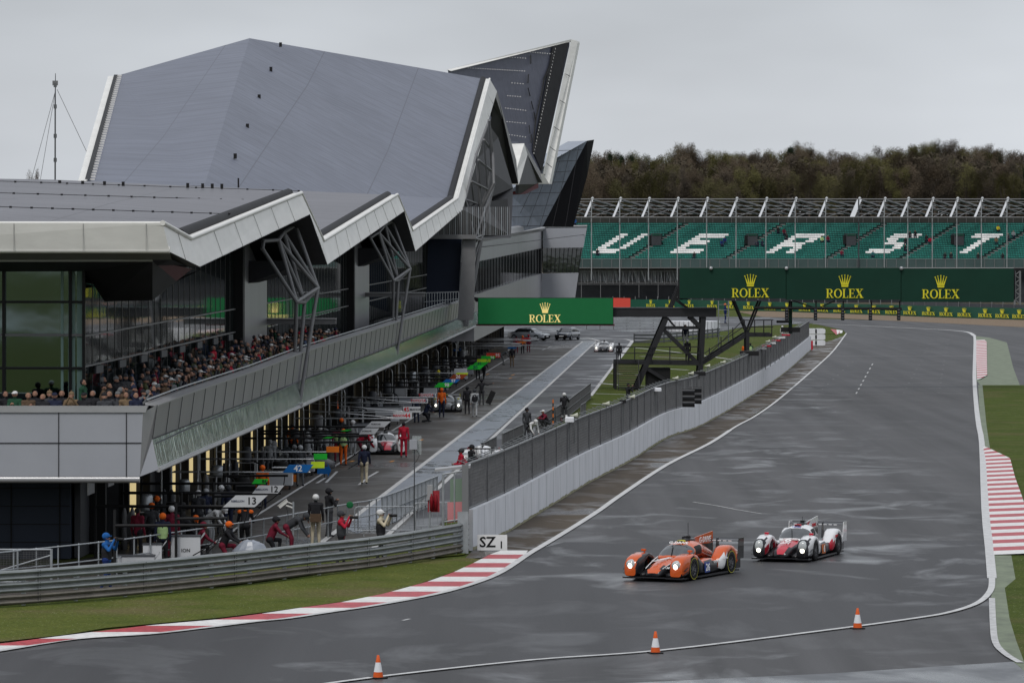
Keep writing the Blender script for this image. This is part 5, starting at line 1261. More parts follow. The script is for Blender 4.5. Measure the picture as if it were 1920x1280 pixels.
for y in (504, 508, 530, 533): b.tube(Pt(1084, y, D0s), Pt(1275, y, D0s), .06, m_steel, 4)
for x in xs: b.tube(Pt(x, 503, D0s), Pt(x, 533 if (x//12) % 3 else 558, D0s), .06, m_steel, 4)
for x in xs[:-1]:
    for k in range(3): b.tube(Pt(x+random.uniform(0, 8), 504, D0s+3), Pt(x+random.uniform(4, 14), 530, D0s+3), .05, m_galv, 4)
b.tube(Pt(1084, 503.5, D0s+.5), Pt(1275, 503.5, D0s+.5), .25, m_black, 5)
b.build('scaffolding', st_, True)
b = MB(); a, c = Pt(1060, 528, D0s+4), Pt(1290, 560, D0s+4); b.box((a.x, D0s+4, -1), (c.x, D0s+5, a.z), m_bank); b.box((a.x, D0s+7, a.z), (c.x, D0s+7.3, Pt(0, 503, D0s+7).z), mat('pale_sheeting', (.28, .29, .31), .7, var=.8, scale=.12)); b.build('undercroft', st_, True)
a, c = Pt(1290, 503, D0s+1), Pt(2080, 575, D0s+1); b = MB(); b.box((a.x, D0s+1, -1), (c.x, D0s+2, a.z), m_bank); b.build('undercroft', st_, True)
# ---------------- wooded hill behind
b = MB(); rows = []
for Y, z in ((850, 0), (880, 6), (930, 12), (1000, 15), (1150, 14), (1500, 0)):
    rows.append([Vector((x, Y+10*math.sin(x*.05), z*(1 if x > 30 else max(.0, (x+60)/90)) if Y < 1500 else 0)) for x in range(-60, 420, 12)])
for r0, r1 in zip(rows, rows[1:]):
    for k in range(len(r0)-1): b.quad(r0[k], r0[k+1], r1[k+1], r1[k], m_soil)
struct(b.build('hill'))
def tree_mesh(seed, col, h, w, n, ever=False):
    rnd = random.Random(seed); tr_ = MB(); cr_ = MB()
    m_tr = mat('bark', (.075, .062, .05), .9, var=.3)
    tr_.tube((0, 0, -.5), (0, 0, h*.35), .22, m_tr, 6, .15)
    blobs = []
    tips = []
    for k in range(13):
        a = rnd.uniform(0, 6.28); z0 = h*rnd.uniform(.12, .4); L = rnd.uniform(.35, 1)*w; z1 = h*rnd.uniform(.45, 1.0)
        if ever: L = w*(1-z1/h)*.8+.2
        p1 = Vector((math.cos(a)*L*.7, math.sin(a)*L*.7, z1*.98)); mid = Vector((math.cos(a)*L*.45, math.sin(a)*L*.45, (z0+z1)/2)); tr_.tube((0, 0, z0), mid, .09, m_tr, 4, .06); tr_.tube(mid, p1, .06, m_tr, 4, .015); blobs.append((p1, rnd.uniform(.22, .42)*w*(.6 if ever else 1)))
        for q in range(4): tt = mid.lerp(p1, rnd.uniform(.3, 1)); e_ = tt+Vector((rnd.uniform(-1, 1), rnd.uniform(-1, 1), rnd.uniform(.3, 1.6)))*w*.22; tr_.tube(tt, e_, .035, m_tr, 3, .008)
    m2 = mat('crown_%d' % seed, col, .9, var=.42, scale=.55, spec=.1)
    for k in range(n):
        c, r = blobs[rnd.randrange(len(blobs))]
        d = Vector((rnd.gauss(0, 1), rnd.gauss(0, 1), rnd.gauss(0, 1))); d = d.normalized()*r*rnd.random()**.45
        p = c+d*Vector((1, 1, 1.0)).x; p.z = max(h*.08, p.z+rnd.uniform(-.25, .1)*h*.6*rnd.random())
        if p.z > h*1.06: continue
        s = rnd.uniform(.05, .12)*1.3 if ever else rnd.uniform(.03, .07); u = Vector((rnd.uniform(-1, 1), rnd.uniform(-1, 1), rnd.uniform(-.2, 1.4))).normalized(); v = u.orthogonal().normalized()
        L = s*rnd.uniform(5, 12) if not ever else s*2
        cr_.add([p-v*s*.5, p+v*s*.5, p+u*L], [(0, 1, 2)], m2)
    return tr_, cr_
kinds = [('bare_tree', (.088, .068, .048), 11, 4.2, 7500, 'bare brown tree'), ('bare_tree', (.076, .062, .048), 12.5, 3.4, 6500, 'tall bare greyish brown tree'),
         ('budding_tree', (.094, .088, .034), 11, 4.0, 8500, 'tree in fresh olive green bud'), ('budding_tree', (.080, .073, .034), 11.5, 4.4, 8000, 'dull olive budding tree'),
         ('conifer_tree', (.022, .032, .016), 12, 2.6, 6500, 'dark green conifer')]
protos = []
for k, (nm, col, h, w_, n, lb) in enumerate(kinds):
    tr_, cr_ = tree_mesh(k+3, col, h, w_, n, nm == 'conifer_tree'); t = thing(nm, lb, 'tree', (0, 0, -400)); tr_.build('trunk', t); cr_.build('crown', t); protos.append((t, h, lb))
ftop = interp([(1080, 296), (1100, 290), (1160, 287), (1200, 298), (1240, 290), (1275, 268), (1310, 292), (1350, 285), (1390, 290), (1430, 281), (1470, 279), (1512, 274), (1545, 288), (1570, 290), (1620, 278), (1650, 290), (1690, 275), (1720, 268), (1750, 262), (1780, 264), (1810, 270), (1850, 280), (1880, 284), (1920, 286), (2060, 296), (2100, 300)])
landm = ['behind the black fin', 'above the letter U of the stand', 'above the letter E of the stand', 'above the letter R of the stand', 'above the letter S of the stand', 'above the letter T of the stand']
first = set(); cnt = {}
rt = random.Random(5)
rowsD = [(1, 985, 17), (.93, 955, 19), (.78, 925, 21), (.6, 898, 23)]
for ri, (fr, D, step) in enumerate(rowsD):
    x = 1066+rt.uniform(0, 10)
    while x < 2060:
        k = rt.choices(range(5), [4, 3, 2, 3, 1] if ri else [4, 4, 3, 3, 0])[0]; t0, h0, lb = protos[k]
        yt = ftop(x)+(372-ftop(x))*(1-fr)+rt.uniform(-5, 9)+(0 if ri else rt.uniform(-2, 5)); zt = Pt(x, yt, D).z; p = Pt(x, 0, D); sc = rt.uniform(.85, 1.2)
        zone = landm[min(5, int(max(0, x-1090)//160))]; rowt = ('on the skyline', 'just below the skyline', 'halfway down the wood', 'at the front edge of the wood')[ri]
        lab = '%s %s, %s' % (lb, rowt, zone); lab = lab.replace('just below the skyline', 'below the skyline').replace('at the front edge of the wood', 'at the wood edge').replace('halfway down the wood','in mid wood').replace(' of the stand','')
        if k in first: o = dup(t0, (0, 0, 0), 0, lab)
        else: o = t0; o['label'] = lab; first.add(k)
        o['group'] = 'trees of the wood behind the grandstand: '+lb+' '+rowt+' '+zone
        o.location = (p.x, D+rt.uniform(-8, 8), zt-h0*sc); o.scale = (sc*rt.uniform(.9, 1.15), sc, sc); o.rotation_euler = (0, 0, rt.uniform(0, 6.28))
        x += step*rt.uniform(.7, 1.25)
for x, y, lb in ((60, 326, 'dark shrub tip showing over the low roof beside the mast'), (1050, 296, 'pale tree top showing between the roof spire and the dark fin')):
    o = dup(protos[0][0] if x < 100 else protos[3][0], (0, 0, 0), 0, lb); o['group'] = 'tree tops over the building'; D = 500 if x < 100 else 900; p = Pt(x, y, D); o.location = (p.x, D, p.z-11*.8); o.scale = (.25 if x < 100 else .8, .3 if x < 100 else .8, .8)
# dense mass low down behind the stand so that no sky shows through
b = MB(); rt = random.Random(9); m_und = mat('undergrowth', (.060, .050, .036), .95, var=.5, scale=.4, spec=.05)
for k in range(38000):
    x = rt.uniform(1060, 2080); D = rt.uniform(915, 975); lim = ftop(x)+26; y = rt.uniform(lim, 425); p = Pt(x, y, D); s = rt.uniform(.1, .3)*(1.7 if y > 345 else 1); u = Vector((rt.uniform(-1, 1), rt.uniform(-1, 1), rt.uniform(-.3, 1))).normalized(); v = u.orthogonal().normalized()
    b.add([p-v*s, p+v*s, p+u*s*4], [(0, 1, 2)], m_und)
o = b.build('undergrowth'); tag(o, 'brown thicket of bare twigs filling the wood behind the stand', 'undergrowth', kind='stuff')
# ================================================================ people
def jdef(**k):
    j = dict(pel=(0, 0, .95), che=(0, 0, 1.28), nek=(0, 0, 1.46), hed=(0, -.015, 1.62),
             shL=(.185, 0, 1.41), elL=(.235, .02, 1.13), haL=(.25, -.06, .88), shR=(-.185, 0, 1.41), elR=(-.235, .02, 1.13), haR=(-.25, -.06, .88),
             hpL=(.09, 0, .93), knL=(.105, -.02, .50), anL=(.12, .03, .09), hpR=(-.09, 0, .93), knR=(-.105, -.02, .50), anR=(-.12, .03, .09), face=(0, -1, 0))
    j.update(k); return {a: Vector(b) for a, b in j.items()}
def shift(j, keys, d):
    for k in keys: j[k] = j[k]+Vector(d)
    return j
UP = ('che', 'nek', 'hed', 'shL', 'shR', 'elL', 'elR', 'haL', 'haR')
POSE = {}
POSE['stand'] = jdef()
POSE['arms_crossed'] = jdef(elL=(.25, -.08, 1.14), haL=(-.06, -.22, 1.18), elR=(-.25, -.08, 1.14), haR=(.08, -.23, 1.14))
POSE['walk'] = jdef(knL=(.1, -.2, .52), anL=(.1, -.26, .10), knR=(-.1, .05, .5), anR=(-.1, .32, .14), elL=(.24, .12, 1.14), haL=(.25, .12, .90), elR=(-.24, -.08, 1.14), haR=(-.25, -.24, .96))
POSE['camera'] = jdef(elL=(.26, -.18, 1.24), haL=(.06, -.34, 1.53), elR=(-.26, -.18, 1.24), haR=(-.06, -.27, 1.55), anL=(.17, -.05, .09), anR=(-.17, .1, .09))
POSE['lean'] = shift(jdef(elL=(.27, -.30, 1.05), haL=(.14, -.52, 1.03), elR=(-.27, -.30, 1.05), haR=(-.14, -.52, 1.03), pel=(0, .08, .93), hpL=(.09, .08, .91), hpR=(-.09, .08, .91)), ('che', 'nek', 'hed', 'shL', 'shR'), (0, -.2, -.04))
POSE['phone'] = jdef(elL=(.23, -.14, 1.14), haL=(.07, -.32, 1.30), elR=(-.23, -.14, 1.14), haR=(-.05, -.32, 1.30))
POSE['bend'] = jdef(pel=(0, .2, .88), hpL=(.09, .2, .87), hpR=(-.09, .2, .87), che=(0, -.12, 1.08), nek=(0, -.3, 1.14), hed=(0, -.45, 1.2), shL=(.18, -.24, 1.11), shR=(-.18, -.24, 1.11), elL=(.22, -.36, .84), haL=(.16, -.52, .62), elR=(-.22, -.36, .84), haR=(-.16, -.52, .62), knL=(.12, .02, .48), knR=(-.12, .02, .48))
POSE['kneel'] = jdef(pel=(0, .12, .50), hpL=(.1, .12, .49), hpR=(-.1, .12, .49), knL=(.13, -.26, .48), anL=(.13, -.22, .09), knR=(-.12, -.08, .10), anR=(-.12, .34, .09), che=(0, -.02, .82), nek=(0, -.08, .99), hed=(0, -.13, 1.15), shL=(.18, -.07, .95), shR=(-.18, -.07, .95), elL=(.24, -.25, .74), haL=(.14, -.45, .62), elR=(-.24, -.25, .74), haR=(-.14, -.45, .62))
POSE['crouch'] = jdef(pel=(0, .18, .34), hpL=(.1, .18, .34), hpR=(-.1, .18, .34), knL=(.2, -.22, .52), anL=(.16, .02, .09), knR=(-.2, -.22, .52), anR=(-.16, .02, .09), che=(0, .0, .62), nek=(0, -.08, .80), hed=(0, -.14, .96), shL=(.18, -.07, .76), shR=(-.18, -.07, .76), elL=(.26, -.26, .60), haL=(.08, -.42, .62), elR=(-.26, -.26, .60), haR=(-.08, -.42, .62))
POSE['sit'] = jdef(pel=(0, 0, .12), hpL=(.1, 0, .12), hpR=(-.1, 0, .12), knL=(.13, -.44, .16), anL=(.13, -.46, -.28), knR=(-.13, -.44, .16), anR=(-.13, -.46, -.28), che=(0, -.02, .46), nek=(0, -.05, .64), hed=(0, -.08, .80), shL=(.18, -.04, .60), shR=(-.18, -.04, .60), elL=(.24, -.16, .36), haL=(.12, -.38, .26), elR=(-.24, -.16, .36), haR=(-.12, -.38, .26))
POSE['point'] = jdef(elR=(-.42, -.06, 1.36), haR=(-.70, -.10, 1.44), elL=(.34, 0, 1.2), haL=(.52, -.04, 1.02))
BONES = [('pel', 'che', .135, .15, 1), ('che', 'nek', .15, .075, 1), ('nek', 'hed', .052, .06, 0), ('shL', 'shR', .085, .085, 1), ('che', 'shL', .12, .08, 1), ('che', 'shR', .12, .08, 1),
         ('shL', 'elL', .066, .05, 1), ('elL', 'haL', .05, .036, 1), ('shR', 'elR', .066, .05, 1), ('elR', 'haR', .05, .036, 1), ('pel', 'hpL', .135, .115, 2), ('pel', 'hpR', .135, .115, 2),
         ('hpL', 'knL', .095, .066, 2), ('knL', 'anL', .066, .048, 2), ('hpR', 'knR', .095, .066, 2), ('knR', 'anR', .066, .048, 2)]
m_skin = mat('skin', (.24, .13, .09), .6); m_shoe = mat('shoe', (.02, .02, .022), .6)
def cloth(name, c): return mat('cloth_'+name, c, .85, var=.22, scale=6, bump=.01, bscale=9)
CL = {k: cloth(k, v) for k, v in dict(black=(.016, .016, .019), charcoal=(.04, .042, .047), navy=(.014, .018, .04), grey=(.12, .125, .13), silver=(.30, .31, .32), white=(.55, .55, .55), beige=(.42, .37, .27), red=(.33, .012, .03), maroon=(.14, .012, .028),
      orange=(.65, .12, .015), green=(.015, .055, .03), olive=(.07, .075, .035), brown=(.085, .055, .035), blue=(.012, .085, .27), royal=(.010, .026, .12), lime=(.36, .50, .22), yellow=(.60, .50, .03), denim=(.05, .07, .12), tan=(.16, .11, .065), purple=(.07, .02, .10), teal=(.02, .10, .11)).items()}
def capsule(bm, a, b, ra, rb, seg=2):
    t = bmesh.new()
    for p, r in ((a, ra), (b, rb)): bmesh.ops.create_icosphere(t, subdivisions=seg, radius=r, matrix=Matrix.Translation(p))
    for v in t.verts: bm.verts.new(v.co)
    t.free(); bmesh.ops.convex_hull(bm, input=list(bm.verts))
    for v in [v for v in bm.verts if v.is_valid and not v.link_faces]: bm.verts.remove(v)
def body_mesh(name, j):
    me = bpy.data.meshes.new('raw'); acc = bmesh.new()
    segs = []
    def put(a, b, ra, rb, mi):
        bm = bmesh.new(); capsule(bm, a, b, ra, rb)
        tmp = bpy.data.meshes.new('q'); bm.to_mesh(tmp); bm.free(); acc.from_mesh(tmp); bpy.data.meshes.remove(tmp); segs.append((a, b, max(ra, rb), mi))
    for a, b, ra, rb, mi in BONES: put(j[a], j[b], ra, rb, mi)
    up = (j['hed']-j['nek']).normalized(); fc = (j['face']-up*j['face'].dot(up)).normalized()
    h = j['hed']
    put(h+up*.03+Vector((0, .0, 0))-fc*.015, h-up*.03+fc*.005, .088, .075, 0); put(h-up*.05+fc*.03, h-up*.085+fc*.05, .05, .034, 0); put(h-up*.0+fc*.085, h-up*.03+fc*.098, .012, .016, 0)
    side = up.cross(fc)
    for s in (1, -1): put(h+side*s*.085-up*.02, h+side*s*.09+up*.015, .014, .018, 0)
    for s in 'LR':
        ha, el = j['ha'+s], j['el'+s]; d = (ha-el).normalized(); put(ha, ha+d*.055, .034, .032, 4)
        u = d.orthogonal().normalized()
        inner = Vector((-1 if s == 'L' else 1, 0, 0)); lat = d.cross(inner).normalized() if abs(d.dot(inner)) < .9 else u; cur = d.cross(lat).normalized()
        for k in range(4): o = lat*(-.027+.018*k); b0 = ha+d*.085+o; put(b0, b0+(d*.6+cur*.5*(1 if cur.dot(inner) > 0 else -1))*(.055-.006*abs(k-1.3)), .011, .009, 4)
        put(ha+d*.02-lat*.03, ha+d*.065-lat*.055, .013, .010, 4)
        an = j['an'+s]; kn = j['kn'+s]; f = Vector((0, -1, 0)); put(an-Vector((0, 0, .035))-f*.03, an+f*.15-Vector((0, 0, .05)), .048, .036, 3)
    acc.to_mesh(me); acc.free(); ob = bpy.data.objects.new('raw', me); C.objects.link(ob)
    md = ob.modifiers.new('r', 'REMESH'); md.mode = 'VOXEL'; md.voxel_size = .0155; md.use_smooth_shade = True
    sm = ob.modifiers.new('s', 'SMOOTH'); sm.factor = .5; sm.iterations = 2
    dg = bpy.context.evaluated_depsgraph_get(); out_ = bpy.data.meshes.new_from_object(ob.evaluated_get(dg)); bpy.data.objects.remove(ob); bpy.data.meshes.remove(me)
    out_.name = name; out_.materials.clear()
    for m_ in (m_skin, CL['black'], CL['charcoal'], m_shoe, m_skin): out_.materials.append(m_)
    mi = []
    for p in out_.polygons:
        c = p.center; best = 9; bi = 1
        for a, b, r, m_ in segs:
            ab = b-a; t = max(0, min(1, (c-a).dot(ab)/max(ab.length_squared, 1e-9))); d = (c-(a+ab*t)).length-r
            if d < best: best = d; bi = m_
        mi.append(bi)
    out_.polygons.foreach_set('material_index', mi); out_.polygons.foreach_set('use_smooth', [True]*len(mi)); out_.update(); return out_
BODY = {k: body_mesh('body_'+k, j) for k, j in POSE.items()}
def headgear():
    H = {}
    b = MB(); m_h = CL['brown']; b.ball((0, .036, .030), .097, m_h, 12, (1, .95, .98))
    H['hair'] = (b, 'hair')
    b = MB(); b.ball((0, .025, .062), .100, m_h, 12, (1, 1.05, .85)); b.ball((0, .02, .155), .025, m_h, 6); H['beanie'] = (b, 'woolly_hat')
    b = MB(); b.ball((0, .022, .055), .099, m_h, 12, (1, 1.05, .75)); b.slab([(-.08, -.08, .055), (-.055, -.18, .04), (.055, -.18, .04), (.08, -.08, .055)], (0, 0, .012), m_h); H['cap'] = (b, 'cap')
    b = MB(); b.ball((0, .035, .045), .118, m_h, 14, (1, 1.1, .98)); b.box((-.07, -.115, .01), (.07, -.09, .05), m_black); b.box((-.1, -.12, .04), (.1, -.08, .06), m_h); H['helmet'] = (b, 'helmet')
    b = MB(); b.ball((0, .045, .01), .112, m_h, 12, (1, .95, 1.0)); H['hood'] = (b, 'hood')
    return H
HG = {}
def person(pose, loc, yaw, top, legs, label, head=('hair', 'brown'), cat='person', group=None, sc=1.0, gloves=None, skin=None, extra=None):
    o = bpy.data.objects.new('person', BODY[pose]); C.objects.link(o); o.location = loc; o.rotation_euler = (0, 0, yaw); o.scale = (sc, sc, sc*random.uniform(.98, 1.02))
    tag(o, label, cat, group); setm(o, 1, CL[top]); setm(o, 2, CL[legs])
    if gloves: setm(o, 4, CL[gloves])
    j = POSE[pose]
    if head:
        if head[0] not in HG: mb, nm = HEADS[head[0]]; HG[head[0]] = mb.build(nm)
        if HG[head[0]].get('used'): h = HG[head[0]].copy(); C.objects.link(h)
        else: h = HG[head[0]]; h['used'] = 1
        h.parent = o; h.location = j['hed']; setm(h, 0, CL[head[1]])
        up = (j['hed']-j['nek']); h.rotation_euler = (math.atan2(-up.y, up.z) if pose in ('bend',) else 0, 0, 0)
    if extra: extra(o, j)
    return o
HEADS = headgear()
def part_on(o, b, name):
    c = b.build(name, o); return c
def vest(col, lo=.95, hi=1.42):
    def f(o, j):
        b = MB(); p, c, n = j['pel'], j['che'], j['nek']; m_ = CL[col]
        rg = []
        for t, wx, wy in ((0, .165, .15), (.35, .17, .155), (.7, .19, .16), (1, .19, .15), (1.25, .12, .11)):
            q = p.lerp(c, t) if t <= 1 else c.lerp(n, .72); rg.append([q+Vector((wx*math.cos(a), wy*math.sin(a), 0)) for a in [2*math.pi*k/14 for k in range(14)]])
        b.rings(rg, m_, False); part_on(o, b, 'vest')
    return f
def backpack(col):
    def f(o, j):
        b = MB(); c = j['che']; b.box((-.16, .12, -.28), (.16, .30, .16), CL['black'], Matrix.Translation(c)); b.box((-.19, .13, -.44), (.19, .33, -.16), CL[col], Matrix.Translation(c)); part_on(o, b, 'backpack')
    return f
def stripes(col):
    def f(o, j):
        b = MB()
        for s in 'LR': b.ball(j['sh'+s]+Vector((0, 0, .01)), .1, CL[col], 10, (1, 1, .8)); d = j['ha'+s]-j['el'+s]; b.tube(j['ha'+s]-d*.3, j['ha'+s]-d*.02, .053, CL[col], 8)
        b.ball(j['nek'], .088, CL[col], 10, (1, 1, .6)); part_on(o, b, 'coloured_panels')
    return f
def held_camera(o, label, long=.18, white=False):
    h = o.matrix_basis; 
    b = MB(); b.box((-.07, -.05, -.05), (.07, .04, .05), m_black); b.lathe([(0, 0), (.045, 0), (.05, -long), (0, -long)], m_black if not white else m_band, (0, -.05, 0), 10, 'z')
    # turn the lens along -Y
    b2 = MB(); b2.box((-.07, -.05, -.05), (.07, .04, .05), m_black); b2.tube((0, -.05, 0), (0, -.05-long, 0), .045, m_black if not white else m_band, 10, .052)
    c = b2.build('camera'); tag(c, label, 'camera'); j = POSE['camera']
    bpy.context.view_layer.update()
    p = Matrix.Translation(o.location) @ Matrix.Rotation(o.rotation_euler.z, 4, 'Z') @ Matrix.Diagonal((o.scale[0],)*3+(1,))
    c.location = p @ ((j['haL']+j['haR'])/2+Vector((0, -.02, .02))); c.rotation_euler = o.rotation_euler
# --- photographers and marshals behind the crash barrier
P_ = person
a = P_('camera', G(200, 1106), R(72), 'blue', 'royal', 'photographer in blue helmet and black vest shooting over the barrier at left', ('helmet', 'blue'), 'photographer', extra=vest('black')); held_camera(a, 'black camera held by the photographer in the blue helmet')
P_('lean', G(459, 1036), R(178), 'black', 'black', 'person in black jacket with orange shoulders leaning on the handrail, back turned', ('hood', 'charcoal'), 'person', extra=stripes('orange'))
P_('stand', G(592, 1023), R(182), 'black', 'beige', 'photographer in white helmet and beige trousers with brown bag, back turned', ('helmet', 'white'), 'photographer', sc=1.03, extra=backpack('brown'))
P_('phone', G(617, 1006), R(120), 'black', 'charcoal', 'dark clad person close beside the photographer in beige trousers', ('helmet', 'black'))
a = P_('camera', G(640, 1058), R(80), 'red', 'black', 'photographer in red jacket and dark helmet aiming a camera to the right', ('helmet', 'charcoal'), 'photographer', extra=vest('charcoal')); held_camera(a, 'camera held by the photographer in the red jacket')
a = P_('camera', G(714, 1054), R(78), 'beige', 'black', 'photographer in white helmet and beige sleeves aiming right behind the barrier', ('helmet', 'white'), 'photographer', extra=vest('black')); held_camera(a, 'camera held by the photographer with beige sleeves')
P_('lean', G(873, 914), R(-75), 'red', 'black', 'marshal in bright red jacket leaning at the end of the pit wall fence', ('helmet', 'charcoal'))
P_('stand', G(884, 908), R(-60), 'black', 'black', 'dark clad person behind the marshal in the bright red jacket', ('helmet', 'black'))
P_('camera', G(1058, 792), R(170), 'black', 'charcoal', 'marshal in white helmet with red and white trouser bottoms standing by the railing', ('helmet', 'white'), extra=lambda o, j: part_on(o, (lambda b: [b.tube(j['kn'+s]-Vector((0, 0, .06)), j['an'+s]+Vector((0, 0, .2)), .075, CL['white'], 8) or b.tube(j['an'+s]+Vector((0, 0, .2)), j['an'+s], .07, CL['red'], 8) for s in 'LR'] and b)(MB()), 'gaiters'))
P_('crouch', G(1022, 822)+Vector((0, 0, .5)), R(-60), 'maroon', 'charcoal', 'crouching marshal with maroon sleeves and white cap at the pit wall', ('cap', 'white'), extra=vest('black'))
P_('bend', G(996, 833), R(30), 'white', 'black', 'marshal in white helmet and dark vest bending behind the pit wall', ('helmet', 'white'), extra=vest('black'))
P_('stand', G(988, 822), R(20), 'charcoal', 'charcoal', 'marshal in dark helmet standing behind the bending marshal', ('helmet', 'black'), sc=.95)
P_('stand', G(1161, 678), R(160), 'black', 'black', 'lone dark figure on the grass edge beside the oncoming car with headlights', ('hair', 'black'))
P_('camera', G(1178, 771), R(120), 'black', 'black', 'black clad photographer on the infield grass below the gantry stairs', ('cap', 'black'), 'photographer')
P_('stand', G(1396, 680), R(150), 'orange', 'orange', 'marshal in orange overalls on the grass beyond the gantry', ('hair', 'brown'))
P_('stand', G(1407, 679), R(200), 'green', 'denim', 'marshal with green vest next to the orange marshal', ('hair', 'black'), extra=vest('lime'))
P_('stand', Pt(1285, 650, 324), R(10), 'navy', 'white', 'person in navy top and white trousers on the gantry platform', ('hair', 'brown'), sc=.95)
P_('stand', Pt(1289, 679, 323.4), R(190), 'black', 'black', 'black clad person with white helmet on the gantry platform', ('helmet', 'white'), sc=.95)
P_('stand', Pt(1360, 606, 327), R(90), 'royal', 'royal', 'worker in blue overalls and orange helmet on the scaffold tower', ('helmet', 'orange'), sc=.85)
P_('stand', G(1467, 640), R(150), 'white', 'grey', 'marshal in white jacket at the far end of the pit wall', ('helmet', 'white'))
t = thing('scaffold_tower', 'slim silver scaffold tower carrying the worker in blue overalls', 'scaffold', (Pt(1355, 0, 327).x, 327, 0)); b = MB()
for x in (1347, 1366):
    for y in (326.4, 327.8): b.tube(Pt(x, 655, y), Pt(x, 564 if y < 327 else 606, y), .04, m_galv)
for k in range(9): b.tube(Pt(1347, 650-5.5*k*1.8, 326.4), Pt(1366, 650-5.5*k*1.8, 326.4), .025, m_galv, 4)
b.build('frame', t, True); b = MB(); b.box((Pt(1347, 0, 327).x, 326.4, Pt(0, 606, 327).z-.06), (Pt(1366, 0, 327).x, 327.8, Pt(0, 606, 327).z-.01), m_steel); b.build('deck', t, True)
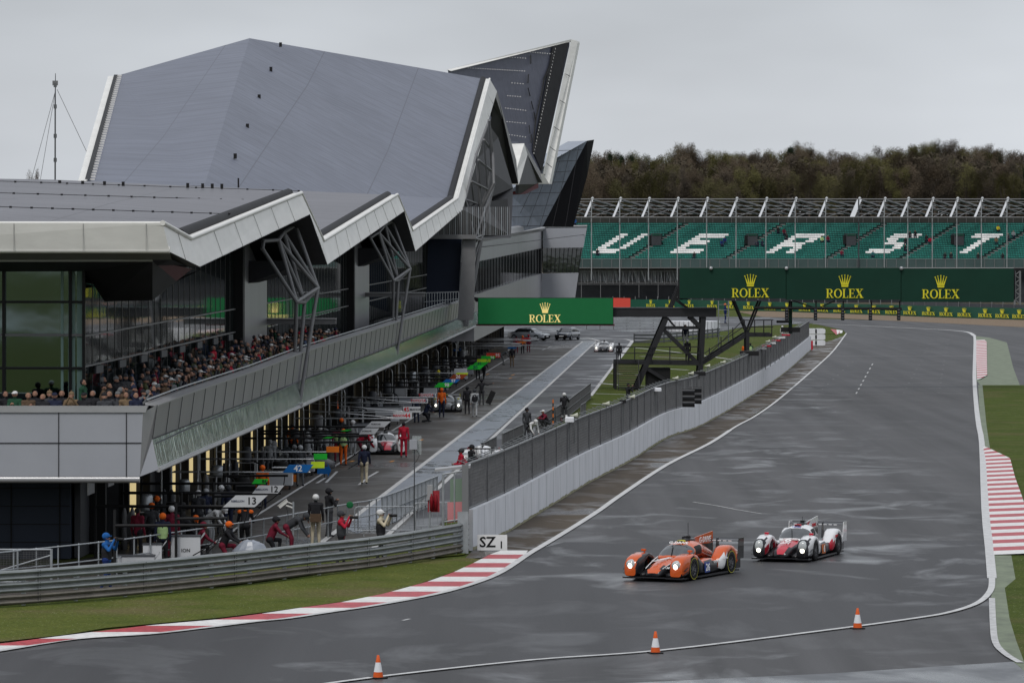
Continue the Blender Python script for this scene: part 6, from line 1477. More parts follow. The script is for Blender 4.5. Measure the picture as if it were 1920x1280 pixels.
# --- pit lane people
L_ = [('walk', 683, 908, 182, 'navy', 'beige', ('helmet', 'white'), 'official in navy jacket, beige trousers and white helmet walking up the pit lane'),
 ('stand', 757, 857, 180, 'red', 'red', ('hair', 'black'), 'mechanic in full red overalls standing beside the white and red car'),
 ('bend', 680, 860, 100, 'red', 'maroon', ('hair', 'black'), 'mechanic in red bending over the near side of the white and red car'),
 ('stand', 644, 872, 178, 'green', 'orange', ('helmet', 'orange'), 'marshal in green vest and orange hi-visibility trousers beside an orange sign'),
 ('stand', 662, 853, 150, 'silver', 'silver', ('helmet', 'white'), 'crew member in pale silver overalls between orange marshal and white car'),
 ('stand', 563, 911, 190, 'charcoal', 'grey', ('helmet', 'silver'), 'crew member in grey overalls standing behind the blue 42 sign'),
 ('stand', 552, 909, 170, 'charcoal', 'charcoal', ('helmet', 'grey'), 'crew member in charcoal overalls left of the grey one behind the 42 sign'),
 ('stand', 492, 953, 180, 'orange', 'navy', ('helmet', 'orange'), 'marshal in orange jacket and navy trousers behind the white 12 sign'),
 ('stand', 876, 776, 190, 'black', 'black', ('helmet', 'black'), 'crew member in black overalls left of the one in pale overalls'),
 ('walk', 890, 782, 183, 'silver', 'silver', ('helmet', 'charcoal'), 'crew member in pale grey overalls with black harness walking away'),
 ('point', 903, 759, 175, 'black', 'charcoal', ('helmet', 'black'), 'crew member in black with arms spread waving a car in'),
 ('kneel', 800, 791, 120, 'navy', 'black', ('helmet', 'black'), 'crouching crew member in navy beside the car with two bright headlights'),
 ('stand', 781, 792, 200, 'navy', 'navy', ('helmet', 'charcoal'), 'crew member in navy overalls behind the white 45 sign'),
 ('stand', 832, 741, 180, 'black', 'navy', ('helmet', 'black'), 'crew member in dark overalls behind the car with two bright headlights'),
 ('stand', 960, 688, 185, 'black', 'tan', ('hair', 'black'), 'person in black jacket and tan trousers alone in the pit lane'),
 ('stand', 896, 711, 190, 'navy', 'black', ('helmet', 'black'), 'crew member in navy behind the green 30 sign'),
 ('walk', 907, 712, 160, 'black', 'black', ('helmet', 'black'), 'crew member in black stepping out from behind the green 30 sign'),
 ('bend', 944, 684, 90, 'grey', 'grey', ('helmet', 'white'), 'crew member in grey bending beside the red 95 sign'),
 ('stand', 980, 663, 180, 'orange', 'black', ('helmet', 'orange'), 'marshal in orange jacket near the far end of the pit signs'),
 ('stand', 968, 662, 170, 'red', 'maroon', ('hair', 'black'), 'person in red beside the orange marshal at the far signs'),
 ('stand', 991, 660, 190, 'maroon', 'maroon', ('helmet', 'red'), 'person in maroon right of the orange marshal at the far signs'),
 ('stand', 862, 690, 175, 'blue', 'navy', ('helmet', 'blue'), 'crew member in blue with blue helmet among the far garages'),
 ('stand', 852, 692, 175, 'black', 'navy', ('helmet', 'blue'), 'crew member in black with blue helmet among the far garages'),
 ('stand', 872, 688, 175, 'white', 'navy', ('helmet', 'white'), 'crew member in white with white helmet among the far garages'),
 ('stand', 822, 741, 185, 'olive', 'black', ('helmet', 'yellow'), 'crew member in olive with yellow helmet left of the twin headlights'),
 ('stand', 828, 782, 180, 'orange', 'navy', ('helmet', 'orange'), 'marshal in orange left of the car with two bright headlights'),
 ('stand', 305, 1064, 185, 'navy', 'black', ('helmet', 'orange'), 'marshal in pale green vest and orange cap behind the handrail'),
 ('stand', 258, 1050, 150, 'maroon', 'black', ('hair', 'black'), 'person in dark red top at the first garage door'),
 ('stand', 284, 1040, 200, 'charcoal', 'black', ('helmet', 'orange'), 'marshal in charcoal with orange helmet by the steel tank'),
 ('stand', 294, 1022, 170, 'black', 'black', ('helmet', 'orange'), 'marshal in black with orange helmet deeper by the steel tank'),
 ('stand', 322, 1046, 175, 'maroon', 'maroon', ('helmet', 'white'), 'crew member in maroon overalls with white helmet near the handrail'),
 ('bend', 341, 1040, 90, 'black', 'grey', ('helmet', 'orange'), 'bending marshal in black with orange helmet near the white board'),
 ('stand', 372, 1012, 170, 'charcoal', 'charcoal', ('helmet', 'white'), 'crew member in charcoal with white helmet under the first black boom'),
 ('stand', 386, 1006, 190, 'navy', 'silver', ('helmet', 'silver'), 'crew member with silver helmet and navy top under the first black boom'),
 ('bend', 398, 1020, 70, 'white', 'silver', ('helmet', 'white'), 'crew member in white overalls bending beside sign 13'),
 ('stand', 415, 1000, 180, 'silver', 'charcoal', ('helmet', 'white'), 'crew member in silver top with white helmet near sign 13'),
 ('stand', 428, 1001, 200, 'navy', 'navy', ('helmet', 'charcoal'), 'crew member in navy standing between two white helmeted ones near sign 13'),
 ('kneel', 376, 1052, 100, 'maroon', 'black', ('helmet', 'maroon'), 'kneeling crew member in maroon just beyond the handrail'),
 ('kneel', 424, 1050, 80, 'black', 'maroon', ('helmet', 'orange'), 'kneeling crew member in black with orange helmet beyond the handrail'),
 ('kneel', 512, 1038, 100, 'maroon', 'black', ('helmet', 'black'), 'kneeling crew member in maroon right of the covered camera'),
 ('bend', 548, 1036, 85, 'charcoal', 'maroon', ('helmet', 'charcoal'), 'bending crew member in charcoal and maroon left of the pole camera'),
 ('stand', 506, 898, 175, 'silver', 'grey', ('helmet', 'silver'), 'crew member in silver leaning out of the garage by the yellow lit edge'),
 ('bend', 530, 900, 80, 'grey', 'grey', ('helmet', 'silver'), 'grey crew member bending by the garage wall left of the 42 sign'),
 ('stand', 577, 880, 180, 'silver', 'silver', ('helmet', 'white'), 'crew member in silver with white helmet behind the long silver boom'),
 ('stand', 600, 868, 170, 'grey', 'grey', ('helmet', 'white'), 'grey crew member with white helmet left of the orange panel'),
 ('stand', 612, 872, 200, 'silver', 'charcoal', ('helmet', 'grey'), 'silver crew member with grey helmet directly left of the orange panel'),
 ('stand', 548, 862, 160, 'orange', 'black', ('hair', 'black'), 'marshal in orange jacket in a lit garage doorway'),
 ('stand', 626, 800, 170, 'orange', 'black', ('hair', 'brown'), 'marshal in orange jacket in front of the middle garages'),
 ('stand', 633, 866, 190, 'maroon', 'maroon', ('hair', 'black'), 'person in maroon half hidden by the marshal in green vest'),
 ('stand', 703, 790, 170, 'charcoal', 'black', ('helmet', 'grey'), 'crew member in charcoal between the white signs and the garages'),
 ('stand', 640, 850, 185, 'black', 'black', ('helmet', 'orange'), 'crew member in black with orange helmet below the bright green bar')]
for pose, x, y, yaw, top, legs, hd, lab in L_:
    P_(pose, G(x, y), R(yaw), top, legs, lab, hd, extra=vest('lime') if 'green vest' in lab else (vest('black') if 'harness' in lab else None))
# held board of the waving crew member
t = thing('arrival_board', 'black rectangular board on a stick held out by the crew member waving a car in', 'board', Pt(918, 757, 285))
D = F*HC/(759-HY); b = MB(); M_ = Matrix.Translation(Pt(920, 745, D)) @ Matrix.Rotation(R(24), 4, 'Y'); b.box((-.18, -.03, -.45), (.18, .03, .45), m_black, M_); b.build('board', t, True)
b = MB(); b.tube(Pt(909, 733, D), Pt(917, 739, D), .015, m_post); b.build('stick', t, True)
# --- balcony crowd
hcols = [('beanie', 'grey'), ('beanie', 'charcoal'), ('hair', 'brown'), ('cap', 'black'), ('hair', 'black'), ('hood', 'black'), ('hair', 'charcoal'), ('cap', 'charcoal'), ('beanie', 'black'), ('hood', 'charcoal'), ('beanie', 'navy'), ('cap', 'white'), ('hood', 'grey')]
front_row = [(28, 'phone', 'green', ('cap', 'white'), 'spectator in dark green jacket and white cap, leftmost on the balcony front'),
 (53, 'phone', 'brown', ('hair', 'tan'), 'fair haired spectator in brown jacket holding a phone at the balcony front'),
 (85, 'lean', 'black', ('hair', 'tan'), 'spectator in black with bushy fair hair leaning on the balcony front'),
 (93, 'stand', 'charcoal', ('beanie', 'tan'), 'spectator with tan woolly hat behind the bushy haired one'),
 (104, 'lean', 'navy', ('cap', 'navy'), 'spectator in navy jacket and navy cap at the balcony front'),
 (134, 'camera', 'tan', ('beanie', 'tan'), 'spectator in tan coat and tan hat raising a camera on the balcony'),
 (162, 'lean', 'black', ('cap', 'black'), 'spectator in black jacket and black cap leaning near the balcony corner'),
 (174, 'stand', 'black', ('hair', 'grey'), 'taller grey haired spectator in black behind the black capped one'),
 (194, 'lean', 'charcoal', ('beanie', 'black'), 'spectator in charcoal jacket and black woolly hat near the balcony corner'),
 (221, 'stand', 'charcoal', ('beanie', 'grey'), 'spectator with grey bobble hat and long grey scarf by the balcony corner'),
 (248, 'lean', 'navy', ('hair', 'black'), 'dark haired spectator in navy coat leaning over the balcony corner'),
 (10, 'stand', 'black', ('hood', 'black'), 'hooded black clad spectator at the left edge of the picture'),
 (66, 'stand', 'black', ('hair', 'black'), 'spectator in black standing second row behind the fair haired phone holder'),
 (116, 'stand', 'black', ('hair', 'brown'), 'brown haired spectator in black second row left of the tan coat'),
 (205, 'stand', 'black', ('hair', 'tan'), 'fair haired spectator in black second row near the balcony corner'),
 (236, 'stand', 'tan', ('hair', 'brown'), 'brown haired spectator in tan coat behind the navy coat at the corner')]
zdeck = Pt(0, 766, FD+.5).z-1.16
for x, pose, top, hd, lab in front_row:
    D = FD+.85 if pose in ('lean', 'phone', 'camera') else FD+1.5
    P_(pose, Vector(((x-960)*D/F, D, zdeck)), R(random.uniform(-25, 45)), top, 'denim', lab, hd, 'spectator', 'spectators on the balcony', sc=.97)
topc = ['black', 'charcoal', 'black', 'navy', 'black', 'grey', 'charcoal', 'brown', 'olive', 'maroon', 'green', 'black', 'black', 'navy', 'black', 'denim', 'charcoal', 'brown', 'red']
zones = [(142, 152, 'just past the balcony corner'), (152, 163, 'in the near third of the pit side balcony'), (163, 176, 'in the middle of the crowd on the pit side balcony'), (176, 192, 'on the balcony just before the first steel column'), (192, 206, 'on the balcony around the first steel column'), (206, 222, 'on the balcony just beyond the first steel column')]
used_l = {}
rc = random.Random(21)
hn = {'beanie': 'woolly hat', 'hair': 'hair', 'cap': 'cap', 'hood': 'hood', 'helmet': 'helmet'}
for row in range(4):
    D = 142.4+row*.4
    while D < 222:
        if row >= 3 and D > 212: break
        
        x = 960+F*(MB_+cT/D); zt = E(x, f_top(x), cT).z; c = cT-.84-row*.60+rc.uniform(-.12, .12)
        if c < cG+.35: break
        zn = [z for z in zones if z[0] <= D < z[1]][0][2]
        for q in range(40):
            top = rc.choice(topc); hd = rc.choice(hcols); lab = 'spectator in %s top with %s %s, row %s %s' % (top, hd[1], hn[hd[0]], ('at the rail', 'behind the rail', 'third from the rail', 'near the glass', 'against the glass')[row], zn)
            key = (top, hd, row, zn)
            if key not in used_l: used_l[key] = 1; break
        lab = 'spectator in %s with %s %s %s %s' % (top, hd[1], hn[hd[0]], ('at the rail', 'second from rail', 'mid row', 'near the glass', 'by the glass')[row], zn.replace('in the middle of the crowd on the pit side balcony', 'mid balcony').replace('in the near third of the pit side balcony', 'in the balcony near third').replace('on the balcony ', ''))
        P_(rc.choice(['lean', 'lean', 'phone', 'lean', 'camera']) if row == 0 else rc.choice(['stand', 'stand', 'phone', 'arms_crossed']), BP(D, c, zt-1.16+(.0 if row < 2 else .06*row)), R(90)+BYAW+R(rc.uniform(-40, 25)), top, rc.choice(['denim', 'black', 'navy']), lab, hd, 'spectator', 'spectators on the balcony', sc=rc.uniform(.90, .99))
        D += rc.uniform(.75, 1.05)*(1, 1.35, 2.1, 4.5)[row]
# --- grandstand spectators
SPX = [(1120, 478, 'black', 'lone spectator in black low on the stand left of the letter U'), (1302, 484, 'black', 'lone dark spectator on the lowest row below the letter E'), (1353, 461, 'royal', 'spectator in blue on the right arm of the letter E'), (1359, 456, 'royal', 'upper spectator in blue right of the letter E'),
 (1419, 461, 'navy', 'left spectator of the pair before the letter R'), (1429, 461, 'navy', 'right spectator of the pair before the letter R'), (1459, 437, 'black', 'spectator in black on the stairs left of the letter R'), (1470, 440, 'maroon', 'spectator in maroon above the letter R'), (1475, 449, 'black', 'spectator in black touching the top of the letter R'),
 (1541, 454, 'lime', 'spectator in bright yellow jacket right of the letter R'), (1552, 453, 'maroon', 'spectator in maroon right of the bright yellow jacket'), (1578, 480, 'maroon', 'spectator in maroon low between letters R and S'), (1637, 482, 'teal', 'spectator in teal at the foot of the letter S'), (1698, 457, 'black', 'spectator in black on the letter S upper bend'), (1697, 470, 'black', 'spectator in black right of the letter S middle'),
 (1706, 445, 'black', 'left one of the pair at the top of the letter S'), (1716, 444, 'black', 'right one of the pair at the top of the letter S'), (1737, 452, 'black', 'spectator in black right of the letter S on the stairs'), (1744, 456, 'red', 'spectator in red right of the letter S on the stairs'), (1772, 485, 'black', 'spectator in black below the letter T'), (1783, 485, 'black', 'second spectator in black below the letter T'),
 (1834, 486, 'black', 'dark spectator at the foot of the stairs right of the letter T'), (1880, 486, 'black', 'dark spectator low near the right edge'), (1871, 434, 'yellow', 'spectator in yellow jacket high above the letter T'), (1868, 456, 'tan', 'spectator in tan under the letter T bar'), (1890, 449, 'charcoal', 'spectator in charcoal right of the letter T bar'), (1900, 444, 'silver', 'spectator in pale grey at the far right'),
 (1078, 421, 'blue', 'spectator in blue peeping beside the black fin')]
for x, y, top, lab in SPX:
    i = (487-y)/4.1; D = D0s+i-.15; P_('sit', Pt(x, y, D), R(rc.uniform(-20, 20)), top, 'navy', lab, rc.choice([('hair', 'black'), ('cap', 'black'), ('hair', 'brown')]), 'spectator', 'spectators in the grandstand', sc=1.25)
print('people', len([o for o in C.objects if o.name.startswith('person')]))
# ================================================================ vehicles
m_tyre = mat('tyre_rubber', (.018, .018, .019), .75, var=.2, scale=6); m_rim = mat('dark_rim', (.13, .13, .14), .35, metal=.6); m_carbon = mat('carbon_fibre', (.018, .018, .021), .3, coat=.3)
m_lens = mat('headlamp_lens', (.40, .42, .42), .12, spec=.9); m_lamp = mat('headlamp_lit', (1, .95, .78), .3, emit=4.0); m_lampdim = mat('headlamp_soft', (1, .97, .88), .3, emit=1.6)
m_screen = mat('windscreen', (.035, .04, .045), .05, spec=.9); m_txt = mat('white_lettering', (.75, .75, .75), .5)
def sup(w_, zb, zt, xc, y, n=20, e=2.6, top=None):  # superellipse ring in the xz-plane at y
    out = []
    for k in range(n):
        t = 2*math.pi*k/n+math.pi/n; c, s = math.cos(t), math.sin(t)
        ee = e if s < 0 or top is None else top
        out.append(Vector((xc+w_*math.copysign(abs(c)**(2/ee), c), y, (zb+zt)/2+(zt-zb)/2*math.copysign(abs(s)**(2/ee), s))))
    return out
def wheel(parent, x, y, r, w_, rimcol=None, band=None, spokes=10):
    s = 1 if x > 0 else -1
    b = MB(); b.lathe([(r*.62, -w_/2), (r*.94, -w_/2), (r, -w_/2+.03), (r, w_/2-.03), (r*.94, w_/2), (r*.62, w_/2)], m_tyre, (x, y, r), 24, 'x')
    if band: b.lathe([(r*.93, w_/2*s+.004*s), (r*.88, w_/2*s+.005*s)], band, (x, y, r), 24, 'x')
    t = b.build('wheel', parent)
    b = MB(); mr = rimcol or m_rim; xo = x+s*(w_/2-.03)
    b.lathe([(r*.64, w_*.3*s), (r*.6, w_*.46*s), (r*.55, w_*.3*s)], mr, (x, y, r), 24, 'x')
    for k in range(spokes): a = 2*math.pi*k/spokes; b.tube((xo, y, r), (xo, y+r*.6*math.cos(a), r+r*.6*math.sin(a)), .014, mr, 4)
    b.lathe([(0, w_*.40*s), (.06, w_*.40*s), (.07, w_*.3*s)], mr, (x, y, r), 10, 'x'); b.lathe([(0, 0), (r*.6, .0)], m_black, (x+s*w_*.1, y, r), 20, 'x')
    b.build('rim', t); return t
def prototype_car(label, loc, yaw, body, accent, dark, lamp=m_lamp, group=None, texts=True, who=0, lowcover=None, sc=1.0, fin1=None, endplate=None, band=None, roofbox=None, mirror=None, splitter=None):
    T_ = thing('prototype_race_car', label, 'race car', loc, yaw, group); T_.scale = (sc, sc, sc)
    nose = accent or body
    # floor, splitter
    b = MB(); b.slab([(-.86, -2.0, .05), (.86, -2.0, .05), (.93, -.9, .05), (.93, 2.1, .05), (-.93, 2.1, .05), (-.93, -.9, .05)], (0, 0, .05), dark); b.build('floor', T_)
    b = MB(); b.slab([(-.97, -2.12, .07), (-.94, -2.36, .07), (-.62, -2.40, .07), (-.42, -2.48, .10), (.42, -2.48, .10), (.62, -2.40, .07), (.94, -2.36, .07), (.97, -2.12, .07), (.9, -1.8, .07), (-.9, -1.8, .07)], (0, 0, .035), dark)
    for s in (-1, 1): b.slab([(s*.5, -2.44, .105), (s*.95, -2.36, .105), (s*.93, -2.16, .105), (s*.5, -2.2, .105)], (0, 0, .01), splitter or dark)
    b.build('splitter', T_)
    # nose
    b = MB(); rg = [sup(w_, zb, zt, 0, y, e=3.2, top=2.4) for y, w_, zb, zt in ((-2.34, .20, .13, .24), (-2.2, .29, .12, .36), (-1.9, .33, .11, .47), (-1.5, .37, .11, .55), (-1.1, .42, .11, .61), (-.8, .47, .11, .64))]
    def pk(c):
        if c.z < .2: return dark
        lim = .15+.125*(c.y+2.35) if who != 1 else .10+.21*(c.y+2.35)
        return nose if abs(c.x) < lim and c.z > .2 else (dark)
    b.rings(rg, nose, pick=pk); nz_ = b.build('nose', T_)
    # white edging lines on the nose
    b = MB()
    if who == 0:
        for s in (-1, 1): b.tube((s*.27, -2.2, .36), (s*.34, -1.5, .54), .014, m_txt, 4); b.tube((s*.34, -1.5, .54), (s*.40, -1.0, .62), .014, m_txt, 4)
        b.build('nose_edging', nz_)
    # low body between nose and fenders
    b = MB()
    for s in (-1, 1):
        b.rings([sup(w_, .1, zt, s*xc, y, 12, 4) for y, w_, zt, xc in ((-2.05, .16, .20, .43), (-1.6, .14, .30, .45), (-.95, .12, .40, .50), (-.55, .2, .50, .58))], dark)
    b.build('inner_fairing', T_)
    # front fenders
    for s in (-1, 1):
        b = MB(); rg = []
        for y, w_, zb, zt in ((-2.31, .17, .14, .44), (-2.27, .20, .12, .60), (-2.12, .22, .12, .71), (-1.85, .23, .14, .78), (-1.72, .23, .48, .77), (-1.45, .23, .66, .80), (-1.15, .22, .50, .76), (-1.02, .215, .16, .72), (-.72, .20, .14, .60), (-.45, .16, .14, .50)):
            rg.append(sup(w_, zb, zt-(.03 if who == 0 else 0), s*(.72 if y < -.8 else .70), y, 20, 4.5 if who == 0 else 3.4, 3.8 if who == 0 else 2.8))
        def pf(c):
            if c.z < .22: return dark
            if who == 0:
                return dark if (c.y > -1.75 and s*c.x > .86 and c.z < .66) or s*c.x < .55 or (c.z < .40 and s*c.x < .70 and c.y > -2.2) else body
            if who == 1: return m_carbon if c.y < -1.86 and c.z < .70 and abs(s*c.x-.72) < .19 else (accent if s*c.x < .6 and c.z < .45 else body)
            return body
        b.rings(rg, body, pick=pf); fd = b.build('front_fender', T_)
        # headlamp pod proud of the fender face
        b = MB(); zc = .42; hh = .14 if who != 1 else .20
        b.rings([[Vector((s*.72+w_*math.cos(t), y, zc+h*math.sin(t)+.05)) for t in [2*math.pi*k/14 for k in range(14)]] for y, w_, h in ((-2.10, .16, hh+.03), (-2.25, .155, hh), (-2.305, .13, hh*.85), (-2.33, .07, hh*.45))], m_lens); hl = b.build('headlight', T_)
        b = MB(); b.ball((s*.72, -2.31, zc+.02 if who != 1 else .36), .075, lamp, 12, (1, .5, 1.15 if who != 1 else 1)); b.build('lamp', hl)
        # canards
        b = MB()
        for z in (.22, .34): b.slab([(s*.93, -2.2, z-.03), (s*1.0, -2.2, z-.02), (s*.99, -1.95, z+.06), (s*.93, -1.95, z+.05)], (0, 0, .012), dark)
        b.build('canard', T_)
        # rear fender
        b = MB(); rg = []
        for y, w_, zb, zt in ((.62, .14, .2, .46), (.85, .19, .14, .62), (1.02, .205, .16, .74), (1.16, .21, .50, .81), (1.45, .215, .70, .85), (1.74, .215, .5, .83), (1.88, .21, .2, .79), (2.15, .18, .3, .70), (2.32, .12, .4, .64)):
            rg.append(sup(w_, zb, zt, s*.72, y, 20, 3.4, 2.8))
        b.rings(rg, body, pick=lambda c: (m_txt if who == 0 and s*c.x > .85 and c.z < .62 and c.y < 1.4 else accent if who == 1 and c.z < .5 and c.y < 1.3 else dark if c.z < .3 else body)); b.build('rear_fender', T_)
        # side pod
        b = MB(); rg = [sup(w_, .1, zt, s*xc, y, 16, 4, 3) for y, w_, zt, xc in ((-.75, .18, .40, .62), (-.4, .24, .50, .62), (.2, .26, .54, .60), (.8, .26, .50, .58), (1.5, .2, .42, .5), (2.1, .1, .35, .3))]
        b.rings(rg, body, pick=lambda c: dark if (c.z < .40 or s*c.x > .8) and who != 2 else body); b.build('side_pod', T_)
        # number panel
        b = MB(); b.slab([(s*.895, -.50, .16), (s*.895, -.14, .16), (s*.88, -.14, .46), (s*.88, -.50, .46)], (s*.02, 0, 0), mat('panel_blue', (.03, .06, .25), .4) if who != 1 else mat('panel_orange', (.45, .12, .03), .4)); pn = b.build('number_panel', T_)
        if texts and s > 0: text('26' if who == 0 else '6', .30, m_txt, Matrix.Translation((.925, -.33, .30)) @ Matrix.Rotation(R(90), 4, 'Z') @ Matrix.Rotation(R(90), 4, 'X'), pn)
        # mirrors
        b = MB(); b.box((s*.74-.065, -1.30, .80), (s*.74+.065, -1.22, .86), mirror or body); b.tube((s*.72, -1.25, .74), (s*.72, -1.25, .82), .02, mirror or body); b.build('mirror', T_)
        wheel(T_, s*.80, -1.45, .34, .30, None, band); wheel(T_, s*.79, 1.45, .355, .32, None, band)
    # canopy
    cs = [(-.98, .40, .5, .63), (-.85, .46, .5, .70), (-.6, .50, .5, .85), (-.38, .50, .5, .95), (-.1, .48, .5, 1.02), (.25, .45, .5, 1.04), (.6, .38, .5, 1.01), (1.0, .28, .45, .93), (1.5, .18, .4, .80), (2.1, .08, .4, .62)]
    rg = [sup(w_, zb, zt, 0, y, 28, 2.6, 2.2) for y, w_, zb, zt in cs]
    # refine rings
    fine_ = []
    for a_, c_ in zip(rg, rg[1:]):
        for k in range(4): fine_.append([p.lerp(q, k/4) for p, q in zip(a_, c_)])
    fine_.append(rg[-1])
    def isws(c): return -.93 < c.y < -.30 and c.z > .655 and c.z < .94
    def issw(c): return -.30 <= c.y < .42 and .67 < c.z < .90 and abs(c.x) > .3 and not (-.30 < c.y < -.24)
    b = MB(); b.rings(fine_, body, pick=lambda c: None if isws(c) or issw(c) else body); cp = b.build('cockpit', T_)
    b = MB(); b.rings(fine_, m_screen, cap=False, pick=lambda c: m_screen if isws(c) else None); b.build('windscreen', T_)
    b = MB(); b.rings(fine_, m_screen, cap=False, pick=lambda c: m_black if issw(c) else None); b.build('side_window', T_)
    b = MB(); b.tube((.02, -.98, .66), (-.12, -.50, .94), .012, m_black, 4); b.build('wiper', T_)
    b = MB(); b.rings([sup(.11, .99, 1.07, 0, -.22, 12, 3), sup(.10, 1.0, 1.07, 0, -.05, 12, 3)], roofbox or dark); b.rings([sup(.10, .99, 1.08, 0, -.04, 12, 3), sup(.09, 1.0, 1.10, 0, .5, 12, 3), sup(.03, .9, 1.08, 0, .85, 12, 3)], dark); b.box((-.08, -.235, 1.01), (.08, -.22, 1.05), m_black); b.build('roof_intake', T_)
    b = MB(); b.box((-.06, .32, 1.05), (.06, .42, 1.16), m_black); b.tube((0, .36, 1.15), (0, .36, 1.55 if who == 0 else 1.28), .008, m_black, 4); b.tube((.1, .2, 1.03), (.1, .2, 1.22), .007, m_black, 4); b.build('antenna', T_)
    # fin
    b = MB(); b.slab([(-.012, .55, 1.0), (-.012, 2.2, .55), (-.012, 2.28, .62), (-.012, 2.26, 1.20), (-.012, .9, 1.09)], (.024, 0, 0), fin1 or body); fn = b.build('engine_fin', T_)
    b = MB(); b.slab([(-.016, 1.25, .80), (-.016, 2.22, .55), (-.016, 2.25, .84), (-.016, 1.2, .88)], (.032, 0, 0), dark)
    if who == 1: b.slab([(-.016, .55, 1.02), (-.016, 1.3, 1.09), (-.016, 1.0, .92)], (.032, 0, 0), accent)
    b.build('fin_panel', fn)
    # rear wing
    b = MB(); b.rings([[Vector((x, y, z)) for y, z in ((2.02, .93), (2.10, .955), (2.22, .96), (2.36, .975), (2.22, .94), (2.10, .92))] for x in (-.9, .9)], dark, smooth=False); b.slab([(-.9, 2.34, .965), (.9, 2.34, .965), (.9, 2.42, 1.0), (-.9, 2.42, 1.0)], (0, .01, .012), dark)
    for s in (-1, 1): b.slab([(s*.2-.01, 2.0, .5), (s*.2-.01, 2.3, .5), (s*.2-.01, 2.25, 1.0), (s*.2-.01, 2.1, 1.0)], (.02, 0, 0), dark)
    b.build('rear_wing', T_)
    if texts:
        b = MB()
        for k in range(9): b.box((-.75+k*.17, 2.008, .925), (-.64+k*.17, 2.02, .945), m_txt)
        b.build('wing_marks', T_)
    for s in (-1, 1): b = MB(); b.slab([(s*.91, 1.92, .40), (s*.91, 2.46, .40), (s*.91, 2.48, 1.02), (s*.91, 2.10, 1.02), (s*.91, 2.02, .62)], (s*.02, 0, 0), endplate or body); b.build('endplate', T_)
    b = MB(); b.box((-.85, 2.05, .12), (.85, 2.4, .42), dark); b.build('diffuser', T_)
    if texts:
        Mn = Matrix.Translation((0, -1.72, .535)) @ Matrix.Rotation(R(10), 4, 'X')
        side = Matrix.Rotation(R(90), 4, 'Z') @ Matrix.Rotation(R(90), 4, 'X')
        if who == 0:
            text('G-DRIVE', .24, m_txt, Matrix.Translation((-.02, -1.62, .59)) @ Matrix.Rotation(R(75), 4, 'Z') @ Matrix.Rotation(R(-4), 4, 'Y'), nz_, shear=.3)
            text('G-DRIVE', .13, m_txt, Matrix.Translation((0, -.365, 1.0)) @ Matrix.Rotation(R(40), 4, 'X'), cp, sx=1.25)
            text('G-DRIVE', .24, m_txt, Matrix.Translation((.02, 1.62, .98)) @ side, fn, sx=1.0, shear=.25)
            text('eSports', .09, m_txt, Matrix.Translation((.955, 1.0, .50)) @ side, T_)
            text('OREGON', .10, m_txt, Matrix.Translation((.875, .45, .43)) @ side, T_)
            text('LM P2', .11, m_txt, Matrix.Translation((.40, -2.0, .37)) @ Matrix.Rotation(R(40), 4, 'X'), T_)
        elif who == 1:
            text('6', .5, m_txt, Matrix.Translation((0, -1.36, .63)) @ Matrix.Rotation(R(12), 4, 'X'), nz_)
            b = MB(); b.box((-.24, -1.12, .615), (.24, -1.0, .66), m_txt); b.build('sponsor_strip', nz_)
            text('24H', .16, m_txt, Matrix.Translation((0, -1.60, .575)) @ Matrix.Rotation(R(12), 4, 'X'), nz_); text('2016', .16, m_txt, Matrix.Translation((0, -1.80, .55)) @ Matrix.Rotation(R(12), 4, 'X'), nz_)
            text('DENSO', .15, mat('red_lettering', (.45, .02, .03), .5), Matrix.Translation((.02, 1.75, .93)) @ side, fn); text('DENSO', .13, _m['red_lettering'], Matrix.Translation((.945, 1.18, .62)) @ side, T_)
            text('TOTAL', .07, mat('blue_lettering', (.03, .1, .4), .5), Matrix.Translation((0, -.33, .985)) @ Matrix.Rotation(R(45), 4, 'X'), cp, sx=1.4)
    return T_
m_or = mat('race_orange', (.50, .080, .010), .25, coat=.6, var=.06, scale=4); m_rw = mat('race_white', (.62, .62, .63), .25, coat=.6, var=.05, scale=4); m_rr = mat('race_red', (.42, .012, .03), .25, coat=.6, var=.06, scale=4)
m_ylw = mat('tyre_yellow', (.45, .42, .04), .6); m_sb = mat('light_blue_paint', (.09, .26, .40), .3); m_rg = mat('race_grey', (.11, .115, .115), .3, coat=.5)
# front axle centre of the orange car sits between its front wheels: place by the right-hand front wheel contact
def car_at(px, py, yaw, fx=.8, fy=-1.45):   # world location so that local (fx, fy) stands on photo pixel (px, py)
    g_ = G(px, py); c, s = math.cos(yaw), math.sin(yaw); return Vector((g_.x-(fx*c-fy*s), g_.y-(fx*s+fy*c), .012))
y1 = R(-25); prototype_car('orange race car number 26 with black wings and headlights on, leading on the track', car_at(1292, 1087, y1), y1, m_or, None, m_carbon, lamp=m_lamp, who=0, sc=1.07, endplate=m_carbon, band=m_ylw, roofbox=m_ylw, splitter=m_carbon)
y2 = R(-19); prototype_car('white, red and black race car number 6 following the orange car', car_at(1521, 1050.5, y2), y2, m_rw, m_rr, m_carbon, lamp=m_lamp, who=1, sc=1.04, endplate=m_rw, fin1=m_rw, roofbox=m_rr, mirror=m_rr)
prototype_car('white and red race car stopped at its pit box facing the camera', G(723, 848), R(4), m_rw, m_rr, m_carbon, lamp=m_lens, who=2, texts=False, mirror=m_rr, endplate=m_rr)
prototype_car('dark grey race car with two bright headlights at its pit box', G(837, 770), R(2), m_rg, m_carbon, m_carbon, lamp=m_lamp, who=2, texts=False, mirror=m_ylw, roofbox=m_ylw, endplate=m_ylw)
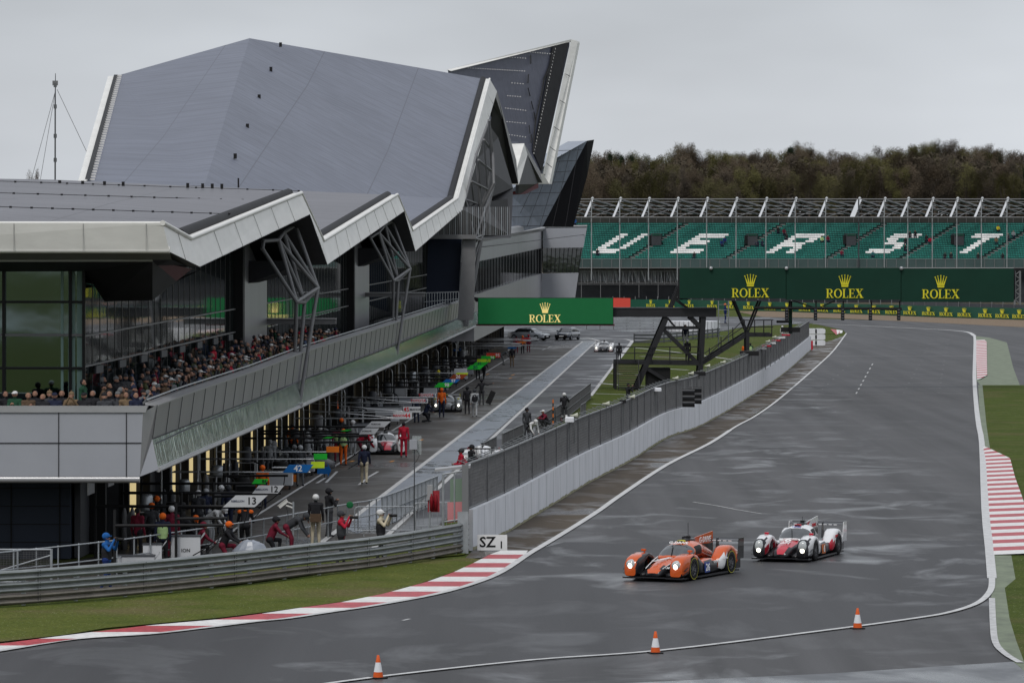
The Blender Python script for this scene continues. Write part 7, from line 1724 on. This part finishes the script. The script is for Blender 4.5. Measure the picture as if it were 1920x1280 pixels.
prototype_car('silver race car with glaring headlights driving down the far pit lane', G(1133, 659), R(-3), m_rw, m_carbon, m_carbon, lamp=m_lamp, who=2, texts=False, mirror=m_carbon, splitter=m_rr)
prototype_car('white, red and blue race car half hidden behind the pit wall fence', G(905, 875), R(178), m_rw, m_rr, m_carbon, lamp=m_lens, who=2, texts=False, mirror=m_rr)
def car_patch(px, py, col, label):
    pass
def road_car(label, loc, yaw, col, rear=False, estate=True):
    t = thing('parked_car', label, 'car', loc, yaw, 'road cars parked at the far end of the pit lane')
    cs = [(-2.35, .70, .30, .62), (-2.25, .82, .22, .74), (-1.9, .90, .20, .84), (-1.1, .92, .20, .93), (0, .93, .20, .95), (1.4, .93, .20, .95), (2.1, .90, .22, .93), (2.3, .84, .28, .86)]
    b = MB(); b.rings([sup(w_, zb, zt, 0, y, 20, 5, 4) for y, w_, zb, zt in cs], col, pick=lambda c: m_black if c.z < .3 or (c.y < -2.3 and abs(c.x) < .4 and c.z < .66) else col); b.build('body', t)
    g_ = [(-1.25, .78, .8, .93), (-.55, .70, .8, 1.38), (.0, .67, .8, 1.45), (1.1, .66, .8, 1.43 if estate else 1.36), (2.0 if estate else 1.7, .66, .8, 1.25 if estate else 1.0), (2.25, .74, .8, .93)]
    rg = [sup(w_, zb, zt, 0, y, 28, 5, 4) for y, w_, zb, zt in g_]; f_ = []
    for a_, c_ in zip(rg, rg[1:]):
        for k in range(4): f_.append([p.lerp(q, k/4) for p, q in zip(a_, c_)])
    f_.append(rg[-1])
    isg = lambda c: c.z < 1.30 and c.z > .98 and not abs(c.y-.35) < .06
    b = MB(); b.rings(f_, col, pick=lambda c: None if isg(c) else col); b.build('roof', t)
    b = MB(); b.rings(f_, m_screen, cap=False, pick=lambda c: m_screen if isg(c) else None); b.build('glazing', t)
    for s in (-1, 1):
        for y in (-1.4, 1.45): wheel(t, s*.82, y, .34, .22, m_galv, None, 7)
        b = MB(); b.rings([sup(.16, .60, .72, s*.66, -2.31, 10, 3), sup(.2, .60, .74, s*.64, -2.2, 10, 3)], m_lens); b.build('headlight', t)
        b = MB(); b.box((s*.98-.1, -.75, .95), (s*.98+.1, -.6, 1.08), col); b.build('mirror', t)
    b = MB(); b.box((-.26, -2.375, .42), (.26, -2.35, .53), m_txt); b.build('number_plate', t)
    return t
road_car('dark blue grey road car parked facing the camera under the green screen', G(1064, 637), R(-18), mat('dark_car_paint', (.035, .042, .058), .2, coat=.8))
road_car('white road car parked behind the far pit signs', G(992, 638), R(60), mat('white_car_paint', (.45, .47, .50), .25, coat=.6), estate=False)
t = thing('garage_car', 'pale silver car body standing in the pit box behind the blue 42 sign', 'race car', G(536, 884), R(80)); b = MB()
b.rings([sup(w_, .15, zt, 0, y, 20, 4, 3) for y, w_, zt in ((-2.2, .7, .5), (-1.9, .85, .62), (-1.0, .9, .75), (0, .9, .78), (1.5, .92, .82), (2.2, .8, .7))], m_dgrey); b.rings([sup(w_, .6, zt, 0, y, 20, 3, 3) for y, w_, zt in ((-.9, .5, .8), (-.2, .6, 1.15), (.6, .6, 1.2), (1.6, .4, .9))], m_screen); b.build('body', t)
for s in (-1, 1):
    for y in (-1.35, 1.35): wheel(t, s*.8, y, .34, .26)
# ================================================================ pit lane equipment
m_sgrn = mat('sign_green', (.02, .48, .04), .5); m_sblu = mat('sign_blue', (.01, .13, .40), .5); m_sor = mat('sign_orange', (.68, .17, .015), .5); m_syl = mat('sign_yellow', (.52, .72, .03), .5); m_swh = mat('sign_pale', (.50, .51, .53), .5); m_sred = mat('sign_red', (.60, .05, .03), .5); m_sbr = mat('sign_brown', (.28, .055, .018), .5)
m_navyink = mat('navy_ink', (.01, .02, .07), .5); m_redink = mat('red_ink', (.55, .02, .03), .5); m_boomb = m_black; m_silver = mat('silver_tube', (.45, .46, .47), .3, metal=.6)
ZB = 1.9
def Db(y, z=ZB): return F*(HC-z)/(y-HY)
def boom(px, py, wpx, hpx, mt, label, txt=None, tm=None, shape='para', boomm=None, sub=None, submt=None, skew=8, two=False, tsize=None, start=None):
    D = Db(py); s = D/F; x1 = (px+wpx/2-960)*s; x0 = (px-wpx/2-960)*s; h = hpx*s; zc = ZB
    base = BP(D, cW+.5, 0); t = thing('pit_boom', label, 'pit sign', (base.x, D, 0), 0, 'overhead pit booms with team signs')
    bm_ = boomm or m_boomb; xs = base.x if start is None else (start-960)*s
    b = MB(); b.tube((xs, D, zc-h*.45), (x1 if shape != 'arrow' else x0, D, zc-h*.45), .05 if bm_ is m_boomb else .028, bm_, 8)
    if two: b.tube((xs, D, zc+.35), (x0, D, zc-h*.3), .02, bm_, 5); b.tube((xs, D+.6, zc-h*.4), (x1-.2, D+.05, zc-h*.45), .02, bm_, 5)
    b.tube((xs+.05, D+.5, zc-h*.4), (x0+(x1-x0)*.2, D, zc-h*.45), .02, bm_, 5)
    b.build('arm', t, True)
    b = MB(); b.tube((base.x, D, 0), (base.x, D, 2.6), .05, bm_, 6); b.build('mast', t, True)
    k = skew*s
    if shape == 'para': P = [(x0-k/2, D-.06, zc-h/2), (x1-k/2, D-.06, zc-h/2), (x1+k/2, D-.06, zc+h/2), (x0+k/2, D-.06, zc+h/2)]
    elif shape == 'arrow': P = [(x0, D-.06, zc-h*.3), (x0+(x1-x0)*.75, D-.06, zc-h*.3), (x0+(x1-x0)*.75, D-.06, zc-h*.55), (x1, D-.06, zc), (x0+(x1-x0)*.75, D-.06, zc+h*.55), (x0+(x1-x0)*.75, D-.06, zc+h*.3), (x0, D-.06, zc+h*.3)]
    else: P = [(x0, D-.06, zc-h/2), (x1, D-.06, zc-h/2), (x1, D-.06, zc+h/2), (x0, D-.06, zc+h/2)]
    b = MB(); b.slab(P, (0, .05, 0), mt); sg = b.build('sign_plate', t, True)
    if txt:
        for s_, dx, sz, m_ in txt: text(s_, sz*s, m_, front(Vector(((px+dx-960)*s, D-.066, zc))), sg, world=True, ext=.003)
    return t
W = m_txt
B = m_ink
boom(460, 939, 60, 22, m_swh, 'white number 13 pit sign nearest the camera', [('13', 12, 19, B), ('REBELLION', -14, 5, m_navyink)], skew=24)
boom(503, 917, 48, 15, m_swh, 'white number 12 pit sign', [('12', 11, 16, B), ('REBELLION', -13, 5, m_navyink)], skew=12)
boom(488, 902, 26, 9, m_sgrn, 'small green number 86 pit sign above the 12 sign', [('86', 8, 9, B)], skew=6)
boom(559, 878, 46, 15, m_sblu, 'blue number 42 pit sign', [('42', 0, 16, W)], boomm=m_silver, skew=12)
boom(596, 871, 25, 12, m_syl, 'plain yellow pit panel right of the blue 42 sign', boomm=m_silver, shape='box', start=510)
boom(601, 855.5, 25, 11, m_sgrn, 'plain green pit panel above the yellow panel', boomm=m_silver, shape='box')
boom(624, 842, 24, 11, m_sor, 'plain orange pit panel above the green panel', boomm=m_silver, shape='box')
boom(616, 820, 15, 3, m_sgrn, 'thin bright green boom tip above the grey crew')
boom(649, 806.5, 14, 3, m_sgrn, 'second thin bright green boom tip farther along')
boom(692, 808, 30, 11, m_swh, 'pale slanted sign with lines of small lettering, nearer one', [('PORSCHE', -4, 4, B), ('Motorsport', -4, 4, B)][:1], skew=8)
boom(709, 795, 36, 11, m_swh, 'pale slanted sign with lines of small lettering, farther one', [('PORSCHE', -4, 4, B)], skew=12)
boom(755, 779, 35, 12, m_swh, 'white number 44 pit sign with red figures', [('44', 9, 11, m_redink), ('MANOR', -7, 6, m_redink)], boomm=m_silver, shape='box', two=True)
boom(772, 767.5, 33, 11, m_swh, 'white number 45 pit sign with red figures', [('45', -10, 11, m_redink), ('MANOR', 7, 6, B)], boomm=m_silver, shape='box', two=True)
boom(788, 751, 29, 9, m_swh, 'white pit sign with red lettering and a navy figure 5', [('TOYOTA', -4, 7, m_redink), ('5', 11, 9, m_navyink)], boomm=m_silver, shape='box', two=True)
boom(803, 741, 29, 8, m_swh, 'white pit sign with red lettering and a navy figure 6', [('TOYOTA', -4, 7, m_redink), ('6', 11, 9, m_navyink)], boomm=m_silver, shape='box')
boom(832, 721.5, 28, 9, m_sgrn, 'green number 98 pit sign over the car with twin headlights', [('98', 6, 9, W)], skew=9)
boom(846, 714, 27, 7, m_sblu, 'blue number 97 pit sign', [('97', 4, 8, W)], skew=8)
boom(859, 706, 26, 9, m_sbr, 'rust red number 26 pit sign', [('26', 0, 9, W)], skew=9)
boom(866, 701, 22, 5, m_syl, 'short yellow boom tip right of the 26 sign', skew=2)
boom(864, 695, 24, 9, m_swh, 'plain white pit panel above the 26 sign', shape='box', boomm=m_silver)
boom(891, 688.5, 26, 8, m_sgrn, 'green number 30 pit sign', [('30', 0, 9, m_navyink)], skew=9)
boom(901, 681.5, 24, 6, m_sgrn, 'green number 31 pit sign', [('31', -2, 8, m_navyink)], skew=7)
boom(907, 676, 25, 6, m_syl, 'yellow number 71 pit sign', [('71', 8, 7, m_navyink)], skew=1)
boom(915, 670, 26, 5.5, m_sgrn, 'green number 96 pit sign among the far booms', [('96', 8, 7, W)], skew=2)
boom(925, 666, 26, 9, m_sred, 'red number 95 pit sign', [('95', 8, 8, W)], shape='box')
boom(984, 647, 25, 1.2, m_swh, 'thin white boom tip over the far orange marshal', boomm=m_silver)
for k, (x, y) in enumerate(((960, 652), (970, 648), (990, 638), (978, 642), (999, 633), (986, 634.5), (968, 644), (1002, 636))):
    boom(x, y, 16, 2.5, (m_sblu, m_swh, m_swh, m_sor, m_swh, m_redink, m_swh, m_swh)[k], 'far pit boom with %s tip among the last garages, %s' % (('blue', 'white', 'wide white', 'orange', 'pale', 'red', 'narrow white', 'pale slanted')[k], ('nearest', 'second', 'beyond the orange marshal', 'by the red figure', 'beside the white car', 'before the white car', 'in mid row', 'last but one')[k]), boomm=m_silver if k % 2 else m_steel, skew=4)
# arrows hanging low: blue arrow and orange arrow
def floor_arrow(px, py, wpx, mt, flip, label):
    g_ = G(px, py+9); s = g_.y/F; t = thing('arrow_marker', label, 'sign', g_, 0); w_ = wpx*s; z = .35; h = .32; f = -1 if flip else 1
    P = [(-w_/2*f, 0, z-h/2), (w_/4*f, 0, z-h/2), (w_/4*f, 0, z-h), (w_/2*f, 0, z), (w_/4*f, 0, z+h), (w_/4*f, 0, z+h/2), (-w_/2*f, 0, z+h/2)]
    b = MB(); b.slab(P, (0, .04, 0), mt); b.build('plate', t); b = MB(); b.tube((0, .03, 0), (0, .03, z), .02, m_black); b.build('stand', t)
floor_arrow(608, 887, 26, m_sblu, False, 'blue arrow sign pointing right beside the 42 sign')
floor_arrow(541, 902, 30, m_sor, True, 'orange arrow sign pointing left below the 42 sign')
rp_ = random.Random(4)
# fuel rigs, tanks, hoop poles, tyre stacks, trolleys along the garages
def fuel_rig(D, c, label, big=1.0):
    big = rp_.uniform(.55, .85); mt_ = rp_.choice((m_galv, m_dgrey, m_steel, m_dgrey)); zt_ = rp_.uniform(1.55, 1.85)
    t = thing('fuel_rig', label, 'fuel rig', BP(D, c, 0), BYAW, 'refuelling rigs along the garages')
    b = MB()
    for x in (-.4, .4):
        for y in (-.4, .4): b.tube((x, y, 0), (x, y, 1.25), .025, m_silver, 5)
    for z in (.1, .7, 1.25):
        for a_, c_ in (((-.4, -.4), (.4, -.4)), ((.4, -.4), (.4, .4)), ((.4, .4), (-.4, .4)), ((-.4, .4), (-.4, -.4))): b.tube((*a_, z), (*c_, z), .02, m_silver, 4)
    b.build('frame', t)
    b = MB(); b.lathe([(0, 1.25), (.33*big, 1.27), (.36*big, 1.35), (.36*big, zt_), (.3*big, zt_+.08), (0, zt_+.1)], mt_, n=14); b.build('tank', t)
    b = MB(); b.path(smooth_pts([Vector(p) for p in ((.35, -.2, 1.3), (.7, -.3, 1.1), (.75, -.4, .5), (.6, -.5, .2), (.4, -.6, .4))], 4), .035, m_black, 6); b.build('hose', t)
    return t
def hoop(D, c, label, h=2.9):
    t = thing('hoop_pole', label, 'pole', BP(D, c, 0), BYAW, 'curved silver poles in front of the garages'); b = MB()
    pts = [Vector((0, 0, 0)), Vector((0, 0, h-.3)), Vector((-.04, 0, h-.12)), Vector((-.16, 0, h)), Vector((-.34, 0, h-.02)), Vector((-.45, 0, h-.2))]
    b.path(pts, .03, m_silver, 6); b.build('pole', t); b = MB(); b.lathe([(0, 0), (.16, 0), (.18, .05), (0, .05)], m_dgrey); b.build('foot', t)
    b = MB(); b.lathe([(0, -.02), (.1, -.02), (.1, .02), (0, .02)], m_silver, (.0, -.05, h*.55), 12, 'x'); b.build('gauge', t)
def tyres(D, c, n, label):
    t = thing('tyre_stack', label, 'tyres', BP(D, c, 0), random.random(), 'stacked racing tyres by the garages')
    for k in range(n):
        b = MB(); b.lathe([(.18, 0), (.33, 0), (.355, .05), (.355, .26), (.33, .31), (.18, .31), (.18, 0)], m_tyre, (random.uniform(-.02, .02), 0, k*.315), 16); b.build('tyre', t)
def trolley(p, label, mt=None, w_=1.3, h=.9, yaw=None, txt=None):
    t = thing('equipment_trolley', label, 'trolley', p, BYAW if yaw is None else yaw, 'equipment trolleys along the pit lane'); mt = mt or m_swh
    b = MB(); b.box((-w_/2, -.3, .18), (w_/2, .3, h), mt); b.box((-w_/2-.02, -.32, h), (w_/2+.02, .32, h+.03), m_dgrey); c_ = b.build('cabinet', t)
    for x in (-w_/2+.12, w_/2-.12):
        b = MB(); b.lathe([(0, -.02), (.09, -.02), (.09, .02), (0, .02)], m_tyre, (x, -.2, .09), 12, 'x'); b.lathe([(0, -.02), (.09, -.02), (.09, .02), (0, .02)], m_tyre, (x, .2, .09), 12, 'x'); b.build('castors', t)
    b = MB(); b.tube((w_/2, -.25, h-.1), (w_/2+.15, -.25, h+.1), .015, m_silver); b.tube((w_/2, .25, h-.1), (w_/2+.15, .25, h+.1), .015, m_silver); b.tube((w_/2+.15, -.25, h+.1), (w_/2+.15, .25, h+.1), .015, m_silver); b.build('handle', t)
    if txt: text(txt, .16, B, front(Vector((0, -.305, h*.55))), c_)
rp_ = random.Random(4)
place = ['by the first garage', 'by the second garage', 'behind the 13 sign', 'behind the 12 sign', 'left of the 42 sign', 'above the 42 sign', 'left of the orange panel', 'left of the green boom tips', 'left of the pale slanted signs', 'left of the 44 sign', 'left of the white sign with a 5', 'left of the 98 sign', 'left of the 26 sign', 'left of the 30 sign', 'left of the 96 sign', 'by the far garages', 'by the last garages', 'at the very last garage']
for k, nm in enumerate(place):
    D = 150+k*11.6 if k < 6 else 208+(k-5)*13
    fuel_rig(D+2, -18.7, 'silver tank rig on a frame '+nm)
    hoop(D+5.6, -18.6, 'tall curved silver pole '+nm, 2.75)
    if k % 3 != 1: tyres(D+7.5, -18.3, rp_.choice((2, 3, 3, 4)), 'stack of black racing tyres '+nm)
    if k % 3 != 2: tyres(D+9.3, -17.9, rp_.choice((2, 3)), 'lower stack of black racing tyres '+nm)
    if k > 1: trolley(BP(D+4, -17.6, 0), '%s equipment trolley %s' % (('white', 'grey', 'black')[k % 3], nm), (m_swh, m_panel, m_black)[k % 3], rp_.uniform(.9, 1.5), rp_.uniform(.7, 1.05))
    # cable reels / air bottles
    t = thing('gas_bottles', 'pair of upright gas bottles '+nm, 'gas bottles', BP(D+1, -19.2, 0), BYAW, 'gas bottles by the garage walls')
    for x in (-.14, .14): b = MB(); b.lathe([(0, 0), (.11, 0), (.11, 1.2), (.06, 1.38), (.03, 1.45), (0, 1.45)], m_dgrey if k % 2 else m_sgrn if k == 3 else m_steel, (x, 0, 0), 10); b.build('bottle', t)
trolley(G(348, 1062), 'white trolley with black lettering just beyond the handrail', m_swh, .95, 1.0, R(5), 'ION')
trolley(G(252, 1074), 'low white trolley behind the handrail left of the marshal vest', m_swh, 1.3, .55, R(3), 'REBELLION')
trolley(G(286, 1066), 'narrow white trolley next to the pale green vest', m_swh, .6, .8, R(3), 'F')
trolley(G(714, 795), 'long pale trolley behind the slanted signs', m_swh, 2.2, 1.0, R(2))
trolley(G(690, 788), 'grey trolley left of the number 44 sign', m_panel, 1.8, 1.2, R(2))
trolley(G(755, 752), 'white trolley below the sign with a 5', m_swh, 1.4, .9, R(2))
# tall equipment frames near the garages (dark horizontal rails)
for k, (y, x0, x1) in enumerate(((985, 215, 420), (972, 330, 425), (951, 340, 470), (930, 400, 500), (892, 420, 540), (829, 570, 700), (818, 590, 690))):
    D = Db(y, 1.6); t = thing('black_boom', 'black horizontal air line boom %s' % ('nearest the handrail', 'just above the nearest black boom', 'under the 13 sign', 'under the 12 sign', 'left of the 86 sign', 'above the grey crew with helmets', 'behind the green boom tips')[k], 'boom', (Pt(x0, y, D).x, D, 0), 0, 'black air line booms over the pit boxes')
    b = MB(); b.tube(Pt(x0, y, D), Pt(x1, y-1, D), .05, m_black, 8); b.build('arm', t, True); b = MB(); b.tube((Pt(x0, y, D).x, D, 0), (Pt(x0, y, D).x, D, 2.1), .05, m_black); b.build('mast', t, True)
    b = MB(); p0 = Pt(x1-6, y, D); b.path(smooth_pts([p0, p0+Vector((-.1, 0, -.5)), p0+Vector((-.5, 0, -.9)), p0+Vector((-1, 0, -1.2))], 3), .02, m_black, 5); b.build('hose', t, True)
# covered tv camera
t = thing('covered_camera', 'broadcast camera under a grey plastic rain cover behind the barrier', 'camera', G(470, 1062)); b = MB(); g0 = G(470, 1062)
rr_ = random.Random(3); rgs = []
for z, w_ in ((.2, .60), (.45, .55), (.62, .42), (.72, .3), (.78, .1)): rgs.append([g0+Vector((w_*math.cos(a)*rr_.uniform(.9, 1.1)+(.78-z)*-.1, w_*.7*math.sin(a), z+.1+rr_.uniform(-.03, .03))) for a in [2*math.pi*k/14 for k in range(14)]])
b.rings(rgs, mat('rain_cover', (.20, .22, .26), .3, spec=.7), smooth=False); b.build('rain_cover', t, True)
b = MB()
for a in (0, 2.1, 4.2): b.tube(g0+Vector((0, 0, .8)), g0+Vector((.45*math.cos(a), .45*math.sin(a), 0)), .025, m_black)
b.build('tripod', t, True)
# pole camera
t = thing('pole_camera', 'white surveillance camera on a steel pole above the handrail', 'camera', G(550, 1030)); g0 = G(549, 1030); D = g0.y
b = MB(); b.tube(g0, Pt(550, 940, D), .035, m_galv, 8); b.build('pole', t, True)
b = MB(); b.tube(Pt(550, 952, D), Pt(536, 947, D), .03, m_band, 6); b.tube(Pt(550, 945, D), Pt(540, 941, D), .02, m_band, 6); b.build('bracket', t, True)
b = MB(); M_ = Matrix.Translation(Pt(531, 944, D)) @ Matrix.Rotation(R(-38), 4, 'Y'); b.box((-.18, -.06, -.06), (.18, .06, .06), m_band, M_); b.box((-.2, -.08, .06), (.2, .08, .075), m_band, M_); b.box((-.185, -.05, -.05), (-.18, .05, .05), m_black, M_); b.build('camera_housing', t, True)
b = MB(); b.path(smooth_pts([Pt(536, 948, D), Pt(540, 965, D), Pt(538, 985, D), Pt(535, 1005, D)], 4), .012, m_black, 4); b.build('cable', t, True)
# transponder board: grey box on thin mast in the pit lane
t = thing('signal_box', 'grey metal box with a clear screen on a thin pole in the pit lane', 'box', G(778, 985)); D = 152
b = MB(); b.tube(Pt(777, 1000, D), Pt(777, 840, D), .02, m_dgrey); b.build('pole', t, True); b = MB(); a_, c_ = Pt(768, 824, D), Pt(782, 842, D); b.box((a_.x, D-.1, c_.z), (c_.x, D+.1, a_.z), m_sb if 0 else m_panel); b.build('box', t, True)
b = MB(); a_, c_ = Pt(773, 817, D), Pt(790, 852, D); b.box((a_.x, D+.12, c_.z), (c_.x, D+.13, a_.z), mat('clear_screen', (.5, .55, .55), .1, alpha=.25)); b.build('screen', t, True)
b = MB(); b.path(smooth_pts([Pt(780, 842, D), Pt(786, 852, D), Pt(782, 862, D), Pt(778, 868, D)], 4), .012, m_black, 4); b.build('cable', t, True)
# loudspeakers and boxes along the wall fence top
m_horn = mat('cream_plastic', (.45, .46, .38), .5, var=.1)
for k, (x, y, lab) in enumerate(((1077, 779, 'nearest the marshals'), (1137, 757, 'second along the fence'), (1185, 744, 'below the black photographer'), (1267, 709, 'under the gantry stairs'), (1296, 700, 'under the gantry platform'), (1327, 686, 'beyond the gantry column'), (1356, 679, 'left of the orange marshal'), (1440, 640, 'at the far end of the pit wall'), (1452, 632, 'last one at the far wall end'))):
    yb = [G(p[0], p[1]) for p in WB]; D = interp([(886, 145), (1020, 173), (1100, 192), (1180, 213), (1250, 239), (1320, 258), (1415, 310), (1475, 368), (1521, 446)])(x)+1.2; p = Pt(x, y, D); t = thing('horn_loudspeaker', 'cream horn loudspeaker on the pit wall, '+lab, 'loudspeaker', p, 0, 'cream horn loudspeakers along the pit wall')
    b = MB(); s = 1 if k < 3 else .9; vs = []; M_ = Matrix.Translation(p) @ Matrix.Rotation(R(90), 4, 'Y') @ Matrix.Rotation(R(180), 4, 'X')
    n = 12; prof = [(.0, .18), (.05, .18), (.06, .05), (.16, -.12), (.17, -.14), (.13, -.12), (0, .0)]
    for r_, z_ in prof:
        for j in range(n): a = 2*math.pi*j/n; vs.append(M_ @ Vector((r_*math.cos(a)*.8, r_*math.sin(a), z_)))
    b.add(vs, [(i*n+j, i*n+(j+1) % n, (i+1)*n+(j+1) % n, (i+1)*n+j) for i in range(len(prof)-1) for j in range(n)], m_horn, True); b.build('horn', t, True)
    b = MB(); b.tube(p, p-Vector((0, -.1, 1.2)), .025, m_post); b.build('bracket', t, True)
for x, y, w_, h, lab in ((1068, 786, 16, 9, 'white box on the pit wall beside the nearest loudspeaker'), (1168, 752, 12, 6, 'white box on the wall left of the black photographer'), (1230, 730, 20, 6, 'crumpled pale cover on the wall below the gantry'), (1308, 700, 30, 8, 'black equipment case on the wall beyond the gantry column'), (1405, 662, 36, 9, 'long black timing table on the wall beside the orange marshal')):
    D = interp([(886, 145), (1020, 173), (1100, 192), (1180, 213), (1250, 239), (1320, 258), (1415, 310), (1475, 368)])(x)+1.3; s = D/F; p = Pt(x, y, D); t = thing('wall_box', lab, 'box', p, R(-3), 'boxes and covers along the pit wall'); mt = m_black if 'black' in lab else m_conc
    b = MB(); b.rings([[Vector((sx*w_*s/2*k_, sy*.3*k_, z)) for sx, sy in ((-1, -1), (1, -1), (1, 1), (-1, 1))] for k_, z in ((1, -h*s/2), (1, h*s*.35), (.9, h*s/2))], mt, smooth=False); b.build('case', t); b = MB(); b.box((-.03, -.03, -1.4), (.03, .03, -h*s/2), m_post); b.build('leg', t)
for k in range(6):
    x = 1428+k*9; y = 655-k*5.2; D = interp([(1320, 258), (1415, 310), (1475, 368)])(x)+1.5; p = Pt(x, y, D); t = thing('timing_stand', 'red and white timing stand canopy on the far pit wall, %s' % ('nearest', 'second', 'third', 'fourth', 'fifth', 'last')[k], 'stand', p, 0, 'red and white timing stands at the far pit wall')
    b = MB(); b.box((-.35, -.3, 0), (.35, .3, .12), m_rr if k % 2 else m_rw); b.build('canopy', t); b = MB()
    for sx in (-.3, .3): b.tube((sx, 0, 0), (sx, 0, -1.5), .03, m_post)
    b.build('legs', t)
# white bag blocks and red tyres at the far end of the wall
t = thing('white_blocks', 'pile of white wrapped blocks at the far end of the pit wall', 'barrier', G(1525, 652)); b = MB()
for i in range(2):
    for k in range(3): D = G(1525, 648).y; b.rings([sup(.55, .02+.62*k, .6+.62*k, G(1525, 648).x+i*.9-.2, D+yy, 12, 5) for yy in (-.5, -.45, .45, .5)], m_conc, smooth=False)
b.build('blocks', t, True)
b = MB(); g0 = G(1522, 655); b.box((g0.x-.2, g0.y-.4, 0), (g0.x+.1, g0.y+.2, .9), m_rr); b.build('red_face', t, True)
t = thing('orange_post', 'thin orange and black striped post beside the crouching marshals', 'post', G(1037, 800)); g0 = G(1037, 812)
for k in range(8): b = MB(); b.tube(g0+Vector((0, 0, .2*k+.3)), g0+Vector((0, 0, .2*k+.5)), .035, m_sor if k % 2 else m_black, 8); b.build('stripe', t, True)
t = thing('green_paddle', 'small green marshal paddle on the handrail right of the red photographer', 'sign', G(660, 1010)); g0 = G(656, 1004); b = MB(); b.ball(g0+Vector((0, 0, 1.12)), .13, m_sgrn if 0 else mat('paddle_green', (.01, .12, .04), .5), 12, (1, .15, 1)); b.build('disc', t, True); b = MB(); b.tube(g0+Vector((0, 0, .6)), g0+Vector((0, 0, 1)), .015, m_post); b.build('handle', t, True)
